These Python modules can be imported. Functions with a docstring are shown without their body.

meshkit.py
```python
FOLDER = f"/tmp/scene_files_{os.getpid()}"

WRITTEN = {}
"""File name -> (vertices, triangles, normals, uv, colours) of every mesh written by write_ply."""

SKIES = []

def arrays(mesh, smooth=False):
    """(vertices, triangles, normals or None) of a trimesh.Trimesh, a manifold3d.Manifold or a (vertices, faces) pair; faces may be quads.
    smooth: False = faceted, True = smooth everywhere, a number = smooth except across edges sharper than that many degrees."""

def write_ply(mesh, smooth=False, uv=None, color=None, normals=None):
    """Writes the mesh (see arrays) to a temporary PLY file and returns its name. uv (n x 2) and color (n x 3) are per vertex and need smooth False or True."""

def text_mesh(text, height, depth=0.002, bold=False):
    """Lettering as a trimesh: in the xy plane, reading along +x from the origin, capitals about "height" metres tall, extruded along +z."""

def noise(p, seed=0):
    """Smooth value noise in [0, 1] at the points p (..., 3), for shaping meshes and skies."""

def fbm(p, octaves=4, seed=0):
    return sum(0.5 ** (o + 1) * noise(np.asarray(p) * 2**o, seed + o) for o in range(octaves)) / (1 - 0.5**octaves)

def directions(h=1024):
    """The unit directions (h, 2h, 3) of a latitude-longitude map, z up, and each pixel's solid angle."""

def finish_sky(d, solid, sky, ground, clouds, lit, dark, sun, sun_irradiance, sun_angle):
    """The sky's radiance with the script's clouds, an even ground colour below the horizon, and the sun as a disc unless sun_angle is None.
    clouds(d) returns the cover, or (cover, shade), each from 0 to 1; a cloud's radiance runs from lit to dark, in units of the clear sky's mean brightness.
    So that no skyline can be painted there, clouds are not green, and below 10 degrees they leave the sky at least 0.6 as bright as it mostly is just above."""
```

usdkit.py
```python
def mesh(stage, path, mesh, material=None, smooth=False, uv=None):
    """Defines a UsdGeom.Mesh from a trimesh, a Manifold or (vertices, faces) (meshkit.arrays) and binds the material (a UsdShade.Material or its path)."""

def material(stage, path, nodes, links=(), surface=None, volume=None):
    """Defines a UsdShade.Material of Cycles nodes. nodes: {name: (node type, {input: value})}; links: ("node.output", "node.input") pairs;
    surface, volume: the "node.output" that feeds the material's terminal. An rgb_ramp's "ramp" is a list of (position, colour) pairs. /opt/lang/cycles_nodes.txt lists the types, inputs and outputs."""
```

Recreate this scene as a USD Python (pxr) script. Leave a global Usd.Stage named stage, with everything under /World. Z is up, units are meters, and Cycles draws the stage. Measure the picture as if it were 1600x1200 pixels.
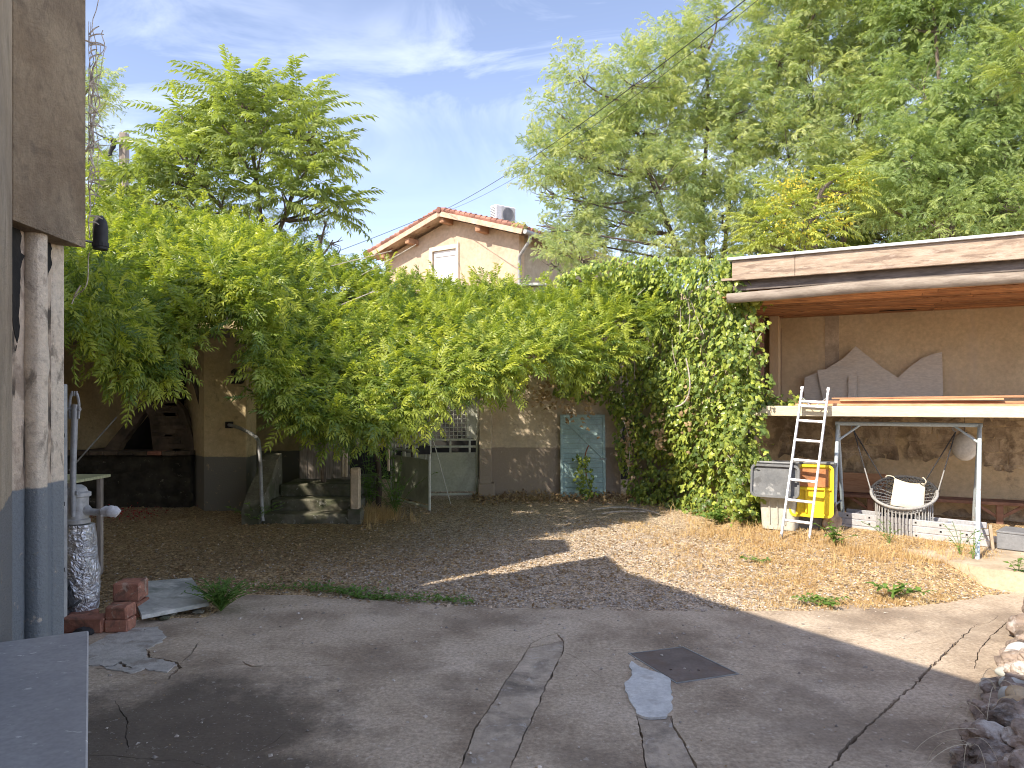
import math, random
import numpy as np
import trimesh, usdkit, meshkit
from pxr import Usd, UsdGeom, UsdLux, UsdShade, Gf, Sdf, Vt
from shapely.geometry import Polygon, LineString, MultiPolygon
from shapely.ops import unary_union
from shapely import affinity

RNG = np.random.default_rng(11)
random.seed(11)
stage = Usd.Stage.CreateInMemory()
UsdGeom.SetStageUpAxis(stage, UsdGeom.Tokens.z)
UsdGeom.SetStageMetersPerUnit(stage, 1.0)
UsdGeom.Xform.Define(stage, '/World')
UsdGeom.Scope.Define(stage, '/World/Looks')

# ---------------------------------------------------------------- camera, sky, sun, exposure
EYE = 1.85          # height of the lens above the yard
FPX = 1155.0        # focal length in photograph pixels (1600 wide)
HOR = 630.0         # row of the horizon
EXPOSURE = 1.6
SUN_H = np.array([0.747, 0.666]); SUN_H = SUN_H / np.linalg.norm(SUN_H)   # the way sunlight travels, in plan
SUN_TAN = 0.86
SUN_EL = math.atan(SUN_TAN)
cam = UsdGeom.Camera.Define(stage, '/World/camera')
cam.CreateHorizontalApertureAttr(36.0); cam.CreateVerticalApertureAttr(27.0)
cam.CreateFocalLengthAttr(36.0 * FPX / 1600)
cam.CreateVerticalApertureOffsetAttr((HOR - 600) / 1600 * 36.0)
cam.CreateClippingRangeAttr(Gf.Vec2f(0.05, 5000))
cam.CreateExposureAttr(EXPOSURE)
cam.AddTranslateOp().Set(Gf.Vec3d(0, 0, EYE)); cam.AddRotateXOp().Set(90.0)

to_sun = np.array([-SUN_H[0] * math.cos(SUN_EL), -SUN_H[1] * math.cos(SUN_EL), math.sin(SUN_EL)])
sky_mat = usdkit.material(stage, '/World/Looks/sky_air', {
    'tc': ('texture_coordinate', {}),
    'sky': ('sky_texture', {'sky_type': 'single_scattering', 'sun_disc': False, 'sun_elevation': SUN_EL,
                            'sun_rotation': math.atan2(to_sun[0], to_sun[1]), 'air_density': 0.66, 'aerosol_density': 0.3, 'ozone_density': 0.8}),
    'map': ('mapping', {'scale': (2.2, 4.2, 6.0), 'rotation': (0.35, 0.5, 0.75), 'location': (0.35, 1.2, 0.0)}),
    'n1': ('noise_texture', {'scale': 1.25, 'detail': 9.0, 'roughness': 0.62, 'distortion': 1.3}),
    'map2': ('mapping', {'scale': (1.2, 1.5, 2.2), 'location': (2.7, 0.4, 0.3)}),
    'n2': ('noise_texture', {'scale': 1.1, 'detail': 4.0, 'roughness': 0.5, 'distortion': 0.4}),
    'r1': ('rgb_ramp', {'ramp': [(0.0, (0, 0, 0)), (0.44, (0, 0, 0)), (0.58, (0.45, 0.45, 0.45)), (0.78, (0.9, 0.9, 0.9)), (1, (1, 1, 1))]}),
    'r2': ('rgb_ramp', {'ramp': [(0.0, (0.0, 0.0, 0.0)), (0.40, (0.05, 0.05, 0.05)), (0.66, (0.9, 0.9, 0.9)), (1, (1, 1, 1))]}),
    'b1': ('rgb_to_bw', {}), 'b2': ('rgb_to_bw', {}),
    'mul': ('math', {'math_type': 'multiply'}),
    'veil': ('math', {'math_type': 'multiply_add', 'value2': 0.55, 'value3': 0.0}),
    'tint': ('mix_color', {'blend_type': 'multiply', 'fac': 1.0, 'b': (1.18, 0.965, 0.86), 'use_clamp_result': False}),
    'mix': ('mix_color', {'b': (8.2, 8.4, 8.8)}),
    'bg': ('background_shader', {'strength': 0.135}),
}, [('tc.generated', 'map.vector'), ('tc.generated', 'map2.vector'), ('map.vector', 'n1.vector'), ('map2.vector', 'n2.vector'),
    ('n1.fac', 'r1.fac'), ('n2.fac', 'r2.fac'), ('r1.color', 'b1.color'), ('r2.color', 'b2.color'),
    ('b1.val', 'mul.value1'), ('b2.val', 'mul.value2'), ('mul.value', 'veil.value1'), ('veil.value', 'mix.fac'), ('sky.color', 'tint.a'), ('tint.result', 'mix.a'), ('mix.result', 'bg.color')],
    surface='bg.background')
dome = UsdLux.DomeLight.Define(stage, '/World/sky')
UsdShade.MaterialBindingAPI.Apply(dome.GetPrim()).Bind(sky_mat)
dome.GetPrim().SetCustomDataByKey('kind', 'structure')
sun = UsdLux.DistantLight.Define(stage, '/World/sun')
sun.CreateIntensityAttr(0.68); sun.CreateAngleAttr(0.5); sun.CreateNormalizeAttr(True); sun.CreateColorAttr(Gf.Vec3f(1.0, 0.90, 0.75))
_z = to_sun; _x = np.cross([0, 0, 1], _z); _x /= np.linalg.norm(_x); _y = np.cross(_z, _x)
sun.AddTransformOp().Set(Gf.Matrix4d(*_x, 0, *_y, 0, *_z, 0, 0, 0, 0, 1))

# ---------------------------------------------------------------- helpers: where a thing stands
def P(px, py, Y):
    """The point at depth Y seen at a place of the photograph."""
    return np.array([(px - 800) / FPX * Y, Y, EYE + (HOR - py) / FPX * Y])
def onz(px, py, z=0.0):
    return P(px, py, (EYE - z) * FPX / (py - HOR))
def sstep(a, b, x):
    t = np.clip((np.asarray(x, float) - a) / (b - a), 0, 1); return t * t * (3 - 2 * t)
def gz(x, y):
    """Height of the yard's ground."""
    x = np.asarray(x, float); y = np.asarray(y, float)
    return 0.035 * np.clip(y - 6.3, 0, 12) + 0.13 * sstep(2.0, 3.9, x) * sstep(6.5, 7.9, y) * (1 - sstep(12, 14, y))
def gnd(px, py):
    z = 0.0
    for _ in range(12):
        p = onz(px, py, z); z = float(gz(p[0], p[1]))
    return p

# ---------------------------------------------------------------- helpers: prims
_count = {}
def numbered(parent, name):
    k = (parent, name); n = _count.get(k, 0); _count[k] = n + 1
    return f'{parent}/{name}' + (f'_{n:03d}' if n else '')
LOC = {}
def tag(prim, label=None, cat=None, group=None, kind=None):
    for k, v in (('label', label), ('category', cat), ('group', group), ('kind', kind)):
        if v: prim.SetCustomDataByKey(k, v)
def thing(name, label=None, cat=None, loc=(0, 0, 0), group=None, kind=None):
    path = numbered('/World', name)
    x = UsdGeom.Xform.Define(stage, path); x.AddTranslateOp().Set(Gf.Vec3d(*map(float, loc)))
    LOC[path] = np.asarray(loc, float); tag(x.GetPrim(), label, cat, group, kind)
    return path
def cat(items):
    V, F, n = [], [], 0
    for v, f in items:
        V.append(v); F.append(np.asarray(f) + n); n += len(v)
    return np.vstack(V), np.vstack(F)
def put(parent, name, m, mat, label=None, smooth=False, kind=None):
    """One mesh, given in world coordinates, as a part of parent."""
    path = numbered(parent, name)
    if isinstance(m, list): m = cat(m)
    loc = LOC[parent]
    v, f = m
    usdkit.mesh(stage, path, trimesh.Trimesh(np.asarray(v, float) - loc, f, process=False), mat, smooth=smooth)
    LOC[path] = loc
    if label or kind: tag(stage.GetPrimAtPath(path), label, None, None, kind)
    return path
def single(name, m, mat, label, cat_, group=None, kind=None, smooth=False):
    path = numbered('/World', name)
    if isinstance(m, list): m = cat(m)
    v, f = np.asarray(m[0], float), m[1]
    loc = np.array([(v[:, 0].min() + v[:, 0].max()) / 2, (v[:, 1].min() + v[:, 1].max()) / 2, v[:, 2].min()])
    g = usdkit.mesh(stage, path, trimesh.Trimesh(v - loc, f, process=False), mat, smooth=smooth)
    g.AddTranslateOp().Set(Gf.Vec3d(*loc)); LOC[path] = loc
    tag(g.GetPrim(), label, cat_, group, kind)
    return path
def quats(X, Z):
    """Rotations that carry x to X and z towards Z, as (w, x, y, z)."""
    X = X / np.linalg.norm(X, axis=1, keepdims=True)
    Z = Z - (Z * X).sum(1, keepdims=True) * X
    Z = Z / np.maximum(np.linalg.norm(Z, axis=1, keepdims=True), 1e-9)
    Yv = np.cross(Z, X); R = np.stack([X, Yv, Z], 2)
    from scipy.spatial.transform import Rotation
    q = Rotation.from_matrix(R).as_quat(); return np.column_stack([q[:, 3], q[:, :3]]), R
def scatter(parent, name, protos, mats, pos, X, Z, scale, idx=None, kind='stuff', rng=None):
    """A PointInstancer of small pieces (leaves, stones) under parent."""
    rng = rng or RNG
    path = numbered(parent, name)
    pi = UsdGeom.PointInstancer.Define(stage, path)
    LOC[path] = np.zeros(3)
    rel = pi.CreatePrototypesRel()
    for k, (m, mt, sm) in enumerate(zip(protos, mats, [True] * len(protos))):
        pp = f'{path}/piece_{k:03d}' if k else f'{path}/piece'
        usdkit.mesh(stage, pp, trimesh.Trimesh(m[0], m[1], process=False), mt, smooth=False)
        rel.AddTarget(pp)
    n = len(pos)
    if idx is None: idx = rng.integers(0, len(protos), n)
    q, _ = quats(X, Z)
    loc = LOC.get(parent, np.zeros(3))
    pi.CreateProtoIndicesAttr(Vt.IntArray.FromNumpy(np.asarray(idx, np.int32)))
    pi.CreatePositionsAttr(Vt.Vec3fArray.FromNumpy((pos - loc).astype(np.float32)))
    qa = np.concatenate([q[:, 1:], q[:, :1]], 1).astype(np.float16)
    pi.CreateOrientationsAttr(Vt.QuathArray([Gf.Quath(float(a[3]), float(a[0]), float(a[1]), float(a[2])) for a in qa]))
    s = np.asarray(scale, float)
    if s.ndim == 1: s = np.repeat(s[:, None], 3, 1)
    pi.CreateScalesAttr(Vt.Vec3fArray.FromNumpy(s.astype(np.float32)))
    tag(pi.GetPrim(), kind=kind)
    return path
def baked(m, pos, X, Z, s):
    _, R = quats(X[None], Z[None]); return (m[0] * s) @ R[0].T + pos, m[1]

# ---------------------------------------------------------------- helpers: shapes, all (vertices, triangles)
_sg = np.array([[a, b, c] for a in (-1, 1) for b in (-1, 1) for c in (-1, 1)], float)
def _chamfer(hs, b):
    out = []
    for s in _sg:
        for ax in range(3):
            p = s * (hs - b); p[ax] = s[ax] * hs[ax]; out.append(p)
    return np.array(out)
_ch = trimesh.Trimesh(*(lambda h: (h.vertices, h.faces))(trimesh.convex.convex_hull(_chamfer(np.ones(3), 0.2))), process=False)
_ref = _chamfer(np.ones(3), 0.2)
_map = np.array([np.argmin(((_ref - v) ** 2).sum(1)) for v in _ch.vertices])
_CF = _map[_ch.faces]
def box(x0, x1, y0, y1, z0, z1, b=0.005):
    h = np.array([abs(x1 - x0), abs(y1 - y0), abs(z1 - z0)]) / 2
    c = np.array([x0 + x1, y0 + y1, z0 + z1]) / 2
    b = min(b, h.min() * 0.45)
    return _chamfer(h, b) + c, _CF.copy()
def bar(p, q, w, h, up=(0, 0, 1), b=0.003):
    p, q = np.asarray(p, float), np.asarray(q, float)
    X = q - p; L = np.linalg.norm(X); X = X / L
    up = np.asarray(up, float); Z = up - (up @ X) * X
    if np.linalg.norm(Z) < 1e-6: Z = np.array([1.0, 0, 0]) - X[0] * X
    Z /= np.linalg.norm(Z); Yv = np.cross(Z, X)
    v, f = box(-L / 2, L / 2, -w / 2, w / 2, -h / 2, h / 2, b)
    return v @ np.array([X, Yv, Z]) + (p + q) / 2, f
def tube(pts, r, n=8, caps=True):
    pts = np.asarray(pts, float); m = len(pts)
    r = np.broadcast_to(np.asarray(r, float), (m,))
    T = np.gradient(pts, axis=0); T /= np.maximum(np.linalg.norm(T, axis=1, keepdims=True), 1e-9)
    N = np.zeros_like(T); ref = np.array([0, 0, 1.0]) if abs(T[0, 2]) < 0.9 else np.array([1.0, 0, 0])
    for i in range(m):
        v = ref - (ref @ T[i]) * T[i]; ln = np.linalg.norm(v)
        if ln < 1e-6: v = np.cross(T[i], [0.3, 0.5, 0.8]); ln = np.linalg.norm(v)
        N[i] = v / ln; ref = N[i]
    B = np.cross(T, N); a = np.arange(n) / n * 2 * np.pi
    V = (pts[:, None] + r[:, None, None] * (np.cos(a)[None, :, None] * N[:, None] + np.sin(a)[None, :, None] * B[:, None])).reshape(-1, 3)
    F = []
    for i in range(m - 1):
        for k in range(n):
            a0, a1, b0, b1 = i * n + k, i * n + (k + 1) % n, (i + 1) * n + k, (i + 1) * n + (k + 1) % n
            F += [[a0, a1, b1], [a0, b1, b0]]
    if caps:
        V = np.vstack([V, pts[:1], pts[-1:]]); c0, c1 = len(V) - 2, len(V) - 1
        for k in range(n):
            F += [[c0, (k + 1) % n, k], [c1, (m - 1) * n + k, (m - 1) * n + (k + 1) % n]]
    return V, np.array(F)
def curve(pts, n=12):
    """A smooth path through the points."""
    from scipy.interpolate import CubicSpline
    pts = np.asarray(pts, float)
    if len(pts) < 3: return np.linspace(pts[0], pts[-1], n)
    d = np.r_[0, np.cumsum(np.linalg.norm(np.diff(pts, axis=0), axis=1))]
    return CubicSpline(d, pts)(np.linspace(0, d[-1], n))
def lathe(profile, n=20, c=(0, 0, 0)):
    pr = np.asarray(profile, float); a = np.arange(n) / n * 2 * np.pi; m = len(pr)
    V = np.stack([pr[:, :1] * np.cos(a), pr[:, :1] * np.sin(a), np.repeat(pr[:, 1:2], n, 1)], 2).reshape(-1, 3) + np.asarray(c)
    F = []
    for i in range(m - 1):
        for k in range(n):
            a0, a1, b0, b1 = i * n + k, i * n + (k + 1) % n, (i + 1) * n + k, (i + 1) * n + (k + 1) % n
            F += [[a0, a1, b1], [a0, b1, b0]]
    return V, np.array(F)
def extr(poly, z0, z1):
    """Shapely polygon(s) extruded between two heights."""
    out = []
    for g in (poly.geoms if hasattr(poly, 'geoms') else [poly]):
        if g.is_empty or g.area < 1e-6: continue
        t = trimesh.creation.extrude_polygon(g, z1 - z0, engine='earcut')
        out.append((np.array(t.vertices) + [0, 0, z0], np.array(t.faces)))
    return cat(out)
def frame(m, o, X, Yv, Z):
    """Local (x, y, z) to world with the given axes."""
    v, f = m; A = np.array([X, Yv, Z], float)
    f = np.asarray(f)
    if np.linalg.det(A) < 0: f = f[:, ::-1]
    return v @ A + np.asarray(o, float), f
def rotz(m, ang, o=(0, 0, 0)):
    c, s = math.cos(ang), math.sin(ang); return frame(m, o, (c, s, 0), (-s, c, 0), (0, 0, 1))
_ico = {k: trimesh.creation.icosphere(k) for k in (1, 2, 3)}
def rock(c, size, seed, rough=0.35, k=2, freq=1.3):
    s = _ico[k]; v = np.array(s.vertices)
    d = 1 + rough * (meshkit.fbm(v * freq + seed * 7.3 + 50, 3, seed) - 0.5) * 2
    return v * d[:, None] * np.asarray(size) + np.asarray(c), np.array(s.faces)
def grid(xs, ys, zf):
    X, Yv = np.meshgrid(xs, ys); Z = zf(X, Yv); nx, ny = len(xs), len(ys)
    V = np.stack([X, Yv, Z], 2).reshape(-1, 3); i = np.arange((ny - 1) * nx).reshape(ny - 1, nx)[:, :-1].ravel()
    return V, np.vstack([np.column_stack([i, i + 1, i + nx + 1]), np.column_stack([i, i + nx + 1, i + nx])])
def jag(pts, step=0.05, amp=0.012, seed=0):
    """A polyline made irregular, in plan."""
    ln = LineString([tuple(p[:2]) for p in pts]); n = max(3, int(ln.length / step))
    q = np.array([ln.interpolate(i / n, normalized=True).coords[0] for i in range(n + 1)])
    r = np.random.default_rng(seed); o = r.normal(0, amp, (n + 1, 2)); o = (o + np.roll(o, 1, 0)) / 1.4
    return q + o

# ---------------------------------------------------------------- materials
def surf(name, c1, c2, scale=3.0, rough=0.85, bump=0.25, bscale=60.0, bdist=0.01, detail=6.0, metal=0.0, spec=0.3, lo=0.35, hi=0.65, stain=None, stretch=None, island=0.0, vor=None, bump2=None):
    """A weathered surface: two tones by noise, fine relief, optional stains (colour, scale, from, to, amount), grain stretch and per-piece variation."""
    def lift(c): return tuple(min(0.82, x * 1.25) if max(c) < 0.52 else x for x in c)
    c1, c2 = lift(c1), lift(c2)
    N = {'g': ('geometry', {}), 'm': ('mapping', {'scale': stretch or (1, 1, 1)}),
         'n': ('noise_texture', {'scale': scale, 'detail': detail, 'roughness': 0.6}),
         'r': ('rgb_ramp', {'ramp': [(0, c1), (lo, c1), (hi, c2), (1, c2)]}),
         'nb': ('noise_texture', {'scale': bscale, 'detail': 5.0, 'roughness': 0.65}),
         'b': ('bump', {'strength': bump, 'distance': bdist}),
         'p': ('principled_bsdf', {'roughness': rough, 'metallic': metal, 'specular_ior_level': spec})}
    L = [('g.position', 'm.vector'), ('m.vector', 'n.vector'), ('m.vector', 'nb.vector'), ('n.fac', 'r.fac'), ('nb.fac', 'b.height'), ('b.normal', 'p.normal')]
    out = 'r.color'
    N['nf'] = ('noise_texture', {'scale': bscale * 0.45, 'detail': 4.0, 'roughness': 0.7})
    N['rf'] = ('rgb_ramp', {'ramp': [(0, (0.72, 0.72, 0.72)), (0.35, (0.86, 0.86, 0.86)), (0.65, (1.08, 1.08, 1.08)), (1, (1.2, 1.2, 1.2))]})
    N['xf'] = ('mix_color', {'blend_type': 'multiply', 'fac': 1.0})
    L += [('m.vector', 'nf.vector'), ('nf.fac', 'rf.fac'), (out, 'xf.a'), ('rf.color', 'xf.b')]; out = 'xf.result'
    for i, st in enumerate(stain or []):
        col, sc, a, b, amt = st[:5]
        N[f's{i}'] = ('noise_texture', {'scale': sc, 'detail': 8.0, 'roughness': 0.65, 'distortion': 0.4})
        N[f't{i}'] = ('map_range', {'from_min': a - 0.045, 'from_max': b - 0.045, 'to_min': 0.0, 'to_max': amt, 'clamp': True})
        N[f'x{i}'] = ('mix_color', {'b': lift(col)})
        if len(st) > 5:
            N[f'o{i}'] = ('mapping', {'location': (i * 3.7 + 1.3, i * 5.1, 0.0), 'scale': st[5]})
            L += [('g.position', f'o{i}.vector')]
        else:
            N[f'o{i}'] = ('mapping', {'location': (i * 3.7 + 1.3, i * 5.1, 0.0)})
            L += [('m.vector', f'o{i}.vector')]
        L += [(f'o{i}.vector', f's{i}.vector'), (f's{i}.fac', f't{i}.value'), (f't{i}.result', f'x{i}.fac'), (out, f'x{i}.a')]
        out = f'x{i}.result'
    if island:
        N['oi'] = ('object_info', {}); N['ad'] = ('math', {'math_type': 'add'}); N['fr'] = ('math', {'math_type': 'fraction'})
        N['mr'] = ('map_range', {'from_min': 0.0, 'from_max': 1.0, 'to_min': 1 - island, 'to_max': 1 + island})
        N['hv'] = ('hsv', {'hue': 0.5, 'saturation': 1.0, 'fac': 1.0})
        L += [('oi.random', 'ad.value1'), ('g.random_per_island', 'ad.value2'), ('ad.value', 'fr.value1'), ('fr.value', 'mr.value'), ('mr.result', 'hv.value'), (out, 'hv.color')]
        out = 'hv.color'
    L.append((out, 'p.base_color'))
    return usdkit.material(stage, f'/World/Looks/{name}', N, L, surface='p.BSDF')
LEAF = 1.85
def leafmat(name, cols, trans=0.3, rough=0.45, tint=(1.25, 1.35, 0.8), spec=0.4):
    n = len(cols); cols = [tuple(min(0.7, x * LEAF) for x in c) for c in cols]
    avg = np.mean(np.array(cols), 0)
    N = {'g': ('geometry', {}), 'oi': ('object_info', {}), 'ad': ('math', {'math_type': 'multiply_add', 'value2': 0.45}),
         'sc': ('math', {'math_type': 'multiply', 'value2': 0.55}),
         'r': ('rgb_ramp', {'ramp': [(i / (n - 1), c) for i, c in enumerate(cols)]}),
         'tm': ('mix_color', {'blend_type': 'multiply', 'fac': 1.0, 'b': tint, 'use_clamp_result': False}),
         'p': ('principled_bsdf', {'roughness': rough, 'specular_ior_level': spec}),
         't': ('translucent_bsdf', {}), 'mx': ('mix_closure', {'fac': trans})}
    L = [('oi.random', 'sc.value1'), ('g.random_per_island', 'ad.value1'), ('sc.value', 'ad.value3'), ('ad.value', 'r.fac'), ('r.color', 'p.base_color'),
         ('r.color', 'tm.a'), ('tm.result', 't.color'), ('p.BSDF', 'mx.closure1'), ('t.BSDF', 'mx.closure2')]
    return usdkit.material(stage, f'/World/Looks/{name}', N, L, surface='mx.closure')

def surf_dado(name, z, dc1, dc2, wob=0.012, **kw):
    """As surf, with a band of another paint below the height z."""
    m = surf(name, **kw)
    base = f'/World/Looks/{name}'
    p = UsdShade.Shader.Get(stage, base + '/p')
    src = p.GetInput('base_color').GetConnectedSources()[0][0]
    def sh(n, kind, inputs):
        s = UsdShade.Shader.Define(stage, f'{base}/{n}'); s.CreateIdAttr('cycles_' + kind)
        for k, v in inputs.items():
            if isinstance(v, str): s.CreateInput(k, Sdf.ValueTypeNames.Token).Set(v)
            elif isinstance(v, bool): s.CreateInput(k, Sdf.ValueTypeNames.Bool).Set(v)
            elif np.ndim(v) == 0: s.CreateInput(k, Sdf.ValueTypeNames.Float).Set(float(v))
            elif np.ndim(v) == 1: s.CreateInput(k, Sdf.ValueTypeNames.Float3).Set(Gf.Vec3f(*v))
        return s
    def link(a, o, b, i): b.CreateInput(i, Sdf.ValueTypeNames.Token).ConnectToSource(a.CreateOutput(o, Sdf.ValueTypeNames.Token))
    g = UsdShade.Shader.Get(stage, base + '/g'); n = UsdShade.Shader.Get(stage, base + '/nb')
    sx = sh('dx', 'separate_xyz', {}); link(g, 'position', sx, 'vector')
    nz = sh('dn', 'noise_texture', {'scale': 7.0, 'detail': 6.0}); link(g, 'position', nz, 'vector')
    ma = sh('da', 'math', {'math_type': 'multiply_add', 'value2': wob * 4}); link(nz, 'fac', ma, 'value1'); link(sx, 'z', ma, 'value3')
    mr = sh('dr', 'map_range', {'from_min': z + wob * 2 + 0.006, 'from_max': z + wob * 2 - 0.006, 'to_min': 0.0, 'to_max': 1.0, 'clamp': True}); link(ma, 'value', mr, 'value')
    rp = sh('dc', 'mix_color', {'a': dc1, 'b': dc2}); link(n, 'fac', rp, 'fac')
    n2 = sh('dn2', 'noise_texture', {'scale': 9.0, 'detail': 8.0, 'roughness': 0.7}); link(g, 'position', n2, 'vector')
    m2 = sh('dr2', 'map_range', {'from_min': 0.62, 'from_max': 0.68, 'to_min': 1.0, 'to_max': 0.25, 'clamp': True}); link(n2, 'fac', m2, 'value')
    mm = sh('dm', 'math', {'math_type': 'multiply'}); link(mr, 'result', mm, 'value1'); link(m2, 'result', mm, 'value2')
    mx = sh('dmx', 'mix_color', {}); link(mm, 'value', mx, 'fac'); link(rp, 'result', mx, 'b')
    mx.CreateInput('a', Sdf.ValueTypeNames.Token).ConnectToSource(src.source.GetOutput(src.sourceName) if src.source.GetOutput(src.sourceName) else src.source.CreateOutput(src.sourceName, Sdf.ValueTypeNames.Token))
    p.GetInput('base_color').DisconnectSource(); link(mx, 'result', p, 'base_color')
    return m

# ---------------------------------------------------------------- materials of the setting
M_CONC = usdkit.material(stage, '/World/Looks/weathered_concrete', {
    'g': ('geometry', {}),
    'n1': ('noise_texture', {'scale': 1.3, 'detail': 9.0, 'roughness': 0.62, 'distortion': 0.3}), 'r1': ('rgb_ramp', {'ramp': [(0, (0.21, 0.16, 0.115)), (0.36, (0.33, 0.258, 0.19)), (0.5, (0.47, 0.38, 0.285)), (0.66, (0.58, 0.48, 0.375)), (1, (0.66, 0.57, 0.46))]}),
    'n2': ('noise_texture', {'scale': 34.0, 'detail': 7.0, 'roughness': 0.75}), 'r2': ('rgb_ramp', {'ramp': [(0, (0.35, 0.33, 0.32)), (0.36, (0.70, 0.69, 0.68)), (0.5, (0.98, 0.98, 0.98)), (0.64, (1.3, 1.3, 1.3)), (1, (1.7, 1.7, 1.7))]}),
    'm1': ('mix_color', {'blend_type': 'multiply', 'fac': 1.0, 'use_clamp_result': False}),
    'n3': ('noise_texture', {'scale': 0.75, 'detail': 7.0, 'roughness': 0.65}), 't3': ('map_range', {'from_min': 0.50, 'from_max': 0.60, 'to_min': 0.0, 'to_max': 0.55, 'clamp': True}), 'x3': ('mix_color', {'b': (0.19, 0.148, 0.112)}),
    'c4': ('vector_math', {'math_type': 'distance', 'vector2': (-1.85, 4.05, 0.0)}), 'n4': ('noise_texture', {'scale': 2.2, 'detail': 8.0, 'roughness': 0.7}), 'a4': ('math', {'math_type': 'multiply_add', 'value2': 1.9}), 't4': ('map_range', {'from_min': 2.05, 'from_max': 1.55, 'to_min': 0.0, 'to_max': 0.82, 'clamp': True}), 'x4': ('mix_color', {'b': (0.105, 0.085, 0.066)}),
    'n5': ('noise_texture', {'scale': 17.0, 'detail': 3.0, 'roughness': 0.6}), 't5': ('map_range', {'from_min': 0.655, 'from_max': 0.675, 'to_min': 0.0, 'to_max': 0.3, 'clamp': True}), 'x5': ('mix_color', {'b': (0.62, 0.58, 0.52)}),
    'n6': ('noise_texture', {'scale': 55.0, 'detail': 2.0, 'roughness': 0.5}), 't6': ('map_range', {'from_min': 0.69, 'from_max': 0.71, 'to_min': 0.0, 'to_max': 0.35, 'clamp': True}), 'x6': ('mix_color', {'b': (0.75, 0.72, 0.66)}),
    'bu': ('bump', {'strength': 0.8, 'distance': 0.012}), 'bu2': ('bump', {'strength': 0.5, 'distance': 0.03}),
    'p': ('principled_bsdf', {'roughness': 0.9, 'specular_ior_level': 0.3})},
    [('g.position', f'n{k}.vector') for k in range(1, 7)] + [('n1.fac', 'r1.fac'), ('n2.fac', 'r2.fac'), ('r1.color', 'm1.a'), ('r2.color', 'm1.b'), ('n3.fac', 't3.value'), ('t3.result', 'x3.fac'), ('m1.result', 'x3.a'),
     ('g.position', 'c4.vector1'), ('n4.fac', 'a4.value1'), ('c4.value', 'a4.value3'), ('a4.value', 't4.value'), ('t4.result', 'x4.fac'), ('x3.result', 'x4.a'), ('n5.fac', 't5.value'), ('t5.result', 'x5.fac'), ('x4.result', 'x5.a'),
     ('n6.fac', 't6.value'), ('t6.result', 'x6.fac'), ('x5.result', 'x6.a'), ('x6.result', 'p.base_color'), ('n2.fac', 'bu.height'), ('n1.fac', 'bu2.height'), ('bu2.normal', 'bu.normal'), ('bu.normal', 'p.normal')], surface='p.BSDF')
M_STRIP = surf('strip_concrete', (0.27, 0.22, 0.17), (0.46, 0.385, 0.305), 3.0, 0.92, 0.7, 55, 0.012, 8, stain=[((0.09, 0.08, 0.07), 2.6, 0.54, 0.68, 0.7), ((0.44, 0.41, 0.38), 9, 0.62, 0.7, 0.6)])
M_PATCH = surf('fresh_mortar', (0.55, 0.55, 0.54), (0.68, 0.68, 0.66), 6, 0.9, 0.6, 80, 0.01, 6, stain=[((0.35, 0.33, 0.31), 9, 0.6, 0.7, 0.6)])
M_APRON = surf('apron_concrete', (0.34, 0.27, 0.19), (0.46, 0.38, 0.28), 2.0, 0.9, 0.4, 60, 0.01, 7, stain=[((0.2, 0.16, 0.12), 1.7, 0.55, 0.7, 0.6)])
M_EARTH = surf('dark_earth', (0.06, 0.05, 0.04), (0.12, 0.10, 0.08), 6, 1.0, 0.6, 60, 0.02)
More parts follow.
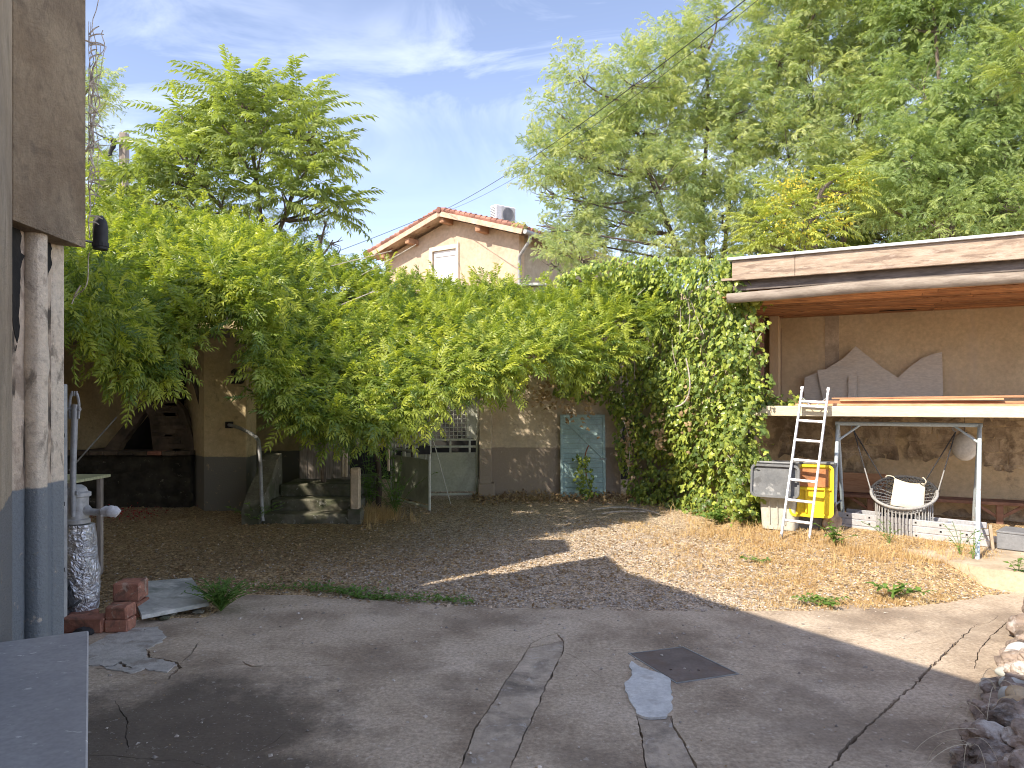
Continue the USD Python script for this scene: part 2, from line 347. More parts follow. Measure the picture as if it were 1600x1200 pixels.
M_STUC = surf_dado('house_stucco', 1.345, (0.18, 0.182, 0.186), (0.29, 0.292, 0.295), c1=(0.45, 0.355, 0.25), c2=(0.58, 0.48, 0.36), scale=1.6, rough=0.95, bump=1.0, bscale=55, bdist=0.06,
                   stain=[((0.22, 0.165, 0.12), 0.8, 0.46, 0.64, 0.55), ((0.2, 0.155, 0.115), 5.0, 0.60, 0.72, 0.45), ((0.10, 0.075, 0.06), 3.0, 0.66, 0.74, 0.55, (1.0, 1.0, 0.3))])
M_STUC_UP = surf('upper_stucco', (0.31, 0.22, 0.14), (0.51, 0.40, 0.28), 1.0, 0.95, 1.0, 60, 0.10, 8,
                 stain=[((0.13, 0.095, 0.07), 0.9, 0.5, 0.7, 0.6), ((0.15, 0.115, 0.085), 7.0, 0.58, 0.7, 0.45), ((0.10, 0.08, 0.06), 2.0, 0.62, 0.74, 0.5, (1.0, 1.0, 0.2))])
M_RECESS = surf_dado('stained_stucco', 1.325, (0.12, 0.135, 0.15), (0.20, 0.22, 0.24), c1=(0.40, 0.32, 0.245), c2=(0.52, 0.43, 0.34), scale=2.5, rough=0.95, bump=0.8, bscale=50, bdist=0.02,
                     stain=[((0.02, 0.017, 0.014), 3.0, 0.53, 0.58, 0.9, (1, 1, 0.33)), ((0.16, 0.12, 0.09), 6.0, 0.55, 0.66, 0.6)])
M_PIPE = surf_dado('rendered_pipe', 1.33, (0.13, 0.145, 0.16), (0.23, 0.25, 0.265), c1=(0.50, 0.42, 0.33), c2=(0.62, 0.54, 0.44), scale=3, rough=0.95, bump=0.9, bscale=55, bdist=0.02,
                   stain=[((0.08, 0.066, 0.052), 3.4, 0.60, 0.66, 0.7, (1, 1, 0.6)), ((0.2, 0.16, 0.13), 11, 0.6, 0.7, 0.5)])
M_GREYBOX = surf('grey_paint', (0.23, 0.225, 0.232), (0.28, 0.275, 0.28), 2.0, 0.6, 0.15, 90, 0.003, 6, spec=0.4, stain=[((0.62, 0.62, 0.6), 15, 0.695, 0.705, 0.9, (1, 2, 1)), ((0.18, 0.18, 0.19), 1.2, 0.55, 0.75, 0.5)])
M_OCHRE = surf_dado('ochre_render', 1.02, (0.15, 0.145, 0.125), (0.22, 0.21, 0.185), c1=(0.42, 0.325, 0.18), c2=(0.51, 0.42, 0.26), scale=1.6, rough=0.95, bump=0.4, bscale=50, bdist=0.01,
                    stain=[((0.25, 0.2, 0.13), 1.3, 0.52, 0.7, 0.6), ((0.2, 0.16, 0.11), 6, 0.62, 0.7, 0.5)])
M_YARDWALL = surf_dado('yard_wall_render', 1.08, (0.30, 0.24, 0.185), (0.42, 0.345, 0.275), c1=(0.51, 0.42, 0.30), c2=(0.64, 0.545, 0.41), scale=1.5, rough=0.95, bump=0.5, bscale=45, bdist=0.015,
                       stain=[((0.3, 0.23, 0.16), 1.0, 0.52, 0.7, 0.5), ((0.2, 0.16, 0.13), 7, 0.62, 0.72, 0.5)])
M_STONE = surf('mossy_stone', (0.085, 0.08, 0.06), (0.17, 0.16, 0.125), 3.5, 0.95, 0.7, 45, 0.02, 8, stain=[((0.05, 0.06, 0.03), 2.2, 0.5, 0.62, 0.7), ((0.4, 0.39, 0.36), 14, 0.66, 0.72, 0.6)])
M_SLABST = surf('grey_slab', (0.20, 0.21, 0.19), (0.34, 0.34, 0.31), 2.2, 0.85, 0.4, 40, 0.008, 8, stain=[((0.50, 0.49, 0.45), 1.4, 0.58, 0.64, 0.8), ((0.1, 0.12, 0.09), 3, 0.6, 0.7, 0.6)])
M_BRICK = surf('old_brick', (0.20, 0.085, 0.06), (0.32, 0.15, 0.10), 6, 0.95, 0.6, 60, 0.012, 6, island=0.25, stain=[((0.09, 0.065, 0.05), 6, 0.55, 0.66, 0.7), ((0.4, 0.33, 0.26), 12, 0.64, 0.7, 0.5)])
M_SOOTBRICK = surf('sooty_brick', (0.05, 0.04, 0.03), (0.12, 0.09, 0.065), 4, 0.95, 0.6, 50, 0.015, 6, island=0.25)
M_SOOT = surf('soot', (0.008, 0.008, 0.008), (0.02, 0.018, 0.016), 5, 1.0, 0.4)
M_LAVA = surf('rubble_stone', (0.17, 0.13, 0.105), (0.36, 0.285, 0.235), 5, 0.95, 0.9, 38, 0.03, 8, island=0.3, stain=[((0.48, 0.45, 0.42), 6, 0.57, 0.66, 0.8), ((0.05, 0.042, 0.038), 4, 0.56, 0.68, 0.7)])
M_PEBBLE_W = surf('white_pebble', (0.46, 0.46, 0.44), (0.60, 0.59, 0.56), 6, 0.75, 0.15, 60, 0.004, 5)
M_PEBBLE_G = surf('grey_pebble', (0.30, 0.31, 0.29), (0.42, 0.42, 0.38), 6, 0.75, 0.15, 60, 0.004, 5)
M_PEBBLE_T = surf('tan_pebble', (0.30, 0.20, 0.11), (0.45, 0.36, 0.24), 5, 0.7, 0.15, 60, 0.004, 5)
M_IRON = surf('rusty_plate', (0.12, 0.098, 0.09), (0.19, 0.155, 0.14), 4, 0.7, 0.25, 120, 0.004, 6, metal=0.3, stain=[((0.15, 0.10, 0.075), 5, 0.55, 0.7, 0.5)])
M_GREYMETAL = surf('grey_metal', (0.20, 0.205, 0.21), (0.30, 0.305, 0.31), 6, 0.55, 0.15, 80, 0.004, 5, metal=0.3)
M_CASTGREY = surf('painted_cast_iron', (0.24, 0.24, 0.235), (0.36, 0.355, 0.345), 8, 0.6, 0.3, 60, 0.006, 5, stain=[((0.14, 0.11, 0.09), 7, 0.6, 0.7, 0.6)])
M_FOIL = usdkit.material(stage, '/World/Looks/foil', {'g': ('geometry', {}), 'n': ('noise_texture', {'scale': 13.0, 'detail': 3.0, 'distortion': 2.5}), 'n2': ('noise_texture', {'scale': 9.0, 'detail': 4.0}), 'b': ('bump', {'strength': 1.0, 'distance': 0.05}),
    'p': ('principled_bsdf', {'base_color': (0.72, 0.72, 0.74), 'metallic': 0.9, 'roughness': 0.32})}, [('g.position', 'n.vector'), ('n.fac', 'b.height'), ('b.normal', 'p.normal')], surface='p.BSDF')
M_WHITEWRAP = surf('white_wrap', (0.55, 0.55, 0.57), (0.7, 0.7, 0.72), 20, 0.7, 0.6, 40, 0.01)
M_BLACK = surf('black_plastic', (0.012, 0.012, 0.013), (0.03, 0.03, 0.032), 8, 0.55, 0.3, 30, 0.01)
M_TWIG = surf('dry_twig', (0.20, 0.165, 0.13), (0.50, 0.46, 0.41), 20, 0.9, 0.4, 80, 0.004)
M_PALETWIG = surf('pale_straw', (0.42, 0.36, 0.26), (0.56, 0.5, 0.4), 20, 0.9, 0.2, 80, 0.002)
M_BARK = surf('bark', (0.07, 0.055, 0.042), (0.16, 0.13, 0.105), 8, 0.95, 0.9, 35, 0.02, stretch=(1, 1, 0.25))
M_REDFILM = surf('red_blooms', (0.20, 0.015, 0.02), (0.32, 0.03, 0.035), 20, 0.8)

# ---------------------------------------------------------------- the ground
_ep = [(100, 985), (195, 968), (330, 962), (372, 936), (390, 927), (470, 928), (560, 938), (640, 943), (700, 945), (800, 948), (900, 950), (1000, 953), (1120, 953), (1200, 952), (1300, 951), (1390, 948), (1470, 940), (1540, 930), (1600, 921), (1700, 905)]
EDGE = np.array([onz(a, b, 0)[:2] for a, b in _ep])
EDGE = np.vstack([[-9, 5.6], [-4.2, EDGE[0, 1]], EDGE[1:] if EDGE[0, 0] < -4 else EDGE[1:], [12, 9.3]])
def edge_y(x): return np.interp(x, EDGE[:, 0], EDGE[:, 1])
def ground_z(X, Y):
    e = edge_y(X)
    z = gz(X, Y) + 0.05 * (meshkit.fbm(np.stack([X * 0.9, Y * 0.9, 0 * X], -1), 3, 3) - 0.5) + 0.016 * (meshkit.fbm(np.stack([X * 9, Y * 9, 0 * X], -1), 3, 5) - 0.5)
    near = sstep(0.0, 0.7, Y - e)
    z = z * near + (1 - near) * (0.004 + 0.05 * (meshkit.fbm(np.stack([X * 5, Y * 5, 0 * X], -1), 3, 6) - 0.56))
    z = np.where((Y < e - 0.06) & (X > -9.5) & (X < 12.5) & (Y > -12.5), -0.09, z)
    far = np.clip((np.hypot(X, Y - 8) - 60) / 100, 0, 1)
    return z - 0.0 * far
_far = [-900, -400, -180, -90, -50, -30, -20, -14, -10]
gx = np.r_[_far, np.arange(-7.5, 9.0, 0.045), [10, 12, 14, 20, 30, 50, 90, 180, 400, 900]]
gy = np.r_[[-900, -400, -180, -90, -50, -30, -20, -13, -8, -4, 0, 3, 4.5], np.arange(5.2, 13.3, 0.045), [14, 15, 17, 20, 25, 30, 40, 60, 90, 180, 400, 900]]
M_GRAVEL = usdkit.material(stage, '/World/Looks/gravel_ground', {
    'g': ('geometry', {}), 'sx': ('separate_xyz', {}),
    'nz': ('noise_texture', {'scale': 0.7, 'detail': 5.0, 'roughness': 0.6}),
    'xa': ('math', {'math_type': 'multiply_add', 'value2': 4.5}),
    'zr': ('rgb_ramp', {'ramp': [(0.0, (0.36, 0.27, 0.155)), (0.30, (0.42, 0.32, 0.20)), (0.42, (0.48, 0.395, 0.31)), (0.60, (0.54, 0.44, 0.34)), (0.70, (0.48, 0.35, 0.20)), (1.0, (0.48, 0.35, 0.20))]}),
    'mr': ('map_range', {'from_min': -4.0, 'from_max': 9.0, 'to_min': 0.0, 'to_max': 1.0}),
    'v': ('voronoi_texture', {'scale': 48.0, 'feature': 'f1'}), 'v2': ('voronoi_texture', {'scale': 85.0, 'feature': 'f1'}),
    'bw': ('rgb_to_bw', {}), 'vr': ('rgb_ramp', {'ramp': [(0, (0.35, 0.33, 0.3)), (0.35, (0.75, 0.74, 0.72)), (0.65, (1.1, 1.1, 1.1)), (1, (1.75, 1.75, 1.75))]}),
    'mu': ('mix_color', {'blend_type': 'multiply', 'fac': 1.0}),
    'n3': ('noise_texture', {'scale': 14.0, 'detail': 6.0, 'roughness': 0.7}), 'r3': ('rgb_ramp', {'ramp': [(0, (0.45, 0.42, 0.38)), (0.4, (0.8, 0.78, 0.75)), (0.65, (1.15, 1.12, 1.05)), (1, (1.4, 1.4, 1.4))]}),
    'mu2': ('mix_color', {'blend_type': 'multiply', 'fac': 1.0}),
    'bu': ('bump', {'strength': 0.9, 'distance': 0.02, 'invert': True}),
    'p': ('principled_bsdf', {'roughness': 0.95, 'specular_ior_level': 0.2})},
    [('g.position', 'sx.vector'), ('g.position', 'nz.vector'), ('nz.fac', 'xa.value1'), ('sx.x', 'xa.value3'), ('xa.value', 'mr.value'), ('mr.result', 'zr.fac'),
     ('g.position', 'v.vector'), ('g.position', 'v2.vector'), ('v.color', 'bw.color'), ('bw.val', 'vr.fac'), ('zr.color', 'mu.a'), ('vr.color', 'mu.b'),
     ('g.position', 'n3.vector'), ('n3.fac', 'r3.fac'), ('mu.result', 'mu2.a'), ('r3.color', 'mu2.b'), ('mu2.result', 'p.base_color'),
     ('v.distance', 'bu.height'), ('bu.normal', 'p.normal')], surface='p.BSDF')
single('ground', grid(gx, gy, ground_z), M_GRAVEL, 'gravel and bare earth of the courtyard, strewn with dry leaves', 'ground', kind='structure', smooth=True)

# ---------------------------------------------------------------- the concrete yard, split along its real cracks
def pz(pts): return [onz(a, b, 0)[:2] for a, b in pts]
cracks = []
def crack(pts, w, seed, amp=0.012):
    amp = amp * 0.22
    q = jag(curve(np.c_[np.array(pz(pts)), np.zeros(len(pts))], 60)[:, :2] if False else pz(pts), 0.022, amp, seed); r = np.random.default_rng(seed + 99)
    n = len(q); out = []
    for i in range(n - 1):
        ww = 0.55 * w * (0.15 + 1.5 * meshkit.fbm(np.array([q[i][0] * 9, q[i][1] * 9, seed * 1.0]), 3, seed) * (0.6 + 0.8 * r.random())) * min(1, 0.35 + 3 * min(i, n - 1 - i) / n)
        out.append(LineString([q[i], q[i + 1]]).buffer(max(ww / 2, 0.0015), cap_style=1, quad_segs=1))
    cracks.append(unary_union(out))
chanL = [(825, 1012), (804, 1045), (791, 1062), (768, 1100), (744, 1135), (719, 1198), (690, 1260)]
chanR = [(880, 1001), (880, 1018), (868, 1040), (857, 1061), (845, 1090), (829, 1126), (812, 1165), (798, 1198), (772, 1260)]
crack(chanL, 0.014, 1); crack(chanR, 0.014, 2, 0.016)
crack([(825, 1012), (832, 1004), (848, 996), (870, 990), (882, 984)], 0.02, 3); crack([(870, 990), (880, 1001)], 0.03, 4); crack([(825, 1012), (850, 1016), (880, 1018)], 0.006, 5)
crack([(560, 1006), (600, 1010), (658, 1004), (700, 1001), (739, 1003), (804, 1009), (825, 1012)], 0.010, 6)
crack([(880, 1018), (905, 1030), (926, 1048), (936, 1056)], 0.005, 7); crack([(862, 1056), (880, 1062), (905, 1063), (940, 1066), (975, 1075)], 0.006, 8)
ch2L = [(995, 1118), (1002, 1150), (1010, 1200), (1018, 1260)]
ch2R = [(1048, 1120), (1052, 1135), (1065, 1152), (1074, 1172), (1090, 1202), (1112, 1260)]
crack(ch2L, 0.012, 9); crack(ch2R, 0.014, 10)
crack([(1040, 962), (1070, 972), (1141, 1000), (1165, 1012), (1182, 1022), (1230, 1015), (1300, 1004), (1330, 1000)], 0.005, 11, 0.02); crack([(1182, 1022), (1165, 1030), (1120, 1048)], 0.004, 12)
crack([(1046, 1085), (1100, 1086), (1160, 1081), (1230, 1077), (1300, 1083), (1345, 1092), (1390, 1103)], 0.004, 13, 0.02)
big = [(1525, 975), (1510, 990), (1480, 1017), (1455, 1042), (1436, 1063), (1410, 1085), (1390, 1105), (1365, 1127), (1345, 1147), (1325, 1164), (1300, 1195), (1262, 1250)]
crack(big, 0.034, 14, 0.02)
crack([(1400, 1000), (1440, 983), (1470, 979), (1500, 974)], 0.006, 15); crack([(1470, 958), (1500, 948), (1560, 962), (1545, 974), (1525, 975)], 0.006, 16)
crack([(1590, 962), (1570, 975), (1548, 995), (1530, 1015), (1522, 1045)], 0.018, 17)
dmg = [(229, 1014), (232, 1028), (255, 1031), (281, 1037), (275, 1050), (262, 1061)]
crack(dmg, 0.05, 18, 0.03); crack([(281, 1037), (300, 1020), (310, 1004), (322, 1000)], 0.022, 19); crack([(326, 1030), (350, 1038), (379, 1037), (400, 1042), (430, 1042), (500, 1040), (560, 1035)], 0.010, 20, 0.02)
crack([(379, 1034), (392, 1041), (408, 1041)], 0.05, 21, 0.01)
crack([(400, 971), (430, 972), (470, 975), (500, 980)], 0.006, 22); crack([(180, 1095), (187, 1108), (199, 1125), (197, 1145), (200, 1175)], 0.014, 23); crack([(140, 1180), (170, 1180), (206, 1184)], 0.012, 24)
crack([(150, 1045), (175, 1042), (185, 1036), (205, 1046)], 0.05, 25, 0.03); crack([(400, 1175), (430, 1158), (450, 1142)], 0.006, 26); crack([(500, 980), (560, 1006)], 0.004, 27, 0.02)
crack([(620, 1035), (660, 1030), (720, 1040), (760, 1060), (791, 1062)], 0.004, 28, 0.02); crack([(206, 1184), (300, 1190), (360, 1210)], 0.005, 29, 0.02)
def chan_poly(a, b): return Polygon(list(map(tuple, jag(pz(a), 0.05, 0.006, 31))) + list(map(tuple, jag(pz(b), 0.05, 0.006, 32)))[::-1]).buffer(0)
ch1 = chan_poly(chanL, chanR); ch2 = chan_poly(ch2L, ch2R)
yx = np.linspace(-4.6, 12, 420)
yard = Polygon([(12, -12), (-4.6, -12)] + [(x, edge_y(x) + 0.10 + 0.10 * (meshkit.fbm(np.array([x * 5, 0.3, 0.7]), 3, 8) - 0.5)) for x in yx])
patch_px = [(988, 1034), (1000, 1044), (1025, 1052), (1048, 1062), (1049, 1085), (1049, 1112), (1040, 1121), (1010, 1123), (995, 1119), (986, 1100), (977, 1080), (976, 1070), (988, 1060), (984, 1045)]
plate_px = [(985, 1022), (1067, 1012), (1151, 1053), (1058, 1067)]
plate = Polygon(pz(plate_px)); patch = Polygon(jag(pz(patch_px + patch_px[:1]), 0.03, 0.005, 40)).buffer(0).difference(plate.buffer(0.012))
rest = yard.difference(unary_union(cracks + [ch1.buffer(0.004), ch2.buffer(0.004), plate.buffer(0.014)])).simplify(0.0012)
yardT = thing('concrete_yard', 'cracked grey concrete paving of the near courtyard', 'paving', kind='structure')
for g in sorted(rest.geoms if hasattr(rest, 'geoms') else [rest], key=lambda g: -g.area):
    if g.area > 0.0015: put(yardT, 'slab', extr(g, -0.085, 0.0), M_CONC)
for c in (ch1, ch2):
    c = c.difference(unary_union(cracks + [plate.buffer(0.014), patch.buffer(0.003)])).simplify(0.0012)
    for g in (c.geoms if hasattr(c, 'geoms') else [c]):
        if g.area > 0.01: put(yardT, 'channel_strip', extr(g, -0.085, -0.005), M_STRIP, 'narrow strip of rougher filled-in concrete')
skim = Polygon(jag(pz([(128, 1016), (165, 996), (200, 984), (248, 980), (262, 996), (243, 1008), (228, 1016), (231, 1028), (254, 1032), (279, 1039), (262, 1050), (225, 1046), (205, 1053), (176, 1047), (150, 1040), (128, 1040), (128, 1016)]), 0.03, 0.012, 71)).buffer(0)
put(yardT, 'cement_skim', extr(skim.difference(unary_union(cracks)), -0.004, 0.008), surf('cement_skim', (0.34, 0.32, 0.29), (0.56, 0.53, 0.49), 5, 0.9, 0.8, 40, 0.02, 8, stain=[((0.2, 0.17, 0.14), 4, 0.55, 0.65, 0.7)]), 'broken pale cement skim by the bricks')
put(yardT, 'mortar_patch', extr(patch, -0.004, 0.011), M_PATCH, 'pale patch of fresh mortar')
pt = thing('manhole_plate', 'dark rusty square steel plate let into the concrete yard', 'manhole cover', (*plate.centroid.coords[0], 0))
pf = plate.buffer(-0.004)
put(pt, 'plate', extr(pf.difference(unary_union([affinity.translate(plate.centroid.buffer(0.012), -0.1, -0.12), affinity.translate(plate.centroid.buffer(0.012), 0.09, -0.13)])), -0.006, 0.004), M_IRON)
put(pt, 'frame', extr(plate.buffer(0.0125, join_style=2).difference(plate.buffer(0.002, join_style=2)), -0.05, 0.005), M_GREYMETAL)

# ---------------------------------------------------------------- the house on the left (in shade)
H1 = np.array([-2.86, 4.23]); Cc = np.array([-3.05, 5.0]); Dd = np.array([-2.885, 5.0])
U = np.array([0.52, -0.854]); U /= np.linalg.norm(U); Mn = np.array([0.854, 0.52]); Mn /= np.linalg.norm(Mn)
ht = thing('stucco_house', 'weathered stucco house wall at the left edge with blue grey lower paint', 'house', (*Cc, 0))
main = Polygon([H1, H1 + U * 10, H1 + U * 10 - Mn * 2.4, H1 - Mn * 2.4])
put(ht, 'main_wall', extr(main, -0.1, 4.6), M_STUC)
ann = Polygon([H1 + [-0.10, 0.02], Cc, Cc - Mn * 2.3, H1 - Mn * 2.3])
put(ht, 'lower_wall', extr(ann, -0.1, 2.93), M_RECESS, 'recessed lower wall with black streaks')
up = Polygon([H1 + [0.004, 0.004], Dd, Dd - Mn * 2.5, H1 - Mn * 2.5])
v, f = trimesh.remesh.subdivide_to_size(*extr(up, 2.9, 4.597), 0.12)[:2]
put(ht, 'upper_block', (v, f), M_STUC_UP, 'projecting upper wall of brown roughcast')
for zt_, zb_, dx in ((2.925, 2.1, 0.0), (2.925, 2.45, 0.11)):
    yy_ = 4.44 + dx * 3.2; sp_ = Polygon(jag([(yy_ - 0.07, zt_), (yy_ + 0.06, zt_), (yy_ + 0.05, (zt_ + zb_) / 2), (yy_ + 0.01, zb_), (yy_ - 0.04, (zt_ * 0.4 + zb_ * 0.6)), (yy_ - 0.07, zt_)], 0.04, 0.016, int(zb_ * 10))).buffer(0)
    v, f = extr(sp_, 0, 0.004); xw = lambda y: (H1[0] - 0.10) + (Cc[0] - H1[0] + 0.10) * (y - 4.25) / 0.75
    put(ht, 'soot_streak', (np.column_stack([xw(v[:, 0]) + v[:, 2] + 0.001, v[:, 0], v[:, 1]]), f), M_SOOT, 'black streak below the upper block')
pp = [(-2.965, 4.60, z) for z in np.linspace(-0.1, 2.93, 40)]
rr = 0.062 + 0.006 * meshkit.fbm(np.array([[0, 0, p[2] * 5] for p in pp]), 2, 4) + 0.012 * np.exp(-((np.array([p[2] for p in pp]) - 2.1) / 0.08) ** 2)
put(ht, 'downpipe', tube(pp, rr, 14), M_PIPE, 'vertical pipe covered in rough render', smooth=60)
put(ht, 'corner_rib', box(-3.09, -3.025, 4.86, 5.006, -0.1, 2.92, 0.02), M_PIPE)
put(ht, 'rear_wing', extr(Polygon([(-6.1, 5.59), (-13.9, 5.59), (-13.9, 3.3), (-6.1, 3.3)]), 5.003, 6.5), M_STUC_UP)
put(ht, 'rear_wing', extr(Polygon([(-3.55, 5.6), (-14, 5.6), (-14, 3.2), (-5.2, 3.2), (-5.2, 4.2), (-3.55, 5.0)]), -0.1, 5.0), M_STUC_UP)
K = Dd + Mn * 0.02; roofp = Polygon([K, H1 + Mn * 0.10, H1 + Mn * 0.10 + U * 10.4, H1 + U * 10.4 - Mn * 3.0, K - Mn * 2.8])
put(ht, 'roof', extr(roofp, 4.602, 4.66), M_BRICK)
# dry creeper stems up the corner of the upper wall
dv = thing('dry_creeper', 'bare dry creeper stems climbing the corner of the projecting upper wall', 'dead vine', (-2.86, 5.02, 2.9))
r = np.random.default_rng(5)
for k in range(16):
    z0 = 2.9 + r.random() * 1.2; n = 9; L = 0.3 + r.random() * 0.7
    zz = np.linspace(z0, z0 + L, n)
    x = -2.862 + np.cumsum(r.normal(0, 0.02, n)) * 0.9 + 0.006; y = 5.02 + np.abs(r.normal(0, 0.02, n))
    put(dv, 'stem', tube(curve(np.column_stack([np.maximum(x, -2.878), y, zz]), 14), 0.002 + 0.003 * r.random() ** 2, 5), M_TWIG)
for k in range(34):
    z0 = 2.95 + 1.9 * r.random(); d = np.array([0.03 + 0.07 * r.random(), 0.02, r.normal(0, 0.05)])
    p0 = np.array([-2.868, 5.015, z0])
    put(dv, 'twig', tube(curve([p0, p0 + d * 0.5 + [0, 0, 0.01], p0 + d], 5), [0.006, 0.005, 0.005, 0.004, 0.003], 5), M_TWIG)
put(dv, 'twig', tube(curve([P(140, 395, 5.1), P(138, 420, 5.2), P(133, 450, 5.25), P(118, 463, 5.3), P(112, 475, 5.3)], 12), 0.004, 5), M_TWIG)
put(dv, 'twig', tube(curve([P(116, 464, 5.3), P(122, 452, 5.25), P(126, 446, 5.25)], 8), 0.006, 5), M_TWIG)
put(dv, 'twig', tube(curve([P(104, 56, 4.98), P(130, 62, 5.05), P(149, 69, 5.1)], 6), 0.006, 5), M_TWIG)
cw = P(157, 390, 5.35)
cwl = thing('black_vent_pipe', 'short black pipe end standing beside the corner of the upper wall', 'pipe', cw)
put(cwl, 'pipe', tube([cw, cw + [0, 0, 0.16], cw + [-0.005, 0, 0.20], cw + [-0.015, 0, 0.225], cw + [-0.03, 0, 0.24]], [0.05, 0.05, 0.046, 0.036, 0.012], 16), M_BLACK, smooth=50)
put(cwl, 'collar', lathe([(0.05, 0), (0.056, 0), (0.056, 0.03), (0.05, 0.03)], 16, cw + [0, 0, 0.02]), M_BLACK)
put(cwl, 'bracket', bar(cw + [-0.05, 0, 0.05], cw + [-0.13, -0.3, 0.05], 0.03, 0.01), M_GREYMETAL)

# grey box in the near left corner
A, B, C0 = np.array([-2.05, 3.58]), np.array([-1.28, 2.23]), np.array([-2.6, 3.27])
bd = (B - A) / np.linalg.norm(B - A); bw = np.array([bd[1], -bd[0]])
bt = thing('grey_box', 'blue grey painted wooden box with chipped edges, bottom left corner', 'box', (*A, 0))
cor = [A, A + bd * 2.1, A + bd * 2.1 + bw * 0.60, A + bw * 0.60]
put(bt, 'lid', frame(box(0, 2.1, -0.6, 0, 0.715, 0.75, 0.006), (*A, 0), (*bd, 0), (-bw[0], -bw[1], 0), (0, 0, 1)), M_GREYBOX)
put(bt, 'body', frame(box(0.03, 2.07, -0.58, -0.03, 0.0, 0.713, 0.004), (*A, 0), (*bd, 0), (-bw[0], -bw[1], 0), (0, 0, 1)), M_GREYBOX)

# ---------------------------------------------------------------- hand pump and the things around it
ch = thing('cable_channel', 'grey metal cable channel standing along the house corner behind the pump', 'cable channel', (-3.30, 5.42, 0.3))
put(ch, 'channel', box(-3.325, -3.275, 5.40, 5.45, 0.28, 1.99, 0.006), M_GREYMETAL)
put(ch, 'upper_conduit', tube([(-3.315, 5.43, 1.99), (-3.315, 5.43, 2.6)], 0.012, 8), M_BLACK)
for z in (0.62, 1.1, 1.6): put(ch, 'clip', box(-3.34, -3.26, 5.393, 5.398, z, z + 0.03, 0.002), M_GREYMETAL)
pc = P(129, 948, 6.3); px0 = np.array([pc[0], 6.3])
pm = thing('hand_pump', 'old grey cast iron hand pump on a column wrapped in crinkled foil', 'hand pump', (*px0, 0.1))
prof = [(0.11, 0.10), (0.125, 0.2), (0.135, 0.32), (0.128, 0.45), (0.12, 0.58), (0.118, 0.70), (0.105, 0.82), (0.0, 0.825)]
zz = np.linspace(0.10, 0.82, 40); rr = np.interp(zz, [p[1] for p in prof[:-1]], [p[0] for p in prof[:-1]])
fv, ff = lathe(np.column_stack([np.r_[rr, 0.0], np.r_[zz, 0.822]]), 40, (px0[0], px0[1], 0))
d = fv[:, :2] - px0; fv[:, :2] = px0 + d * (1 + 0.22 * (meshkit.fbm(np.column_stack([fv[:, 0] * 13, fv[:, 1] * 13, fv[:, 2] * 7]), 3, 12) - 0.5))[:, None]
fv[:, 0] += (fv[:, 2] - 0.4) * -0.04
put(pm, 'foil_column', (fv, ff), M_FOIL, smooth=25)
bx, by = px0[0] - 0.045, px0[1]
put(pm, 'pump_body', lathe([(0.0, 0.83), (0.10, 0.83), (0.10, 0.86), (0.085, 0.87), (0.088, 1.05), (0.105, 1.06), (0.105, 1.09), (0.08, 1.10), (0.07, 1.13), (0.035, 1.155), (0.0, 1.155)], 24, (bx, by, 0)), M_CASTGREY, smooth=35)
put(pm, 'spout', tube(curve([(bx + 0.07, by, 0.94), (bx + 0.13, by - 0.01, 0.925), (bx + 0.20, by - 0.02, 0.925), (bx + 0.26, by - 0.03, 0.93)], 14), np.interp(np.linspace(0, 1, 14), [0, 0.3, 1], [0.05, 0.03, 0.028]), 12), M_CASTGREY, smooth=50)
wv, wf = tube(curve([(bx + 0.23, by - 0.028, 0.928), (bx + 0.30, by - 0.04, 0.935), (bx + 0.34, by - 0.05, 0.93), (bx + 0.375, by - 0.05, 0.91)], 20), np.interp(np.linspace(0, 1, 20), [0, 0.1, 0.7, 1], [0.036, 0.042, 0.05, 0.035]), 18)
wv = wv + 0.02 * (meshkit.fbm(wv * 40, 3, 9)[:, None] - 0.5)
put(pm, 'spout_wrapping', (wv, wf), M_WHITEWRAP, 'white wrapping tied round the spout', smooth=30)
hx, hy = bx + 0.04, by - 0.11
put(pm, 'handle', tube(curve([(hx - 0.01, hy, 0.90), (hx - 0.012, hy, 1.1), (hx - 0.005, hy, 1.5), (hx + 0.008, hy, 1.84)], 20), np.interp(np.linspace(0, 1, 20), [0, 0.1, 0.5, 1], [0.016, 0.022, 0.025, 0.026]), 10), M_GREYMETAL, smooth=50)
for s in (-0.034, 0.034): put(pm, 'fork', tube(curve([(hx + s, hy, 1.72), (hx + s * 1.15, hy, 1.80), (hx + s * 0.9, hy, 1.90), (hx + s * 0.6, hy, 1.93)], 8), 0.011, 8), M_GREYMETAL)
put(pm, 'pivot', tube([(hx - 0.12, hy, 1.80), (hx + 0.05, hy, 1.80)], 0.016, 10), M_GREYMETAL)
put(pm, 'pivot_block', box(hx - 0.14, hx - 0.08, hy - 0.03, hy + 0.03, 1.72, 1.86, 0.008), M_GREYMETAL)
for k, s in enumerate((-0.02, 0.0, 0.02)): put(pm, 'bolt', tube([(hx + s, hy, 1.91), (hx + s, hy, 1.95)], 0.008, 6), M_GREYMETAL)
put(pm, 'rod_bracket', box(hx - 0.13, hx + 0.03, hy - 0.01, hy + 0.02, 1.08, 1.115, 0.004), M_GREYMETAL)
bg = thing('black_plastic_sheet', 'rumpled black plastic stuffed behind the foil wrapped pump column', 'plastic sheet', (-3.56, 5.75, 0.02))
put(bg, 'sheet', [rock((-3.77, 6.28, 0.50), (0.05, 0.06, 0.27), 3, 0.6, 3, 2.5), rock((-3.74, 6.15, 0.2), (0.07, 0.1, 0.2), 4, 0.6, 3, 2.5)], M_BLACK)
put(bg, 'cord', tube(curve([P(97, 952, 5.8), P(118, 945, 5.75), P(126, 938, 5.8)], 8), 0.012, 6), M_BLACK)
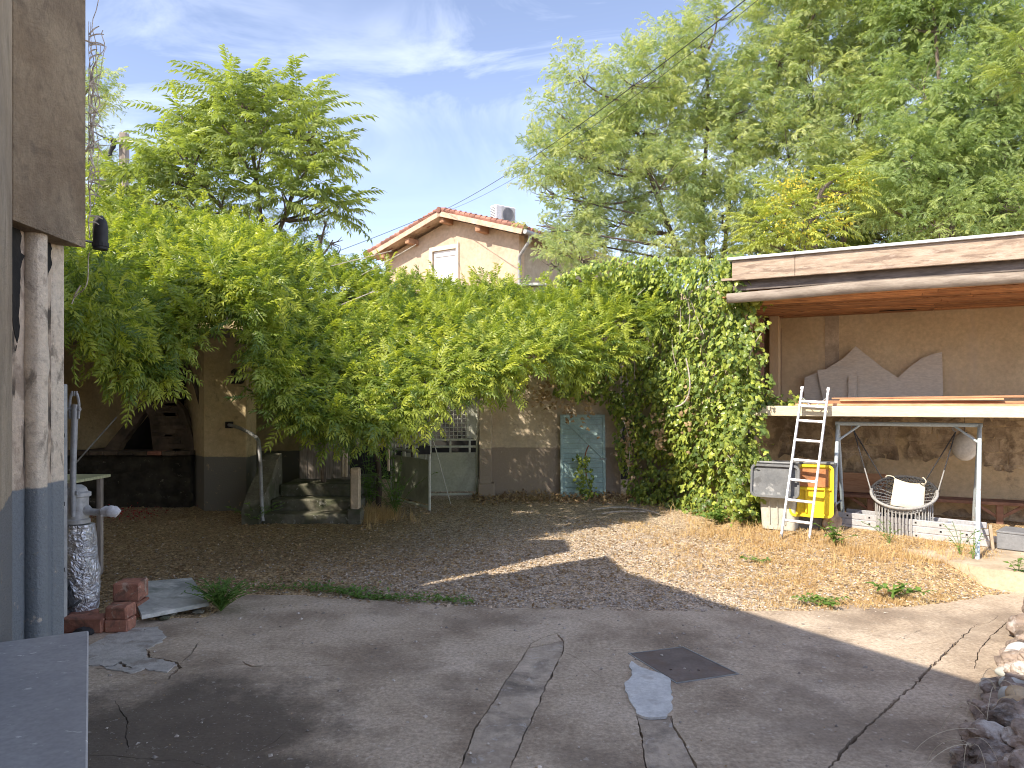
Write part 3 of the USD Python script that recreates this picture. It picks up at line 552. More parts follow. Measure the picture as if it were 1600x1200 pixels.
def brickm(c, L, W, Hh, ang, seed):
    v, f = box(-L / 2, L / 2, -W / 2, W / 2, 0, Hh, 0.012)
    v = v + 0.008 * (np.random.default_rng(seed).random(v.shape) - 0.5)
    return rotz((v, f), ang, c)
bricks = [((-3.46, 6.0, 0.0), 0.33, 0.14, 0.125, 0.02, 'long red brick on the ground in front of the foil column'), ((-3.195, 6.03, 0.0), 0.19, 0.16, 0.10, 0.05, 'lower of two red bricks at the corner of the pump plinth'),
          ((-3.195, 6.04, 0.102), 0.18, 0.16, 0.105, -0.03, 'upper of two red bricks at the corner of the pump plinth'), ((-3.33, 6.46, 0.14), 0.22, 0.2, 0.16, 0.1, 'brown brick standing behind the others beside the stone slab'),
          ((-3.33, 6.45, 0.0), 0.24, 0.22, 0.138, 0.03, 'dark bottom brick under the brown brick beside the stone slab'), ((-3.62, 6.22, 0.0), 0.2, 0.18, 0.10, -0.1, 'greyish brick at the foot of the foil column')]
for i, (c, L, W, Hh, a, lab) in enumerate(bricks):
    single('brick', brickm(c, L, W, Hh, a, i), M_BRICK, lab, 'brick', 'bricks round the pump')
q = [np.array(p) for p in [(-3.09, 6.17, 0.045), (-2.69, 6.56, 0.05), (-3.15, 7.27, 0.10), (-3.57, 6.86, 0.15)]]
sv = np.array(q + [p + [0, 0, 0.035] for p in q]); sf = np.array([[0, 2, 1], [0, 3, 2], [4, 5, 6], [4, 6, 7], [0, 1, 5], [0, 5, 4], [1, 2, 6], [1, 6, 5], [2, 3, 7], [2, 7, 6], [3, 0, 4], [3, 4, 7]])
single('stone_slab', (sv, sf), M_SLABST, 'flat grey stone slab lying tilted on rubble beside the bricks', 'stone slab')
for i in range(14):
    rr_ = np.random.default_rng(60 + i); a, b = rr_.random(2)
    c = q[0] * (1 - a) * (1 - b) + q[1] * a * (1 - b) + q[2] * a * b + q[3] * (1 - a) * b
    single('rubble_stone', rock((c[0], c[1], c[2] * 0.35), (0.05 + 0.03 * rr_.random(), 0.05, max(0.02, c[2] * 0.4)), i, 0.5, 1), M_STONE, 'small rubble stone propping up the tilted grey slab', 'stone', 'rubble under the grey slab')
single('concrete_lump', rock((-3.42, 5.9, 0.02), (0.08, 0.05, 0.04), 77, 0.5, 1), M_BLACK, 'small black lump of tar on the concrete in front of the bricks', 'lump')

# ---------------------------------------------------------------- rubble wall with pebbles, bottom right
W0, W1 = np.array([2.02, 3.45]), np.array([4.20, 6.10]); wd = (W1 - W0) / np.linalg.norm(W1 - W0); wn = np.array([wd[1], -wd[0]])
rw = thing('rubble_wall', 'low dry rubble wall of dark rough stones at the bottom right corner', 'stone wall', (*((W0 + W1) / 2 + wn * 0.3), 0))
core = Polygon([W0 - wd * 1.2 + wn * 0.14, W1 + wn * 0.12, W1 + wn * 1.2, W0 - wd * 1.2 + wn * 1.4])
put(rw, 'mortar_core', extr(core, -0.05, 0.13), M_EARTH)
r = np.random.default_rng(21); L = np.linalg.norm(W1 - W0)
for row, (z, off, sz) in enumerate([(0.05, 0.10, 0.10), (0.15, 0.16, 0.085), (0.17, 0.33, 0.10), (0.14, 0.52, 0.09), (0.13, 0.7, 0.09)]):
    t = -1.0
    while t < L - 0.02:
        s = sz * (0.75 + 0.7 * r.random()); p = W0 + wd * (t + s) + wn * (off + r.normal(0, 0.025))
        put(rw, 'stone', rotz(rock((0, 0, 0), (s * 1.15, s * 0.85, s * 0.72), int(r.integers(999)), 0.62, 3, 1.5), r.random() * 3, (*p, z + r.normal(0, 0.02))), M_LAVA)
        t += s * 1.75
put(rw, 'stone', rock((*(W1 + wn * 0.16), 0.2), (0.15, 0.13, 0.18), 501, 0.5, 3, 1.5), M_LAVA, 'taller end stone')
pebs = [((1592, 1018), 5.0, 0.30, (0.10, 0.07, 0.06), M_PEBBLE_W, 'white oval pebble, farthest back on the rubble wall'), ((1597, 1043), 4.75, 0.31, (0.12, 0.09, 0.065), M_PEBBLE_W, 'large white pebble second from the back on the rubble wall'),
        ((1583, 1053), 4.7, 0.27, (0.10, 0.06, 0.04), M_PEBBLE_G, 'flat grey green pebble in front of the white ones'), ((1590, 1070), 4.5, 0.28, (0.12, 0.08, 0.06), M_PEBBLE_G, 'big light grey pebble in the middle of the rubble wall top'),
        ((1592, 1087), 4.3, 0.27, (0.09, 0.07, 0.055), M_PEBBLE_T, 'pale tan pebble above the brown one on the rubble wall'), ((1594, 1107), 4.15, 0.26, (0.11, 0.08, 0.065), M_PEBBLE_T, 'smooth brown pebble nearest to the camera on the rubble wall'),
        ((1572, 1088), 4.35, 0.25, (0.045, 0.04, 0.06), M_PEBBLE_G, 'small upright grey stone beside the tan pebble'), ((1590, 1186), 3.6, 0.26, (0.07, 0.05, 0.04), M_PEBBLE_G, 'bluish grey pebble in the bottom right corner')]
for i, (pxy, Y, z, sz, mt, lab) in enumerate(pebs):
    p = P(pxy[0], pxy[1], Y); single('pebble', rotz(rock((0, 0, 0), sz, 300 + i, 0.12, 3, 0.8), 0.5 + i, (p[0], p[1], p[2])), mt, lab, 'pebble', 'pebbles on the rubble wall', smooth=True)
single('brick', brickm((2.62, 3.35, 0.22), 0.2, 0.1, 0.06, 0.6, 77), M_BRICK, 'broken red brick among the stones of the rubble wall', 'brick')
dg = thing('dry_weed_stems', 'thin dry weed stems hanging over the near end of the rubble wall', 'dry weed', (2.2, 3.8, 0.2))
for k in range(12):
    p = np.array([*(W0 + wd * r.random() * 1.1 + wn * 0.1), 0.25]); d = np.array([r.normal(-0.05, 0.1), r.normal(-0.05, 0.1), 0])
    put(dg, 'stem', tube(curve([p + [0, 0, 0.02], p + d * 0.7 + [0, 0, 0.10 * r.random()], p + d * 1.4 + [0, 0, -0.04], p + d * 1.7 + [0, 0, -0.12]], 9), 0.0013, 4), M_PALETWIG)

# ---------------------------------------------------------------- back of the yard: wall, niche with oven, steps, gate
M_GATE = surf('grey_green_gate', (0.30, 0.31, 0.24), (0.38, 0.385, 0.31), 2.2, 0.55, 0.12, 70, 0.004, 6, stain=[((0.13, 0.125, 0.1), 1.6, 0.56, 0.72, 0.5), ((0.16, 0.10, 0.06), 9, 0.68, 0.74, 0.5)])
M_GATEF = surf('gate_frame', (0.36, 0.37, 0.31), (0.46, 0.465, 0.41), 5, 0.55, 0.12, 70, 0.004, 5, stain=[((0.13, 0.08, 0.05), 9, 0.64, 0.7, 0.6)])
M_TEAL = surf('faded_teal_paint', (0.26, 0.38, 0.385), (0.35, 0.47, 0.47), 2.0, 0.6, 0.2, 90, 0.003, 6, stain=[((0.40, 0.47, 0.45), 5, 0.6, 0.72, 0.5), ((0.12, 0.18, 0.18), 3, 0.62, 0.74, 0.4)])
M_OLDWOOD = surf('weathered_wood', (0.16, 0.135, 0.115), (0.30, 0.265, 0.235), 5, 0.9, 0.5, 40, 0.006, 7, stretch=(6, 6, 0.6))
M_DARK = surf('dark_interior', (0.015, 0.014, 0.012), (0.03, 0.028, 0.025), 3, 1.0)
r = np.random.default_rng(33)
wl = thing('courtyard_wall', 'tall rendered wall closing the back of the courtyard, ochre above and grey below', 'wall', (0.5, 12.9, 0.2))
put(wl, 'wall', box(-0.42, 1.9, 12.9, 13.2, -0.2, 3.55, 0.01), M_YARDWALL)
put(wl, 'wall', box(-14, -3.3, 12.9, 13.2, -0.2, 3.3, 0.01), M_OCHRE)
put(wl, 'left_wall', box(-8.35, -8.05, 5.7, 12.89, -0.2, 6.2, 0.01), M_OCHRE)
put(wl, 'cornice', box(-0.42, 1.9, 12.85, 12.898, 1.88, 1.94, 0.01), M_YARDWALL)
put(wl, 'niche_roof', box(-8.5, -4.0, 10.9, 12.89, 2.86, 2.95, 0.01), M_OLDWOOD, 'old boards over the oven niche')
put(wl, 'gate_post', box(-0.56, -0.35, 12.62, 12.90, -0.2, 2.5, 0.012), M_STONE and M_YARDWALL)
put(wl, 'post_foot', box(-0.575, -0.30, 12.58, 12.90, -0.2, 0.48, 0.015), M_YARDWALL)
ce = P(815, 452, 12.9)
put(wl, 'raised_panel', box(-0.15, 0.55, 12.95, 13.15, 3.5, 3.90, 0.01), M_SLABST and surf('coping_stone', (0.34, 0.25, 0.20), (0.46, 0.36, 0.29), 4, 0.9, 0.4, 50, 0.01))
put(wl, 'coping', box(-0.2, 0.6, 12.88, 13.2, 3.901, 3.95, 0.01), M_PATCH)
bb = thing('yard_behind_wall', 'dark shaded building front seen through the gate grille', 'building', (-2, 15, 0))
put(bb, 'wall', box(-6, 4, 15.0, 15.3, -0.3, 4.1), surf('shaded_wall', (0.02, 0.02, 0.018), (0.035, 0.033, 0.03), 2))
# niche and pillar
pl = thing('rendered_pillar', 'ochre rendered pillar with grey foot, number 16 on it, right of the oven niche', 'pillar', (-4.4, 11.4, 0.1))
put(pl, 'pillar', box(-4.76, -4.095, 11.4, 11.85, -0.2, 2.9, 0.012), M_OCHRE)
for txt, xx in (('1', 358), ('6', 366)):
    tm = meshkit.text_mesh(txt, 0.22, 0.02, True); tv = np.array(tm.vertices)
    o = P(xx, 599, 11.39); put(pl, 'numeral', (np.column_stack([tv[:, 0] * 0.9, -tv[:, 2], tv[:, 1]]) + o, np.array(tm.faces)), surf('numeral_' + ('one' if txt == '1' else 'six'), (0.03, 0.026, 0.018), (0.05, 0.042, 0.03), 10))
sw = thing('niche_side_wall', 'splayed ochre wall on the right side of the oven niche with sun flecks', 'wall', (-5.3, 12.1, 0.1))
put(sw, 'wall', extr(Polygon([(-4.77, 11.45), (-4.77, 11.8), (-5.7, 12.89), (-5.85, 12.89)]), -0.2, 2.9), M_OCHRE)
M_SOOTSTONE = surf('sooty_stone', (0.018, 0.016, 0.012), (0.05, 0.044, 0.033), 5, 0.95, 0.7, 45, 0.02, 8, island=0.3, stain=[((0.2, 0.18, 0.14), 9, 0.66, 0.72, 0.6)])
ov = thing('brick_oven', 'blackened outdoor brick oven with pointed hood on a stone base under the vines', 'oven', (-6.2, 12.0, 0.1))
put(ov, 'base', box(-7.1, -5.12, 11.75, 12.88, -0.2, 1.02, 0.02), M_SOOTSTONE)
rr = np.random.default_rng(8)
for k in range(46):
    x = -7.05 + 1.9 * rr.random(); z = 0.1 + 0.85 * rr.random()
    put(ov, 'base_stone', rock((x, 11.75, z), (0.07 + 0.08 * rr.random(), 0.015, 0.05 + 0.05 * rr.random()), 200 + k, 0.4, 1), M_SOOTSTONE)
for k in range(9): put(ov, 'counter_brick', box(-7.15 + k * 0.23, -6.93 + k * 0.23, 11.68, 12.0, 1.022 + 0.006 * rr.random(), 1.085 + 0.012 * rr.random(), 0.008), M_BRICK if k == 6 else M_SOOTBRICK)
put(ov, 'counter', box(-7.1, -5.12, 12.002, 12.88, 1.02, 1.08, 0.01), M_SOOTBRICK)
# hood: two faces with an opening between
def ox(px, py): q = P(px, py, 11.95); return q[0], q[2]
outer = Polygon([ox(150, 719), ox(172, 690), ox(205, 650), ox(225, 624), ox(270, 622), ox(287, 640), ox(300, 680), ox(308, 719)])
opening = Polygon([ox(178, 720), ox(190, 694), ox(215, 660), ox(228, 642), ox(234, 655), ox(238, 690), ox(241, 720)])
hv, hf = extr(outer.difference(opening), 0, 0.16)
put(ov, 'hood_front', (np.column_stack([hv[:, 0], 12.1 - hv[:, 2], hv[:, 1]]), hf[:, ::-1]), M_SOOTBRICK)
hv, hf = extr(outer.buffer(-0.02), 0, 0.7)
put(ov, 'hood_back', (np.column_stack([hv[:, 0], 12.88 - hv[:, 2] * 0.6, hv[:, 1]]), hf[:, ::-1]), M_SOOT)
put(ov, 'chimney', box(-6.05, -5.45, 12.2, 12.88, 1.9, 3.2, 0.02), M_SOOTBRICK)
for k in range(70):
    p_ = (outer.bounds[0] + rr.random() * (outer.bounds[2] - outer.bounds[0]), outer.bounds[1] + rr.random() * (outer.bounds[3] - outer.bounds[1]))
    b_ = Polygon([(p_[0] - .1, p_[1] - .03), (p_[0] + .1, p_[1] - .03), (p_[0] + .1, p_[1] + .03), (p_[0] - .1, p_[1] + .03)])
    if outer.contains(b_) and not opening.intersects(b_): put(ov, 'brick', box(p_[0] - .1, p_[0] + .1, 11.925, 11.95, p_[1] - .03, p_[1] + .03, 0.008), M_SOOTBRICK)
rd = P(105, 705, 10.5)
single('leaning_rod', tube([P(108, 735, 11.3), P(182, 652, 11.8)], 0.012, 6), M_GREYMETAL, 'thin grey rod leaning against the wall left of the oven', 'rod')
tb = thing('small_table', 'small pale green wooden table behind the hand pump', 'table', (-4.4, 7.5, 0.06))
for k in range(4): put(tb, 'board', box(-4.85, -4.25, 7.2 + k * 0.16, 7.352 + k * 0.16, 1.07, 1.10, 0.004), surf(f'pale_green_board_{"abcd"[k]}', (0.30, 0.31, 0.18), (0.42, 0.42, 0.27), 6, 0.8, stretch=(0.5, 6, 6)))
for sx in (-4.8, -4.32):
    for sy in (7.25, 7.75): put(tb, 'leg', box(sx - 0.025, sx + 0.025, sy - 0.025, sy + 0.025, 0.02, 1.068), M_OLDWOOD)
rfl = thing('red_flowers', 'patch of small dark red blooms on the ground before the oven', 'flowers', (-5.5, 10.6, 0.15), kind='stuff')
n = 260; pos = np.column_stack([r.normal(-5.75, 0.30, n), r.normal(10.9, 0.30, n), 0.16 + 0.13 * r.random(n)])
lf = (np.array([[0, 0, 0], [0.5, 0.35, 0.1], [1, 0, 0.05], [0.5, -0.35, 0.1]]), np.array([[0, 1, 2], [0, 2, 3]]))
scatter(rfl, 'blooms', [lf], [M_REDFILM], pos, r.normal(0, 1, (n, 3)), r.normal(0, 1, (n, 3)), 0.018 + 0.02 * r.random(n))
# steps
st = thing('stone_steps', 'three worn mossy stone steps rising under the vines', 'steps', (-2.85, 10.8, 0.1))
for k, (y0, z0) in enumerate([(10.42, 0.285), (10.80, 0.44), (11.18, 0.62)]):
    s = box(-3.52, -2.16 - 0.06 * k, y0, y0 + (0.42 if k < 2 else 1.7), -0.1 if k == 0 else z0 - 0.175, z0, 0.02); v, f = trimesh.remesh.subdivide_to_size(*s, 0.12)[:2]
    put(st, 'step', (v + 0.02 * (meshkit.fbm(v * 5, 3, 40 + k)[:, None] - 0.5), f), M_STONE)
put(st, 'landing_fill', box(-3.5, -2.3, 10.9, 12.85, -0.1, 0.43), M_STONE)
ck = thing('stone_cheek', 'sloping mossy stone cheek wall on the left of the steps', 'low wall', (-3.7, 10.9, 0.1))
cv, cf = extr(Polygon([(10.38, -0.1), (10.38, 0.34), (10.6, 0.55), (11.25, 1.06), (11.38, 1.08), (11.38, -0.1)]), 0, 0.26)
v, f = trimesh.remesh.subdivide_to_size(np.column_stack([-3.80 + cv[:, 2], cv[:, 0], cv[:, 1]]), cf, 0.1)[:2]
put(ck, 'cheek', (v + 0.035 * (meshkit.fbm(v * 4, 3, 45)[:, None] - 0.5), f), M_STONE)
hr = thing('pipe_handrail', 'bent grey pipe handrail from the pillar down beside the steps', 'handrail', P(411, 812, 10.42))
hp = [P(358, 664, 11.38), P(375, 669, 11.1), P(388, 675, 10.9), P(399, 682, 10.75), P(404, 690, 10.62), P(406, 710, 10.56), P(408, 760, 10.48), P(411, 814, 10.42)]
put(hr, 'pipe', tube(np.vstack([curve(hp[:5], 12)[:-1], curve(hp[4:], 12)]), 0.026, 10), M_GREYMETAL, smooth=50)
put(hr, 'wall_flange', box(hp[0][0] - 0.06, hp[0][0] + 0.06, 11.37, 11.398, hp[0][2] - 0.05, hp[0][2] + 0.05), M_BLACK)
sp = thing('stone_post', 'short square stone post at the right of the steps', 'post', (-2.22, 10.5, 0.1))
put(sp, 'shaft', box(-2.285, -2.16, 10.44, 10.57, 0.35, 0.935, 0.015), M_PATCH and M_APRON)
put(sp, 'foot', box(-2.33, -2.12, 10.40, 10.60, -0.1, 0.348, 0.02), M_STONE)
bdT = thing('plank_door', 'old grey plank door standing behind the steps, flecked with sun', 'door', (-3.0, 11.9, 0.6))
for k in range(6):
    x0 = -3.42 + k * 0.135; put(bdT, 'plank', box(x0, x0 + 0.128, 11.9, 11.935, 0.62 + 0.02 * r.random(), 2.2, 0.004), M_OLDWOOD)
for z in (0.9, 1.9): put(bdT, 'batten', box(-3.42, -2.62, 11.937, 11.96, z, z + 0.1), M_OLDWOOD)
cb = thing('cane_bundle', 'thin pale canes standing right of the plank door', 'canes', (-2.5, 11.2, 0.3))
for px in (536, 541, 607): put(cb, 'cane', tube([P(px, 745 if px < 600 else 736, 11.0), P(px + 1, 640, 11.1)], [0.022, 0.018], 6), M_APRON)
# gate
gt = thing('metal_gate', 'grey green sheet metal double gate with mesh top, left leaf swung inwards', 'gate', (-1.4, 12.5, 0.2))
def leaf(h, w_, top, frontdir):
    """A leaf from its hinge h along direction w_ (full width), as boards, frame and grille."""
    W = np.linalg.norm(w_); X = np.r_[w_ / W, 0]; o = np.r_[h, 0]
    Yd = np.array([-X[1], X[0], 0])
    fr = lambda m: frame(m, o, X, Yd, (0, 0, 1))
    g0 = 0.30
    put(gt, 'sheet_panel', fr(box(0.045, W - 0.045, -0.008, 0.008, g0 + 0.03, 1.0, 0.002)), M_GATE)
    put(gt, 'stile', fr(tube([(0.02, 0, g0 - 0.06), (0.02, 0, top)], 0.024, 8)), M_GATEF)
    put(gt, 'stile', fr(tube([(W - 0.02, 0, g0 - 0.06), (W - 0.02, 0, top)], 0.024, 8)), M_GATEF)
    for z in (g0 - 0.02, 1.10, 1.22, top - 0.02): put(gt, 'rail', fr(tube([(0.03, 0, z), (W - 0.03, 0, z)], 0.02, 8)), M_GATEF)
    for k in range(4): put(gt, 'short_bar', fr(box(0.15 + k * (W - 0.3) / 3 - 0.018, 0.15 + k * (W - 0.3) / 3 + 0.018, -0.012, 0.012, 1.0, 1.24)), M_GATEF)
    put(gt, 'mesh_border', fr(box(W - 0.2 if frontdir else 0.045, W - 0.045 if frontdir else 0.2, -0.006, 0.006, 1.25, top - 0.03, 0.002)), M_GATEF)
    for x in np.arange(0.07, W - 0.05, 0.072): put(gt, 'grille_wire', fr(tube([(x, 0.006, 1.22), (x, 0.006, top - 0.02)], 0.0075, 5)), M_GATEF)
    for z in np.arange(1.29, top - 0.05, 0.072): put(gt, 'grille_wire', fr(tube([(0.03, -0.007, z), (W - 0.03, -0.007, z)], 0.0075, 5)), M_GATEF)
leaf(np.array([-0.58, 12.78]), np.array([-1.30, -0.10]), 2.1, False)
leaf(np.array([-2.0, 12.25]), np.array([0.77, -1.15]), 2.1, True)
lk = P(664, 703, 11.05); put(gt, 'lock_box', box(lk[0] - 0.09, lk[0] + 0.08, 11.02, 11.07, lk[2] - 0.065, lk[2] + 0.065, 0.006), M_BLACK)
single('prop_rod', tube([P(677, 688, 11.1), P(704, 787, 11.9)], 0.007, 6), M_GATEF, 'thin rod propping the gate leaf open', 'rod')
# teal shutter
A3, B3 = P(876, 777, 12.72), P(946, 783, 12.60)
tz0 = 0.2; th = 1.42; wv_ = 0.775
ts = thing('teal_shutter', 'faded teal boarded shutter leaning against the back wall beside the ivy', 'shutter', (1.2, 12.66, 0.2))
so = np.array([P(876, 777, 12.70)[0], 12.70, 0.235]); tilt = 0.09
sX = np.array([1, 0, 0.0]); sZ = np.array([0, math.sin(tilt), math.cos(tilt)]); sY = np.cross(sZ, sX)
fs = lambda m: frame(m, so, sX, sY, sZ)
nb = 17
for k in range(nb): put(ts, 'board', fs(box(0, wv_, 0, 0.022, k * th / nb + 0.0015, (k + 1) * th / nb - 0.0015, 0.003)), M_TEAL)
for a, b in ((0.0, 0.045), (wv_ - 0.045, wv_)): put(ts, 'edge_strip', fs(box(a, b, -0.026, -0.0005, 0, th, 0.002)), M_TEAL)
for z in (0.0, 0.62, th - 0.045): put(ts, 'crossbar', fs(box(0.046, wv_ - 0.046, -0.024, -0.0005, z, z + 0.045, 0.002)), M_TEAL)
put(ts, 'brace', fs(bar((0.05, -0.012, th - 0.06), (wv_ - 0.05, -0.012, 0.69), 0.045, 0.022, (0, 1, 0))), M_TEAL)
put(ts, 'brace', fs(bar((0.05, -0.012, 0.60), (wv_ * 0.7, -0.012, 0.04), 0.045, 0.022, (0, 1, 0))), M_TEAL)
put(ts, 'bolt', fs(box(wv_ - 0.10, wv_ + 0.02, -0.04, -0.0265, 0.645, 0.665)), M_GREYMETAL)

# ---------------------------------------------------------------- the open shed on the right and what it holds
S0 = np.array([3.826, 9.4]); E = np.array([0.883, -0.469]); E /= np.linalg.norm(E); Nn = np.array([-E[1], E[0]])
def SH(m): return frame(m, (*S0, 0), (*E, 0), (*Nn, 0), (0, 0, 1))
def sw3(t, d, z): return np.array([*(S0 + E * t + Nn * d), z])
def shp(px, py, d):
    """(along, height) on the shed's plane d metres behind its front edge."""
    c = (px - 800) / FPX; o = S0 + Nn * d
    t = (c * o[1] - o[0]) / (E[0] - c * E[1]); Y = o[1] + E[1] * t
    return t, EYE + (HOR - py) / FPX * Y
FL = 0.20
M_FASCIA = surf('sun_bleached_fascia', (0.28, 0.212, 0.158), (0.39, 0.312, 0.242), 3, 0.85, 0.6, 30, 0.008, 8, stretch=(1.2, 1.2, 9), stain=[((0.15, 0.105, 0.08), 2.6, 0.55, 0.64, 0.7, (1, 1, 7)), ((0.44, 0.36, 0.30), 5, 0.6, 0.68, 0.5, (1, 1, 4))])
M_DARKBEAM = surf('dark_beam', (0.09, 0.075, 0.065), (0.17, 0.145, 0.13), 4, 0.9, 0.5, 30, 0.006, 7, stretch=(1, 1, 7))
M_LOG = surf('grey_log', (0.19, 0.158, 0.128), (0.28, 0.24, 0.2), 3, 0.9, 0.5, 30, 0.008, 8, stretch=(1, 1, 6), stain=[((0.14, 0.11, 0.09), 3, 0.57, 0.68, 0.6)])
M_SOFFIT = surf('orange_soffit_boards', (0.34, 0.155, 0.07), (0.50, 0.26, 0.12), 2.5, 0.8, 0.4, 25, 0.005, 8, stretch=(1, 5, 5), island=0.3, stain=[((0.16, 0.075, 0.04), 3, 0.55, 0.66, 0.7, (1, 5, 5))])
M_SHEDUP = surf('shed_upper_render', (0.56, 0.43, 0.255), (0.65, 0.52, 0.33), 0.9, 0.95, 0.3, 40, 0.01, 7, stain=[((0.33, 0.24, 0.16), 0.8, 0.5, 0.7, 0.6), ((0.52, 0.42, 0.31), 1.5, 0.6, 0.72, 0.5, (1.2, 1.2, 0.2))])
M_SHEDLOW = surf('shed_lower_render', (0.47, 0.355, 0.215), (0.58, 0.455, 0.295), 1.1, 0.95, 0.6, 35, 0.02, 8, stain=[((0.15, 0.11, 0.075), 1.5, 0.55, 0.62, 0.7), ((0.58, 0.48, 0.36), 3.5, 0.62, 0.7, 0.5)])
M_RUBBLE = surf('bare_rubble', (0.24, 0.178, 0.12), (0.42, 0.33, 0.235), 5, 0.95, 0.9, 30, 0.03, 8, island=0.12, stain=[((0.50, 0.40, 0.28), 3.5, 0.54, 0.62, 0.8), ((0.10, 0.072, 0.048), 2.4, 0.55, 0.66, 0.7)])
M_PALETIM = surf('pale_timber', (0.60, 0.52, 0.36), (0.72, 0.64, 0.47), 2.5, 0.75, 0.25, 40, 0.004, 7, stretch=(1, 1, 8), stain=[((0.5, 0.42, 0.28), 2, 0.56, 0.7, 0.5)])
M_REDWOOD = surf('reddish_boards', (0.34, 0.17, 0.09), (0.48, 0.28, 0.16), 3, 0.85, 0.3, 30, 0.005, 7, stretch=(1, 1, 7), island=0.3)
M_BENCH = surf('brown_bench', (0.13, 0.07, 0.05), (0.22, 0.125, 0.09), 4, 0.85, 0.3, 40, 0.005, 6)
M_ALU = surf('aluminium', (0.60, 0.61, 0.64), (0.68, 0.69, 0.72), 6, 0.42, 0.05, 90, 0.002, 4, metal=0.55, spec=0.5)
M_STEEL = surf('blue_grey_steel', (0.36, 0.43, 0.47), (0.46, 0.53, 0.57), 6, 0.45, 0.08, 90, 0.002, 5, spec=0.5, stain=[((0.3, 0.24, 0.2), 12, 0.67, 0.72, 0.6)])
M_SCREED = surf('grey_stone_panel', (0.46, 0.41, 0.335), (0.58, 0.525, 0.44), 2.5, 0.95, 0.3, 35, 0.006, 8, stretch=(1, 1, 3))
M_BINGREY = surf('bin_dark_grey', (0.10, 0.105, 0.11), (0.14, 0.145, 0.15), 5, 0.5, 0.08, 100, 0.002, 4, spec=0.45, stain=[((0.3, 0.29, 0.27), 4, 0.6, 0.75, 0.5)])
M_BINPALE = surf('bin_pale_grey', (0.42, 0.42, 0.37), (0.52, 0.515, 0.46), 3, 0.55, 0.08, 90, 0.003, 5, stain=[((0.3, 0.27, 0.22), 3, 0.56, 0.7, 0.6)])
M_BINLID = surf('bin_lid_grey', (0.10, 0.106, 0.112), (0.16, 0.166, 0.172), 3, 0.4, 0.06, 90, 0.002, 5, spec=0.5, stain=[((0.5, 0.5, 0.48), 6, 0.62, 0.72, 0.5), ((0.07, 0.07, 0.07), 4, 0.62, 0.68, 0.7)])
M_YELLOW = surf('yellow_plastic', (0.72, 0.52, 0.015), (0.82, 0.62, 0.03), 5, 0.4, 0.05, 80, 0.002, 4, spec=0.5, stain=[((0.55, 0.40, 0.05), 6, 0.6, 0.75, 0.4)])
M_CREAM = surf('cream_cotton', (0.66, 0.60, 0.48), (0.74, 0.68, 0.56), 12, 0.95, 0.4, 160, 0.003, 5)
M_PAPER = surf('white_paper', (0.60, 0.57, 0.52), (0.70, 0.67, 0.62), 6, 0.9, 0.2, 60, 0.004, 4)
M_ROPEB = surf('black_rope', (0.02, 0.02, 0.022), (0.05, 0.05, 0.052), 60, 0.85, 0.5, 160, 0.004, 3)
M_ROPEG = surf('grey_rope', (0.22, 0.22, 0.215), (0.32, 0.315, 0.305), 40, 0.9, 0.5, 160, 0.004, 3)
M_CLOTH = surf('brown_cloth', (0.24, 0.18, 0.13), (0.40, 0.33, 0.26), 8, 0.95, 0.5, 60, 0.01)
M_SLATE = surf('dark_grey_panel', (0.14, 0.145, 0.155), (0.19, 0.195, 0.205), 5, 0.6, 0.1, 80, 0.003, 5)
M_ZINC = surf('zinc_edge', (0.62, 0.63, 0.65), (0.72, 0.73, 0.75), 6, 0.4, 0.05, 60, 0.002, 4, metal=0.3)
r = np.random.default_rng(44)
ap = single('concrete_apron', trimesh.remesh.subdivide_to_size(*extr(Polygon([tuple((S0 + E * t + Nn * d)) for t, d in ((-0.2, -0.05), (0.25, -0.45), (0.9, -0.65), (1.3, -1.0), (1.75, -1.36), (5.5, -1.75), (5.5, 1.9), (-0.9, 1.9))]), -0.1, FL), 0.25)[:2], M_APRON, 'tan concrete apron in front of the open shed', 'apron', kind='structure')
shd = thing('open_shed', 'open fronted lean-to shed with timber fascia and a shelf halfway up', 'shed', sw3(1.5, 0.8, FL))
T0, T1 = -0.95, 5.5
put(shd, 'upper_back_wall', SH(box(T0, T1, 1.9, 2.1, 1.80, 3.45, 0.01)), M_SHEDUP)
put(shd, 'lower_back_wall', SH(box(T0, T1, 1.88, 2.1, FL, 1.798, 0.01)), M_SHEDLOW)
def patchpoly(px0, py0, px1, py1, seed):
    a = shp(px0, py0, 1.86); b = shp(px1, py1, 1.86)
    ring = [(a[0], a[1]), ((a[0] + b[0]) / 2, a[1]), (b[0], a[1]), (b[0], (a[1] + b[1]) / 2), (b[0], b[1]), ((a[0] + b[0]) / 2, b[1]), (a[0], b[1]), (a[0], (a[1] + b[1]) / 2), (a[0], a[1])]
    return Polygon(jag(ring, 0.05, 0.03, seed)).buffer(0)
patches = [patchpoly(1312, 655, 1402, 716, 1), patchpoly(1420, 655, 1508, 716, 2), patchpoly(1538, 655, 1640, 735, 3), patchpoly(1222, 660, 1300, 718, 4), patchpoly(1480, 800, 1560, 835, 6), patchpoly(1575, 795, 1640, 830, 7)]
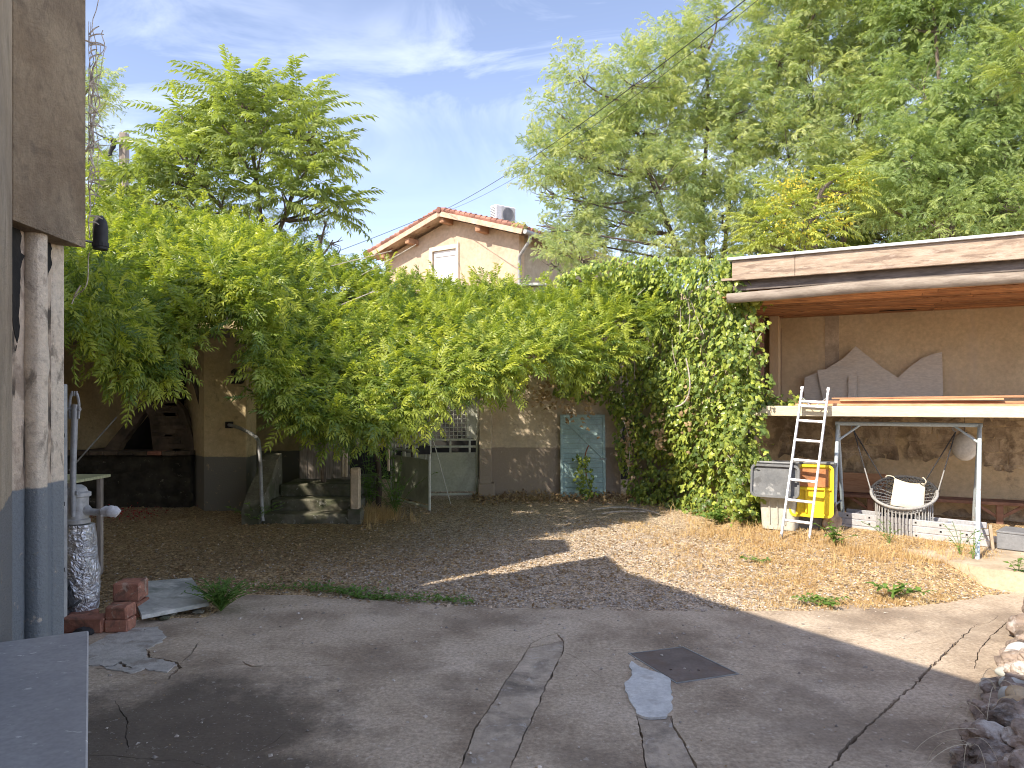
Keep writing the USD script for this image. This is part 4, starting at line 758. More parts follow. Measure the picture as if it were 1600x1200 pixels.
for i, pg in enumerate(patches):
    x0, y0, x1, y1 = pg.bounds
    y = y0
    while y < y1:
        h = 0.09 + 0.09 * r.random(); x = x0 - 0.1 * r.random()
        while x < x1:
            w = 0.15 + 0.3 * r.random(); q_ = Polygon([(x, y), (x + w, y), (x + w, y + h), (x, y + h)]).buffer(-0.003)
            q_ = Polygon(jag(list(q_.exterior.coords), 0.05, 0.006, int(1e4 * r.random()))).buffer(0).intersection(pg)
            if q_.area > 0.002:
                v, f = extr(q_.simplify(0.008), 0, 0.004 + 0.012 * r.random()); put(shd, 'wall_stone', SH((np.column_stack([v[:, 0], 1.879 - v[:, 2], v[:, 1]]), f[:, ::-1])), M_RUBBLE)
            x += w
        y += h
put(shd, 'end_wall', SH(box(T0 - 0.15, T0, 1.0, 2.1, FL - 0.2, 3.5, 0.01)), M_SHEDLOW)
put(shd, 'inner_post', SH(box(T0 + 0.16, T0 + 0.30, 1.66, 1.88, 1.83, 3.4, 0.01)), surf('tan_post', (0.46, 0.34, 0.2), (0.55, 0.42, 0.27), 4, stretch=(5, 5, 0.6)))
for z in (2.0, 2.62): put(shd, 'door_panel', SH(box(T0 + 0.002, T0 + 0.10, 1.15, 1.6, z, z + 0.5, 0.01)), M_BENCH)
put(shd, 'door_leaf', SH(box(T0 + 0.002, T0 + 0.06, 1.05, 1.75, 1.84, 3.25, 0.006)), M_BENCH, 'brown panelled door leaf')
put(shd, 'support_post', SH(box(T0 + 0.05, T0 + 0.2, 0.15, 0.3, FL, 1.66, 0.01)), M_OLDWOOD)
# shelf
put(shd, 'shelf_beam', SH(box(T0 + 0.1, T1, 0.0, 0.06, 1.684, 1.815, 0.006)), M_PALETIM)
for k in range(7): put(shd, 'shelf_board', SH(box(T0 + 0.02, T1, 0.062 + k * 0.258, 0.315 + k * 0.258, 1.775, 1.812, 0.004)), M_OLDWOOD)
for k in range(5): put(shd, 'shelf_joist', SH(box(T0 + 0.5 + k * 1.15, T0 + 0.56 + k * 1.15, 0.062, 1.87, 1.68, 1.773, 0.004)), M_OLDWOOD)
# roof: fascia, dark beam, log, soffit boards
d_f, d_b, d_l = -0.50, -0.36, -0.42
FD = 0.45
tl0, zft = shp(1150, 407.5, d_f); _, zft2 = shp(1600, 362, d_f); _, zfb = shp(1600, 404, d_f); _, zfb1 = shp(1189, 435, d_f)
zft, zfb = (zft + zft2) / 2, (zfb + zfb1) / 2
tj = shp(1242, 420, d_f)[0]
put(shd, 'fascia_board', SH(box(tl0 - 0.05, tj - 0.002, d_f, d_f + 0.035, zfb, zft - 0.015, 0.004)), M_FASCIA)
put(shd, 'fascia_board', SH(box(tj + 0.002, T1, d_f, d_f + 0.035, zfb, zft - 0.015, 0.004)), M_FASCIA)
put(shd, 'roof_edge', SH(box(tl0 - 0.1, T1, d_f - 0.04, d_f + 0.10, zft - 0.013, zft + 0.022, 0.004)), M_ZINC)
put(shd, 'roof_deck', SH(frame(box(tl0 - 0.1, T1, 0, 2.85, -0.03, 0.0, 0.003), (0, d_f + 0.101, zft), (1, 0, 0), (0, 0.995, -0.1), (0, 0.1, 0.995))), M_GREYMETAL)
_, zb0 = shp(1600, 404, d_b); _, zb1 = shp(1600, 424, d_b)
put(shd, 'wall_plate', SH(box(T0 - 0.05, T1, d_b - 0.03, d_b + 0.10, zb1, zfb + 0.02, 0.006)), M_DARKBEAM)
put(shd, 'fascia_underside', SH(box(T0 - 0.1, T1, d_f + 0.037, d_b - 0.032, zfb + 0.01, zfb + 0.04, 0.004)), M_FASCIA)
_, zl0 = shp(1600, 423, d_l); _, zl1 = shp(1600, 440, d_l); _, zl2 = shp(1180, 477, d_l)
lr = (zl0 - zl1) / 2 + 0.004
lt = np.linspace(T0 - 0.03, T1, 40)
lp = np.column_stack([lt, d_l + 0.02 + 0.02 * np.sin(lt * 1.3), (zl0 + zl1) / 2 + (zl2 - zl1) * 0.3 * np.clip((1.0 - lt) / 2, 0, 1) + 0.008 * np.sin(lt * 2.1)])
put(shd, 'log_beam', SH(tube(lp, lr * (1 + 0.10 * np.sin(lt * 0.9 + 1)), 14)), M_LOG, 'round grey log under the eaves', smooth=50)
zs1 = shp(1600, 478, 1.9)[1]; zs0 = zl1 + 0.05
for k in range(11):
    u0, u1 = k / 11, (k + 1) / 11; a = np.array([d_l + 0.04 + (1.9 - d_l - 0.04) * u0, zs0 + (zs1 - zs0) * u0]); b = np.array([d_l + 0.04 + (1.9 - d_l - 0.04) * u1 - 0.004, zs0 + (zs1 - zs0) * u1 - 0.0])
    off = 0.012 * r.random()
    for (ta, tb_) in ((T0 - 0.1, 0.9 + r.random()), (None, T1)):
        ta = tprev if ta is None else ta; tprev = tb_ + 0.004
        if k == 9 and ta > 0: ta = ta + 0.0
        put(shd, 'soffit_board', SH(bar((ta, (a[0] + b[0]) / 2, (a[1] + b[1]) / 2 + off), (tb_, (a[0] + b[0]) / 2, (a[1] + b[1]) / 2 + off), b[0] - a[0], 0.016)), M_SOFFIT)
tA_, tB_ = shp(1289, 520, 1.9)[0], shp(1311, 520, 1.9)[0]
put(shd, 'plaster_repair', SH(box(tA_, tB_, 1.8935, 1.8985, 2.05, 3.26, 0.002)), M_APRON, 'paler vertical strip of newer plaster')
tA_, tB_ = shp(1374, 487, 1.7)[0], shp(1432, 487, 1.7)[0]
put(shd, 'soffit_gap', SH(box(tA_, tB_, 1.66, 1.78, zs1 + 0.002, zs1 + 0.012, 0.001)), M_DARK, 'dark gap of a missing soffit board')
put(shd, 'electric_conduit', SH(tube([(T0 + 0.3, 1.87, 3.0), (T0 + 0.3, 1.87, 1.9)], 0.008, 5)), M_BENCH)
# panels leaning at the back of the shelf
def upright(name, pxs, d, thick, label, mat=M_SCREED):
    pg = Polygon([shp(a, b, d) for a, b in pxs]).buffer(0); v, f = extr(pg, 0, thick)
    single(name, SH((np.column_stack([v[:, 0], d + 0.012 * 0 - v[:, 2] + thick, v[:, 1]]), f[:, ::-1])), mat, label, 'panel', 'stone panels on the shelf')
upright('stone_slab_upright', [(1403, 634), (1402, 591), (1422, 573), (1440, 560), (1458, 553), (1472, 550), (1474, 634)], 1.80, 0.03, 'right hand grey panel with a curved top and upright right edge on the shelf')
upright('stone_slab_upright', [(1256, 634), (1257, 590), (1277, 582), (1290, 577), (1318, 560), (1337, 541), (1352, 553), (1380, 575), (1403, 590), (1415, 602), (1424, 634)], 1.74, 0.03, 'large grey panel with a pointed peak on the shelf')
upright('stone_slab_upright', [(1288, 634), (1281, 600), (1277, 578), (1305, 576), (1330, 575), (1339, 578), (1338, 634)], 1.68, 0.03, 'smaller squarish grey panel in front of the peaked one')
upright('stone_slab_upright', [(1325, 634), (1326, 588), (1338.5, 586), (1338, 634)], 1.63, 0.02, 'narrow grey strip standing in front of the squarish panel')
# boards on the shelf
for k, (ta, tb_, d, z, h, lab) in enumerate([(-0.3, 3.3, 0.22, 1.814, 0.03, 'bottom reddish board of the loose stack on the shelf'), (0.15, 3.2, 0.30, 1.846, 0.028, 'thick reddish board, second of the stack on the shelf'),
        (-0.45, 0.4, 0.55, 1.85, 0.03, 'short dark red board at the left behind the stack on the shelf'), (0.30, 2.05, 0.26, 1.876, 0.022, 'short reddish board, third of the stack on the shelf'),
        (0.2, 2.15, 0.34, 1.90, 0.02, 'long thin reddish board on top of the stack on the shelf'), (0.9, 2.6, 0.60, 1.90, 0.03, 'brown board behind the stack, near the stone panels')]):
    single('loose_board', SH(bar((ta, d, z + h / 2), (tb_, d + 0.05 * (k % 3 - 1), z + h / 2 + 0.004 * k), 0.16 if k != 2 else 0.12, h)), M_REDWOOD, lab, 'board', 'boards lying on the shelf')
# bench and board at the back
bn = thing('long_bench', 'long dark brown plank bench along the back of the shed', 'bench', sw3(2.0, 1.4, FL))
zb = 0.55
for k in range(2): put(bn, 'plank', SH(box(0.05, 5.2, 1.50 + k * 0.18, 1.67 + k * 0.18, zb - 0.045, zb, 0.005)), M_BENCH)
tleg = shp(1565, 800, 1.35)[0]
for t in (0.6, tleg, 4.4):
    put(bn, 'leg', SH(box(t - 0.04, t + 0.04, 1.54, 1.62, FL, zb - 0.047, 0.004)), M_BENCH)
    for s in (-1, 1): put(bn, 'brace', SH(bar((t + s * 0.04, 1.58, zb - 0.2), (t + s * 0.26, 1.58, zb - 0.05), 0.03, 0.04)), M_BENCH)
t_a, _ = shp(1294, 745, 1.75); t_b, _ = shp(1372, 745, 1.75)
single('leaning_board', SH(box(t_a, t_b + 0.1, 1.70, 1.73, zb + 0.01, 0.84, 0.004)), M_REDWOOD, 'broad reddish brown board standing on the bench against the back wall', 'board')
ln = thing('paper_lantern', 'whitish round paper lantern hanging at the right of the swing', 'paper lantern', sw3(*[shp(1507, 719, 1.1)[0], 1.1], shp(1507, 719, 1.1)[1]))
t_, zc = shp(1507, 698, 1.1); c_ = sw3(t_, 1.1, zc); Rl = 0.145; Rz = 0.185
pr = [(max(0.02, Rl * math.sin(a) * (1 + 0.045 * (k % 2))), -Rz * math.cos(a)) for k, a in enumerate(np.linspace(0.12, math.pi - 0.12, 27))]
lv, lf_ = lathe(pr, 28, c_); lv = lv + 0.012 * (meshkit.fbm(lv * 14, 3, 5)[:, None] - 0.5)
put(ln, 'shade', (lv, lf_), M_PAPER, smooth=40)
put(ln, 'cord', tube([c_ + [0, 0, Rz], [c_[0], c_[1], 1.68]], 0.003, 4), M_ROPEB)
put(ln, 'ring', lathe([(0.02, 0), (0.03, 0), (0.03, 0.01), (0.02, 0.01)], 12, c_ + [0, 0, Rz - 0.005]), M_ROPEB)

# ---------------------------------------------------------------- swing frame and hanging chair
fT0, fT1 = shp(1309, 661, FD)[0], shp(1531, 661, FD)[0]; ztop = 1.585
sf_ = thing('swing_frame', 'blue grey steel A-shaped swing frame under the shelf', 'swing frame', sw3((fT0 + fT1) / 2, FD, FL))
put(sf_, 'top_beam', SH(tube([(fT0 - 0.03, FD, ztop), (fT1 + 0.03, FD, ztop)], 0.026, 12)), M_STEEL, smooth=50)
for t, s in ((fT0, -1), (fT1, 1)):
    ft = t + s * 0.0
    gzf = 0.2
    pf_ = gnd(1527, 877) if s > 0 else sw3(fT0 - 0.02, 0.02, 0.20)
    fl = np.array([(pf_[:2] - S0) @ E, (pf_[:2] - S0) @ Nn])
    put(sf_, 'front_leg', SH(tube([(t, FD, ztop), (fl[0], fl[1], 0.16)], 0.024, 10)), M_STEEL, smooth=50)
    put(sf_, 'rear_leg', SH(tube([(t, FD + 0.02, ztop), (t + 0.0, 1.42, FL - 0.01)], 0.024, 10)), M_STEEL, smooth=50)
    kk = 0.42
    put(sf_, 'cross_tie', SH(tube([(t + (fl[0] - t) * 0.72, FD + (fl[1] - FD) * 0.72, ztop - 0.72 * (ztop - 0.16)), (t, FD + 0.78 * 0.77, ztop - 0.78 * (ztop - FL))], 0.014, 8)), M_STEEL)
    put(sf_, 'knee_brace', SH(tube([(t, FD + (fl[1] - FD) * 0.14, ztop - 0.16 * 1.4), (t - s * 0.26, FD, ztop - 0.02)], 0.014, 8)), M_STEEL)
    put(sf_, 'foot', SH(box(fl[0] - 0.03, fl[0] + 0.03, fl[1] - 0.03, fl[1] + 0.03, 0.14, 0.19, 0.004)), M_STEEL)
hcn = thing('hanging_chair', 'round black and grey rope hanging chair with fringe, cream cushion in it', 'hanging chair', sw3(shp(1412, 770, FD)[0], FD, 0.35))
tc, zc = shp(1412, 769, FD - 0.03); rR = 0.37
cc = sw3(tc, FD - 0.03, zc)
ax = np.array([*E, 0.0]); ax = ax * 0.995 + np.array([0, 0, 0.02])
view = cc - np.array([0, 0, EYE]); view /= np.linalg.norm(view)
back = np.array([*Nn, 0.0]); tiltc = math.radians(27)
ay = back * math.cos(tiltc) + np.array([0, 0, 1]) * math.sin(tiltc); az = np.cross(ax, ay)
def ring(R, a): a = np.asarray(a); return cc + R * (np.cos(a)[:, None] * ax + np.sin(a)[:, None] * ay)
aa = np.linspace(0, 2 * np.pi, 65)
lo_ = (aa > np.pi * 0.97) | (aa < 0.1)
put(hcn, 'rim_back', tube(ring(rR, np.linspace(0.12, np.pi - 0.12, 40)), 0.017, 10), M_ROPEB, 'black wrapped back of the rim', smooth=50)
put(hcn, 'rim_front', tube(ring(rR, np.linspace(np.pi - 0.12, 2 * np.pi + 0.12, 40)), 0.018, 10), M_ROPEG, 'grey wrapped front of the rim', smooth=50)
def bowl(u, a):
    """The netting: u from the rim (0) to the seat (1)."""
    base = cc + rR * (1 - u * 0.62) * (math.cos(a) * ax + math.sin(a) * ay)
    return base + np.array([0, 0, -0.20]) * math.sin(u * math.pi / 2) + back * 0.10 * u
for k in range(26):
    a0 = k / 26 * 2 * np.pi
    for s in (-1, 1):
        put(hcn, 'net_rope', tube([bowl(u, a0 + s * u * 1.5) for u in np.linspace(0, 1, 9)], 0.0055, 4), M_ROPEB if 0.3 < (a0 % (2 * np.pi)) < 2.8 else M_ROPEG)
for k in range(11):
    a0 = 0.25 + k * (np.pi - 0.5) / 10; c0 = ring(rR - 0.055, [a0])[0]
    t1 = -math.sin(a0) * ax + math.cos(a0) * ay; t2 = math.cos(a0) * ax + math.sin(a0) * ay
    put(hcn, 'loop', tube([c0 + 0.04 * (math.cos(q) * t1 + math.sin(q) * t2) for q in np.linspace(0, 2 * np.pi, 13)], 0.006, 5), M_ROPEB)
seat = np.array([bowl(1, a) for a in np.linspace(0, 2 * np.pi, 25)[:-1]])
put(hcn, 'seat_pad', (np.vstack([seat, seat.mean(0)[None] + [0, 0, -0.03]]), np.array([[i, (i + 1) % 24, 24] for i in range(24)])), M_ROPEB)
lowr = ring(rR + 0.0, np.linspace(np.pi * 1.12, np.pi * 1.88, 17))
fr0 = [bowl(0.10, a) + [0, 0, 0.0] for a in np.linspace(np.pi * 1.14, np.pi * 1.86, 19)] + [bowl(0.5, a) for a in np.linspace(np.pi * 1.1, np.pi * 1.9, 16)]
for k, p0 in enumerate(fr0):
    q0 = p0.copy(); L_ = 0.24 + 0.06 * r.random() if k > 18 else 0.34 + 0.16 * abs(k - 9) / 9 + 0.08 * r.random()
    put(hcn, 'fringe', tube([q0, q0 + [r.normal(0, 0.006), 0, -L_ * 0.5], q0 + [r.normal(0, 0.012), 0, -L_]], [0.008, 0.010, 0.015], 5), M_ROPEG if k < 19 else M_ROPEB)
hkL, hkR = sw3(shp(1334, 668, FD)[0], FD, ztop - 0.03), sw3(shp(1493, 668, FD)[0], FD, ztop - 0.03)
for hk, af, ab in ((hkL, np.pi * 1.0, 2.28), (hkR, 0.0, 0.85)):
    put(hcn, 'hook', tube([hk + 0.03 * np.array([math.cos(q) * E[0], math.cos(q) * E[1], math.sin(q)]) + [0, 0, -0.02] for q in np.linspace(0, 2 * np.pi, 11)], 0.006, 5), M_GREYMETAL)
    for i_, a in enumerate((af, ab)):
        e_ = ring(rR, [a])[0]; m_ = hk + (e_ - hk) * 0.62
        s_ = hk + [0, 0, -0.06]
        put(hcn, 'rope', tube([s_, s_ * 0.38 + e_ * 0.62], 0.008, 6), M_ROPEB)
        put(hcn, 'rope', tube([s_ * 0.38 + e_ * 0.62, e_], 0.008, 6), M_ROPEG if i_ == 0 else M_ROPEB)
# cushion
cq = [P(1397, 749, 1), P(1446, 755, 1), P(1443, 796, 1), P(1391, 789, 1)]
def on_plane(pxy, o, nrm):
    dq = P(pxy[0], pxy[1], 1.0) - np.array([0, 0, EYE]); s_ = ((o - np.array([0, 0, EYE])) @ nrm) / (dq @ nrm); return np.array([0, 0, EYE]) + dq * s_
co = cc + back * 0.13 + [0, 0, -0.05]; cnrm = back * math.cos(0.45) - np.array([0, 0, 1]) * math.sin(0.45) * 1.0
cnrm = back * 0.9 - np.array([0, 0, 0.43]); cnrm /= np.linalg.norm(cnrm)
c4 = [on_plane(p_, co, cnrm) for p_ in ((1398, 747), (1446, 755), (1443, 797), (1391, 789))]
nu = 13; gu = np.linspace(0, 1, nu); GU, GV = np.meshgrid(gu, gu)
puff = 0.055 * np.sqrt(np.clip(np.sin(GU * np.pi) * np.sin(GV * np.pi), 0, 1)) * 0.9
sag = -0.03 * np.sin(GU * np.pi) * (1 - GV)
mid = (c4[0] * ((1 - GU) * (1 - GV))[..., None] + c4[1] * (GU * (1 - GV))[..., None] + c4[2] * (GU * GV)[..., None] + c4[3] * ((1 - GU) * GV)[..., None])
upv = np.array([0, 0, 1.0])
mid = mid + sag[..., None] * upv
front = mid - cnrm * puff[..., None]; bk = mid + cnrm * puff[..., None]
i_ = np.arange((nu - 1) * nu).reshape(nu - 1, nu)[:, :-1].ravel()
ff_ = np.vstack([np.column_stack([i_, i_ + nu + 1, i_ + 1]), np.column_stack([i_, i_ + nu, i_ + nu + 1])])
cu = thing('cream_cushion', 'cream square cushion tied into the hanging chair', 'cushion', c4[3])
put(cu, 'cushion', cat([(front.reshape(-1, 3), ff_[:, ::-1]), (bk.reshape(-1, 3), ff_)]), M_CREAM, smooth=60)
for p_, q_ in ((c4[0], 2.15), (c4[1], 0.95)):
    e_ = ring(rR, [q_])[0]; put(cu, 'tie', tube(curve([p_, (p_ + e_) / 2 + [0.01, 0, 0.03], e_ + [0, 0, 0.03], e_ + [0.015, 0, -0.02]], 9), 0.006, 5), M_CREAM)

# ---------------------------------------------------------------- ladders
def ladder(name, label, p_foot, p_top, side, nr, first, step, width_foot, width_top, group=None):
    t = thing(name, label, 'ladder', p_foot, group)
    ax_ = (p_top - p_foot); L_ = np.linalg.norm(ax_); ax_ = ax_ / L_; nrm = np.cross(side, ax_)
    for s in (-1, 1):
        put(t, 'rail', bar(p_foot + side * s * width_foot / 2, p_top + side * s * width_top / 2, 0.028, 0.062, nrm, 0.006), M_ALU)
        put(t, 'end_cap', bar(p_foot + side * s * width_foot / 2 - ax_ * 0.02, p_foot + side * s * width_foot / 2 + ax_ * 0.04, 0.034, 0.068, nrm), M_BINGREY)
        put(t, 'end_cap', bar(p_top + side * s * width_top / 2 - ax_ * 0.03, p_top + side * s * width_top / 2 + ax_ * 0.012, 0.034, 0.066, nrm), M_ALU)
    for k in range(nr):
        c_ = p_foot + ax_ * (first + k * step); w_ = width_foot + (width_top - width_foot) * (first + k * step) / L_
        put(t, 'rung', bar(c_ - side * w_ / 2, c_ + side * w_ / 2, 0.034, 0.034, nrm, 0.007), M_ALU)
    return t, ax_, nrm
f1, f2 = gnd(1222, 838), gnd(1262, 848)
tpa, tpb = shp(1253, 606, -0.03), shp(1295, 608, -0.03)
tp1, tp2 = sw3(tpa[0], -0.03, tpa[1]), sw3(tpb[0], -0.03, tpb[1])
pfm = (f1 + f2) / 2; side_ = (tp2 - tp1); wt = np.linalg.norm(side_); side_ /= wt
fmid = np.array([*((f1 + f2) / 2)[:2], 0]); fmid = (gnd(1242, 843))
lt_, lax, lnr = ladder('leaning_ladder', 'bright aluminium ladder leaning against the front edge of the shelf', fmid + [0, 0, 0.0], (tp1 + tp2) / 2, side_, 7, 0.22, 0.255, wt * 1.0, wt * 0.97)
ptop = (tp1 + tp2) / 2
for s in (-1, 1): put(lt_, 'top_strut', tube([ptop - lax * 0.23 + side_ * s * 0.03, ptop - lax * 0.12 + side_ * s * wt * 0.46], 0.006, 5), M_ALU)
put(lt_, 'rung', bar(ptop - lax * 0.24 - side_ * wt * 0.49, ptop - lax * 0.24 + side_ * wt * 0.49, 0.034, 0.034, lnr, 0.007), M_ALU)
sA, sB = onz(1304, 829, FL), onz(1549, 858, FL)
for k, lab in enumerate(('bottom', 'middle', 'top')):
    z_ = FL + 0.005 + k * 0.079; A_ = np.array([sA[0] + Nn[0] * 0.10, sA[1] + Nn[1] * 0.10, z_]) + [0.004 * k, 0.006 * k, 0]; B_ = np.array([sB[0] + Nn[0] * 0.10, sB[1] + Nn[1] * 0.10, z_]) + [-0.05 * k, 0.03 * k, 0]
    dv_ = (B_ - A_) / np.linalg.norm(B_ - A_); bk_ = np.array([-dv_[1], dv_[0], 0])
    t = thing('stacked_ladder', f'{lab} one of three aluminium ladders lying stacked flat on the shed floor', 'ladder', A_, 'ladders stacked on the floor')
    Lk = np.linalg.norm(B_ - A_)
    for q_ in (0.0, 0.36): put(t, 'rail', bar(A_ + bk_ * q_ + [0, 0, 0.037], B_ + bk_ * q_ + [0, 0, 0.037], 0.028, 0.073, (0, 0, 1), 0.006), M_ALU)
    for j in range(int(Lk / 0.27)):
        c_ = A_ + dv_ * (0.16 + j * 0.27) + [0, 0, 0.037]
        put(t, 'rung', bar(c_ + bk_ * 0.015, c_ + bk_ * 0.345, 0.03, 0.03, (0, 0, 1)), M_ALU)
        if (j + k) % 3 != 1: put(t, 'rung_socket', bar(c_ - bk_ * 0.0165, c_ - bk_ * 0.0145, 0.022, 0.022, (0, 0, 1), 0.001), M_BLACK)
gp = thing('flat_case', 'dark grey flat case lying at the right end of the stacked ladders', 'case', onz(1580, 862, FL))
a_, b_ = onz(1557, 858, FL), onz(1690, 874, FL); dv_ = (b_ - a_) / np.linalg.norm(b_ - a_); bk_ = np.array([-dv_[1], dv_[0], 0])
put(gp, 'body', frame(box(0, np.linalg.norm(b_ - a_), 0, 0.42, 0.006, 0.185, 0.008), a_, dv_, bk_, (0, 0, 1)), M_SLATE)
put(gp, 'lid', frame(box(-0.004, np.linalg.norm(b_ - a_) + 0.004, -0.004, 0.424, 0.187, 0.212, 0.008), a_, dv_, bk_, (0, 0, 1)), M_SLATE)
a_ = onz(1551, 858, FL); single('wooden_stake', bar(a_ + [0, 0, 0.0], a_ + [0.0, 0.05, 0.27], 0.035, 0.025), M_APRON, 'short wooden stake between the stacked ladders and the grey case', 'stake')

# ---------------------------------------------------------------- wheelie bins
def rbox(w, dd, rad, n=5):
    pts = []
    for (cx, cy, a0) in ((w / 2 - rad, dd / 2 - rad, 0), (-w / 2 + rad, dd / 2 - rad, 90), (-w / 2 + rad, -dd / 2 + rad, 180), (w / 2 - rad, -dd / 2 + rad, 270)):
        for k in range(n): a = math.radians(a0 + 90 * k / (n - 1)); pts.append((cx + rad * math.cos(a), cy + rad * math.sin(a)))
    return np.array(pts)
def loft(secs):
    n = len(secs[0]); V = np.vstack(secs); F = []
    for i in range(len(secs) - 1):
        for k in range(n): a0, a1, b0, b1 = i * n + k, i * n + (k + 1) % n, (i + 1) * n + k, (i + 1) * n + (k + 1) % n; F += [[a0, a1, b1], [a0, b1, b0]]
    V = np.vstack([V, secs[0].mean(0), secs[-1].mean(0)]); c0, c1 = len(V) - 2, len(V) - 1
    for k in range(n): F += [[c0, (k + 1) % n, k], [c1, (len(secs) - 1) * n + k, (len(secs) - 1) * n + (k + 1) % n]]
    return V, np.array(F)
def wbin(label, t, d, z0, W, mb, ml, lidw, lidh, ang):
    b = thing('wheelie_bin', label, 'wheelie bin', sw3(t, d, z0), 'wheelie bins by the ivy')
    ca, sa = math.cos(ang), math.sin(ang); X = np.array([E[0] * ca - E[1] * sa, E[0] * sa + E[1] * ca, 0]); Yd = np.array([-X[1], X[0], 0])
    o = sw3(t, d, z0); fr = lambda m: frame(m, o, X, Yd, (0, 0, 1))
    secs = [np.column_stack([rbox(W * s, 0.5 * s2, 0.05), np.full(20, z)]) for z, s, s2 in ((0.03, 0.82, 0.74), (0.06, 0.84, 0.76), (0.35, 0.90, 0.85), (0.66, 0.96, 0.94), (0.80, 0.99, 0.98), (0.86, 1.0, 1.0))]
    put(b, 'body', fr(loft(secs)), mb, smooth=40)
    put(b, 'rim', fr(loft([np.column_stack([rbox(W * 1.06, 0.53, 0.06), np.full(20, z)]) for z in (0.845, 0.885)])), M_BINGREY, smooth=30)
    for s in (-1, 1):
        put(b, 'wheel', fr(rotz(frame(lathe([(0.0, -0.025), (0.08, -0.025), (0.095, -0.012), (0.095, 0.012), (0.08, 0.025), (0.0, 0.025)], 18), (0, 0, 0), (0, 1, 0), (0, 0, 1), (1, 0, 0)), 0, (s * W * 0.40, 0.2, 0.09))), M_BLACK, smooth=40)
    for s in (-0.2, 0.0, 0.2): put(b, 'rib', fr(bar((s * W, -0.232, 0.40), (s * W * 0.95, -0.205, 0.10), 0.015, 0.012, (0, 1, 0))), mb)
    # lid hanging open in front
    hz = 0.875; hy = -0.285
    put(b, 'hinge', fr(tube([(-W * 0.48, hy, hz + 0.02), (W * 0.48, hy, hz + 0.02)], 0.016, 8)), M_BINGREY)
    lo = rbox(lidw, lidh, 0.07); li = rbox(lidw - 0.05, lidh - 0.06, 0.05)
    tl_ = 0.10; Lx, Lz = (1, 0, 0), (0, -math.sin(tl_) * -1.0, 0)
    lf3 = lambda m: fr(frame(m, (0, hy - 0.03, hz - lidh / 2), (1, 0, 0), (0, math.sin(tl_), math.cos(tl_)), (0, -math.cos(tl_), math.sin(tl_))))
    rimv = Polygon(lo).difference(Polygon(li)); put(b, 'lid_rim', lf3(extr(rimv, 0.0, 0.045)), M_BINGREY if ml is not M_YELLOW else ml)
    put(b, 'lid_panel', lf3(extr(Polygon(li).buffer(0.004), 0.004, 0.012)), ml)
    if ml is M_YELLOW:
        put(b, 'lid_panel', lf3(box(-lidw * 0.3, lidw * 0.38, 0.05, lidh * 0.42, 0.014, 0.03, 0.004)), surf('rusty_brown_plate', (0.26, 0.10, 0.04), (0.38, 0.17, 0.07), 6, 0.8, stain=[((0.1, 0.06, 0.04), 6, 0.6, 0.7, 0.6)]), 'rusty brown insert on the yellow lid')
        for x in (-0.30, -0.12, 0.30): put(b, 'lid_rib', lf3(box(lidw * x - 0.012, lidw * x + 0.012, -lidh * 0.42, lidh * 0.05, 0.013, 0.04, 0.004)), ml)
        put(b, 'lid_rib', lf3(box(-lidw * 0.45, lidw * 0.45, 0.012, 0.04, 0.013, 0.045, 0.004)), ml)
    return b
tb1, zb1 = shp(1217, 722, -0.18); tb2, _ = shp(1268, 724, 0.05)
wbin('pale grey wheelie bin with dark grey lid hanging open, beside the ivy', tb1, 0.05, 0.20, 0.50, M_BINPALE, M_BINLID, 0.60, 0.42, -0.1)
wbin('dark wheelie bin with bright yellow lid hanging open, behind the ladder', tb2, 0.22, 0.20, 0.54, M_BINGREY, M_YELLOW, 0.52, 0.66, 0.05)
cl0 = sw3(shp(1300, 815, 0.05)[0], 0.05, FL)
clv, clf = rock((0, 0, 0.17), (0.09, 0.08, 0.19), 61, 0.9, 3, 1.8)
single('brown_cloth', rotz((clv, clf), 0.3, cl0), M_CLOTH, 'crumpled brown cloth hanging beside the yellow lidded bin', 'cloth', smooth=True)

# ---------------------------------------------------------------- the house beyond the vines
M_FARWALL = surf('peach_render', (0.37, 0.285, 0.212), (0.43, 0.338, 0.258), 1.2, 0.95, 0.35, 18, 0.02, 8, stain=[((0.48, 0.34, 0.24), 1.8, 0.56, 0.7, 0.4)])
M_FARSIDE = surf('grey_beige_render', (0.26, 0.225, 0.175), (0.33, 0.29, 0.235), 1.2, 0.95, 0.35, 18, 0.02, 8)
M_TRIM = surf('window_trim', (0.62, 0.55, 0.44), (0.70, 0.63, 0.52), 5, 0.8)
M_SHUT = surf('white_shutter', (0.76, 0.76, 0.78), (0.82, 0.82, 0.84), 5, 0.5)
M_TILE = surf('terracotta_tile', (0.19, 0.085, 0.065), (0.31, 0.15, 0.115), 3, 0.9, 0.4, 30, 0.01, 7, island=0.3, stain=[((0.14, 0.09, 0.075), 1.5, 0.55, 0.68, 0.5)])
M_RAFTER = surf('roof_timber', (0.36, 0.26, 0.19), (0.50, 0.38, 0.29), 5, 0.9, 0.3, 30, 0.01, 6)
M_RAFTD = surf('purlin_wood', (0.26, 0.14, 0.085), (0.36, 0.21, 0.13), 5, 0.9, 0.3, 30, 0.01, 6)
ah = math.radians(34.5)
hX = np.array([math.cos(ah), -math.sin(ah), 0]); hY = np.array([math.sin(ah), math.cos(ah), 0])
slp = 0.31; ovh = 0.62; EL, ER = -3.5, 3.35
rdg = P(686, 328, 24.5); hO = np.array([rdg[0], rdg[1], 0]) + hY * ovh; zr_ = rdg[2]
HF = lambda m: frame(m, hO, hX, hY, (0, 0, 1))
fh = thing('gable_house', 'peach rendered house with gable and tiled roof beyond the vines', 'house', hO)
WL, WR = -3.05, 2.78
gab = Polygon([(WL, -0.2), (WR, -0.2), (WR, zr_ - 0.2 - slp * WR), (0, zr_ - 0.2), (WL, zr_ - 0.2 + slp * WL)])
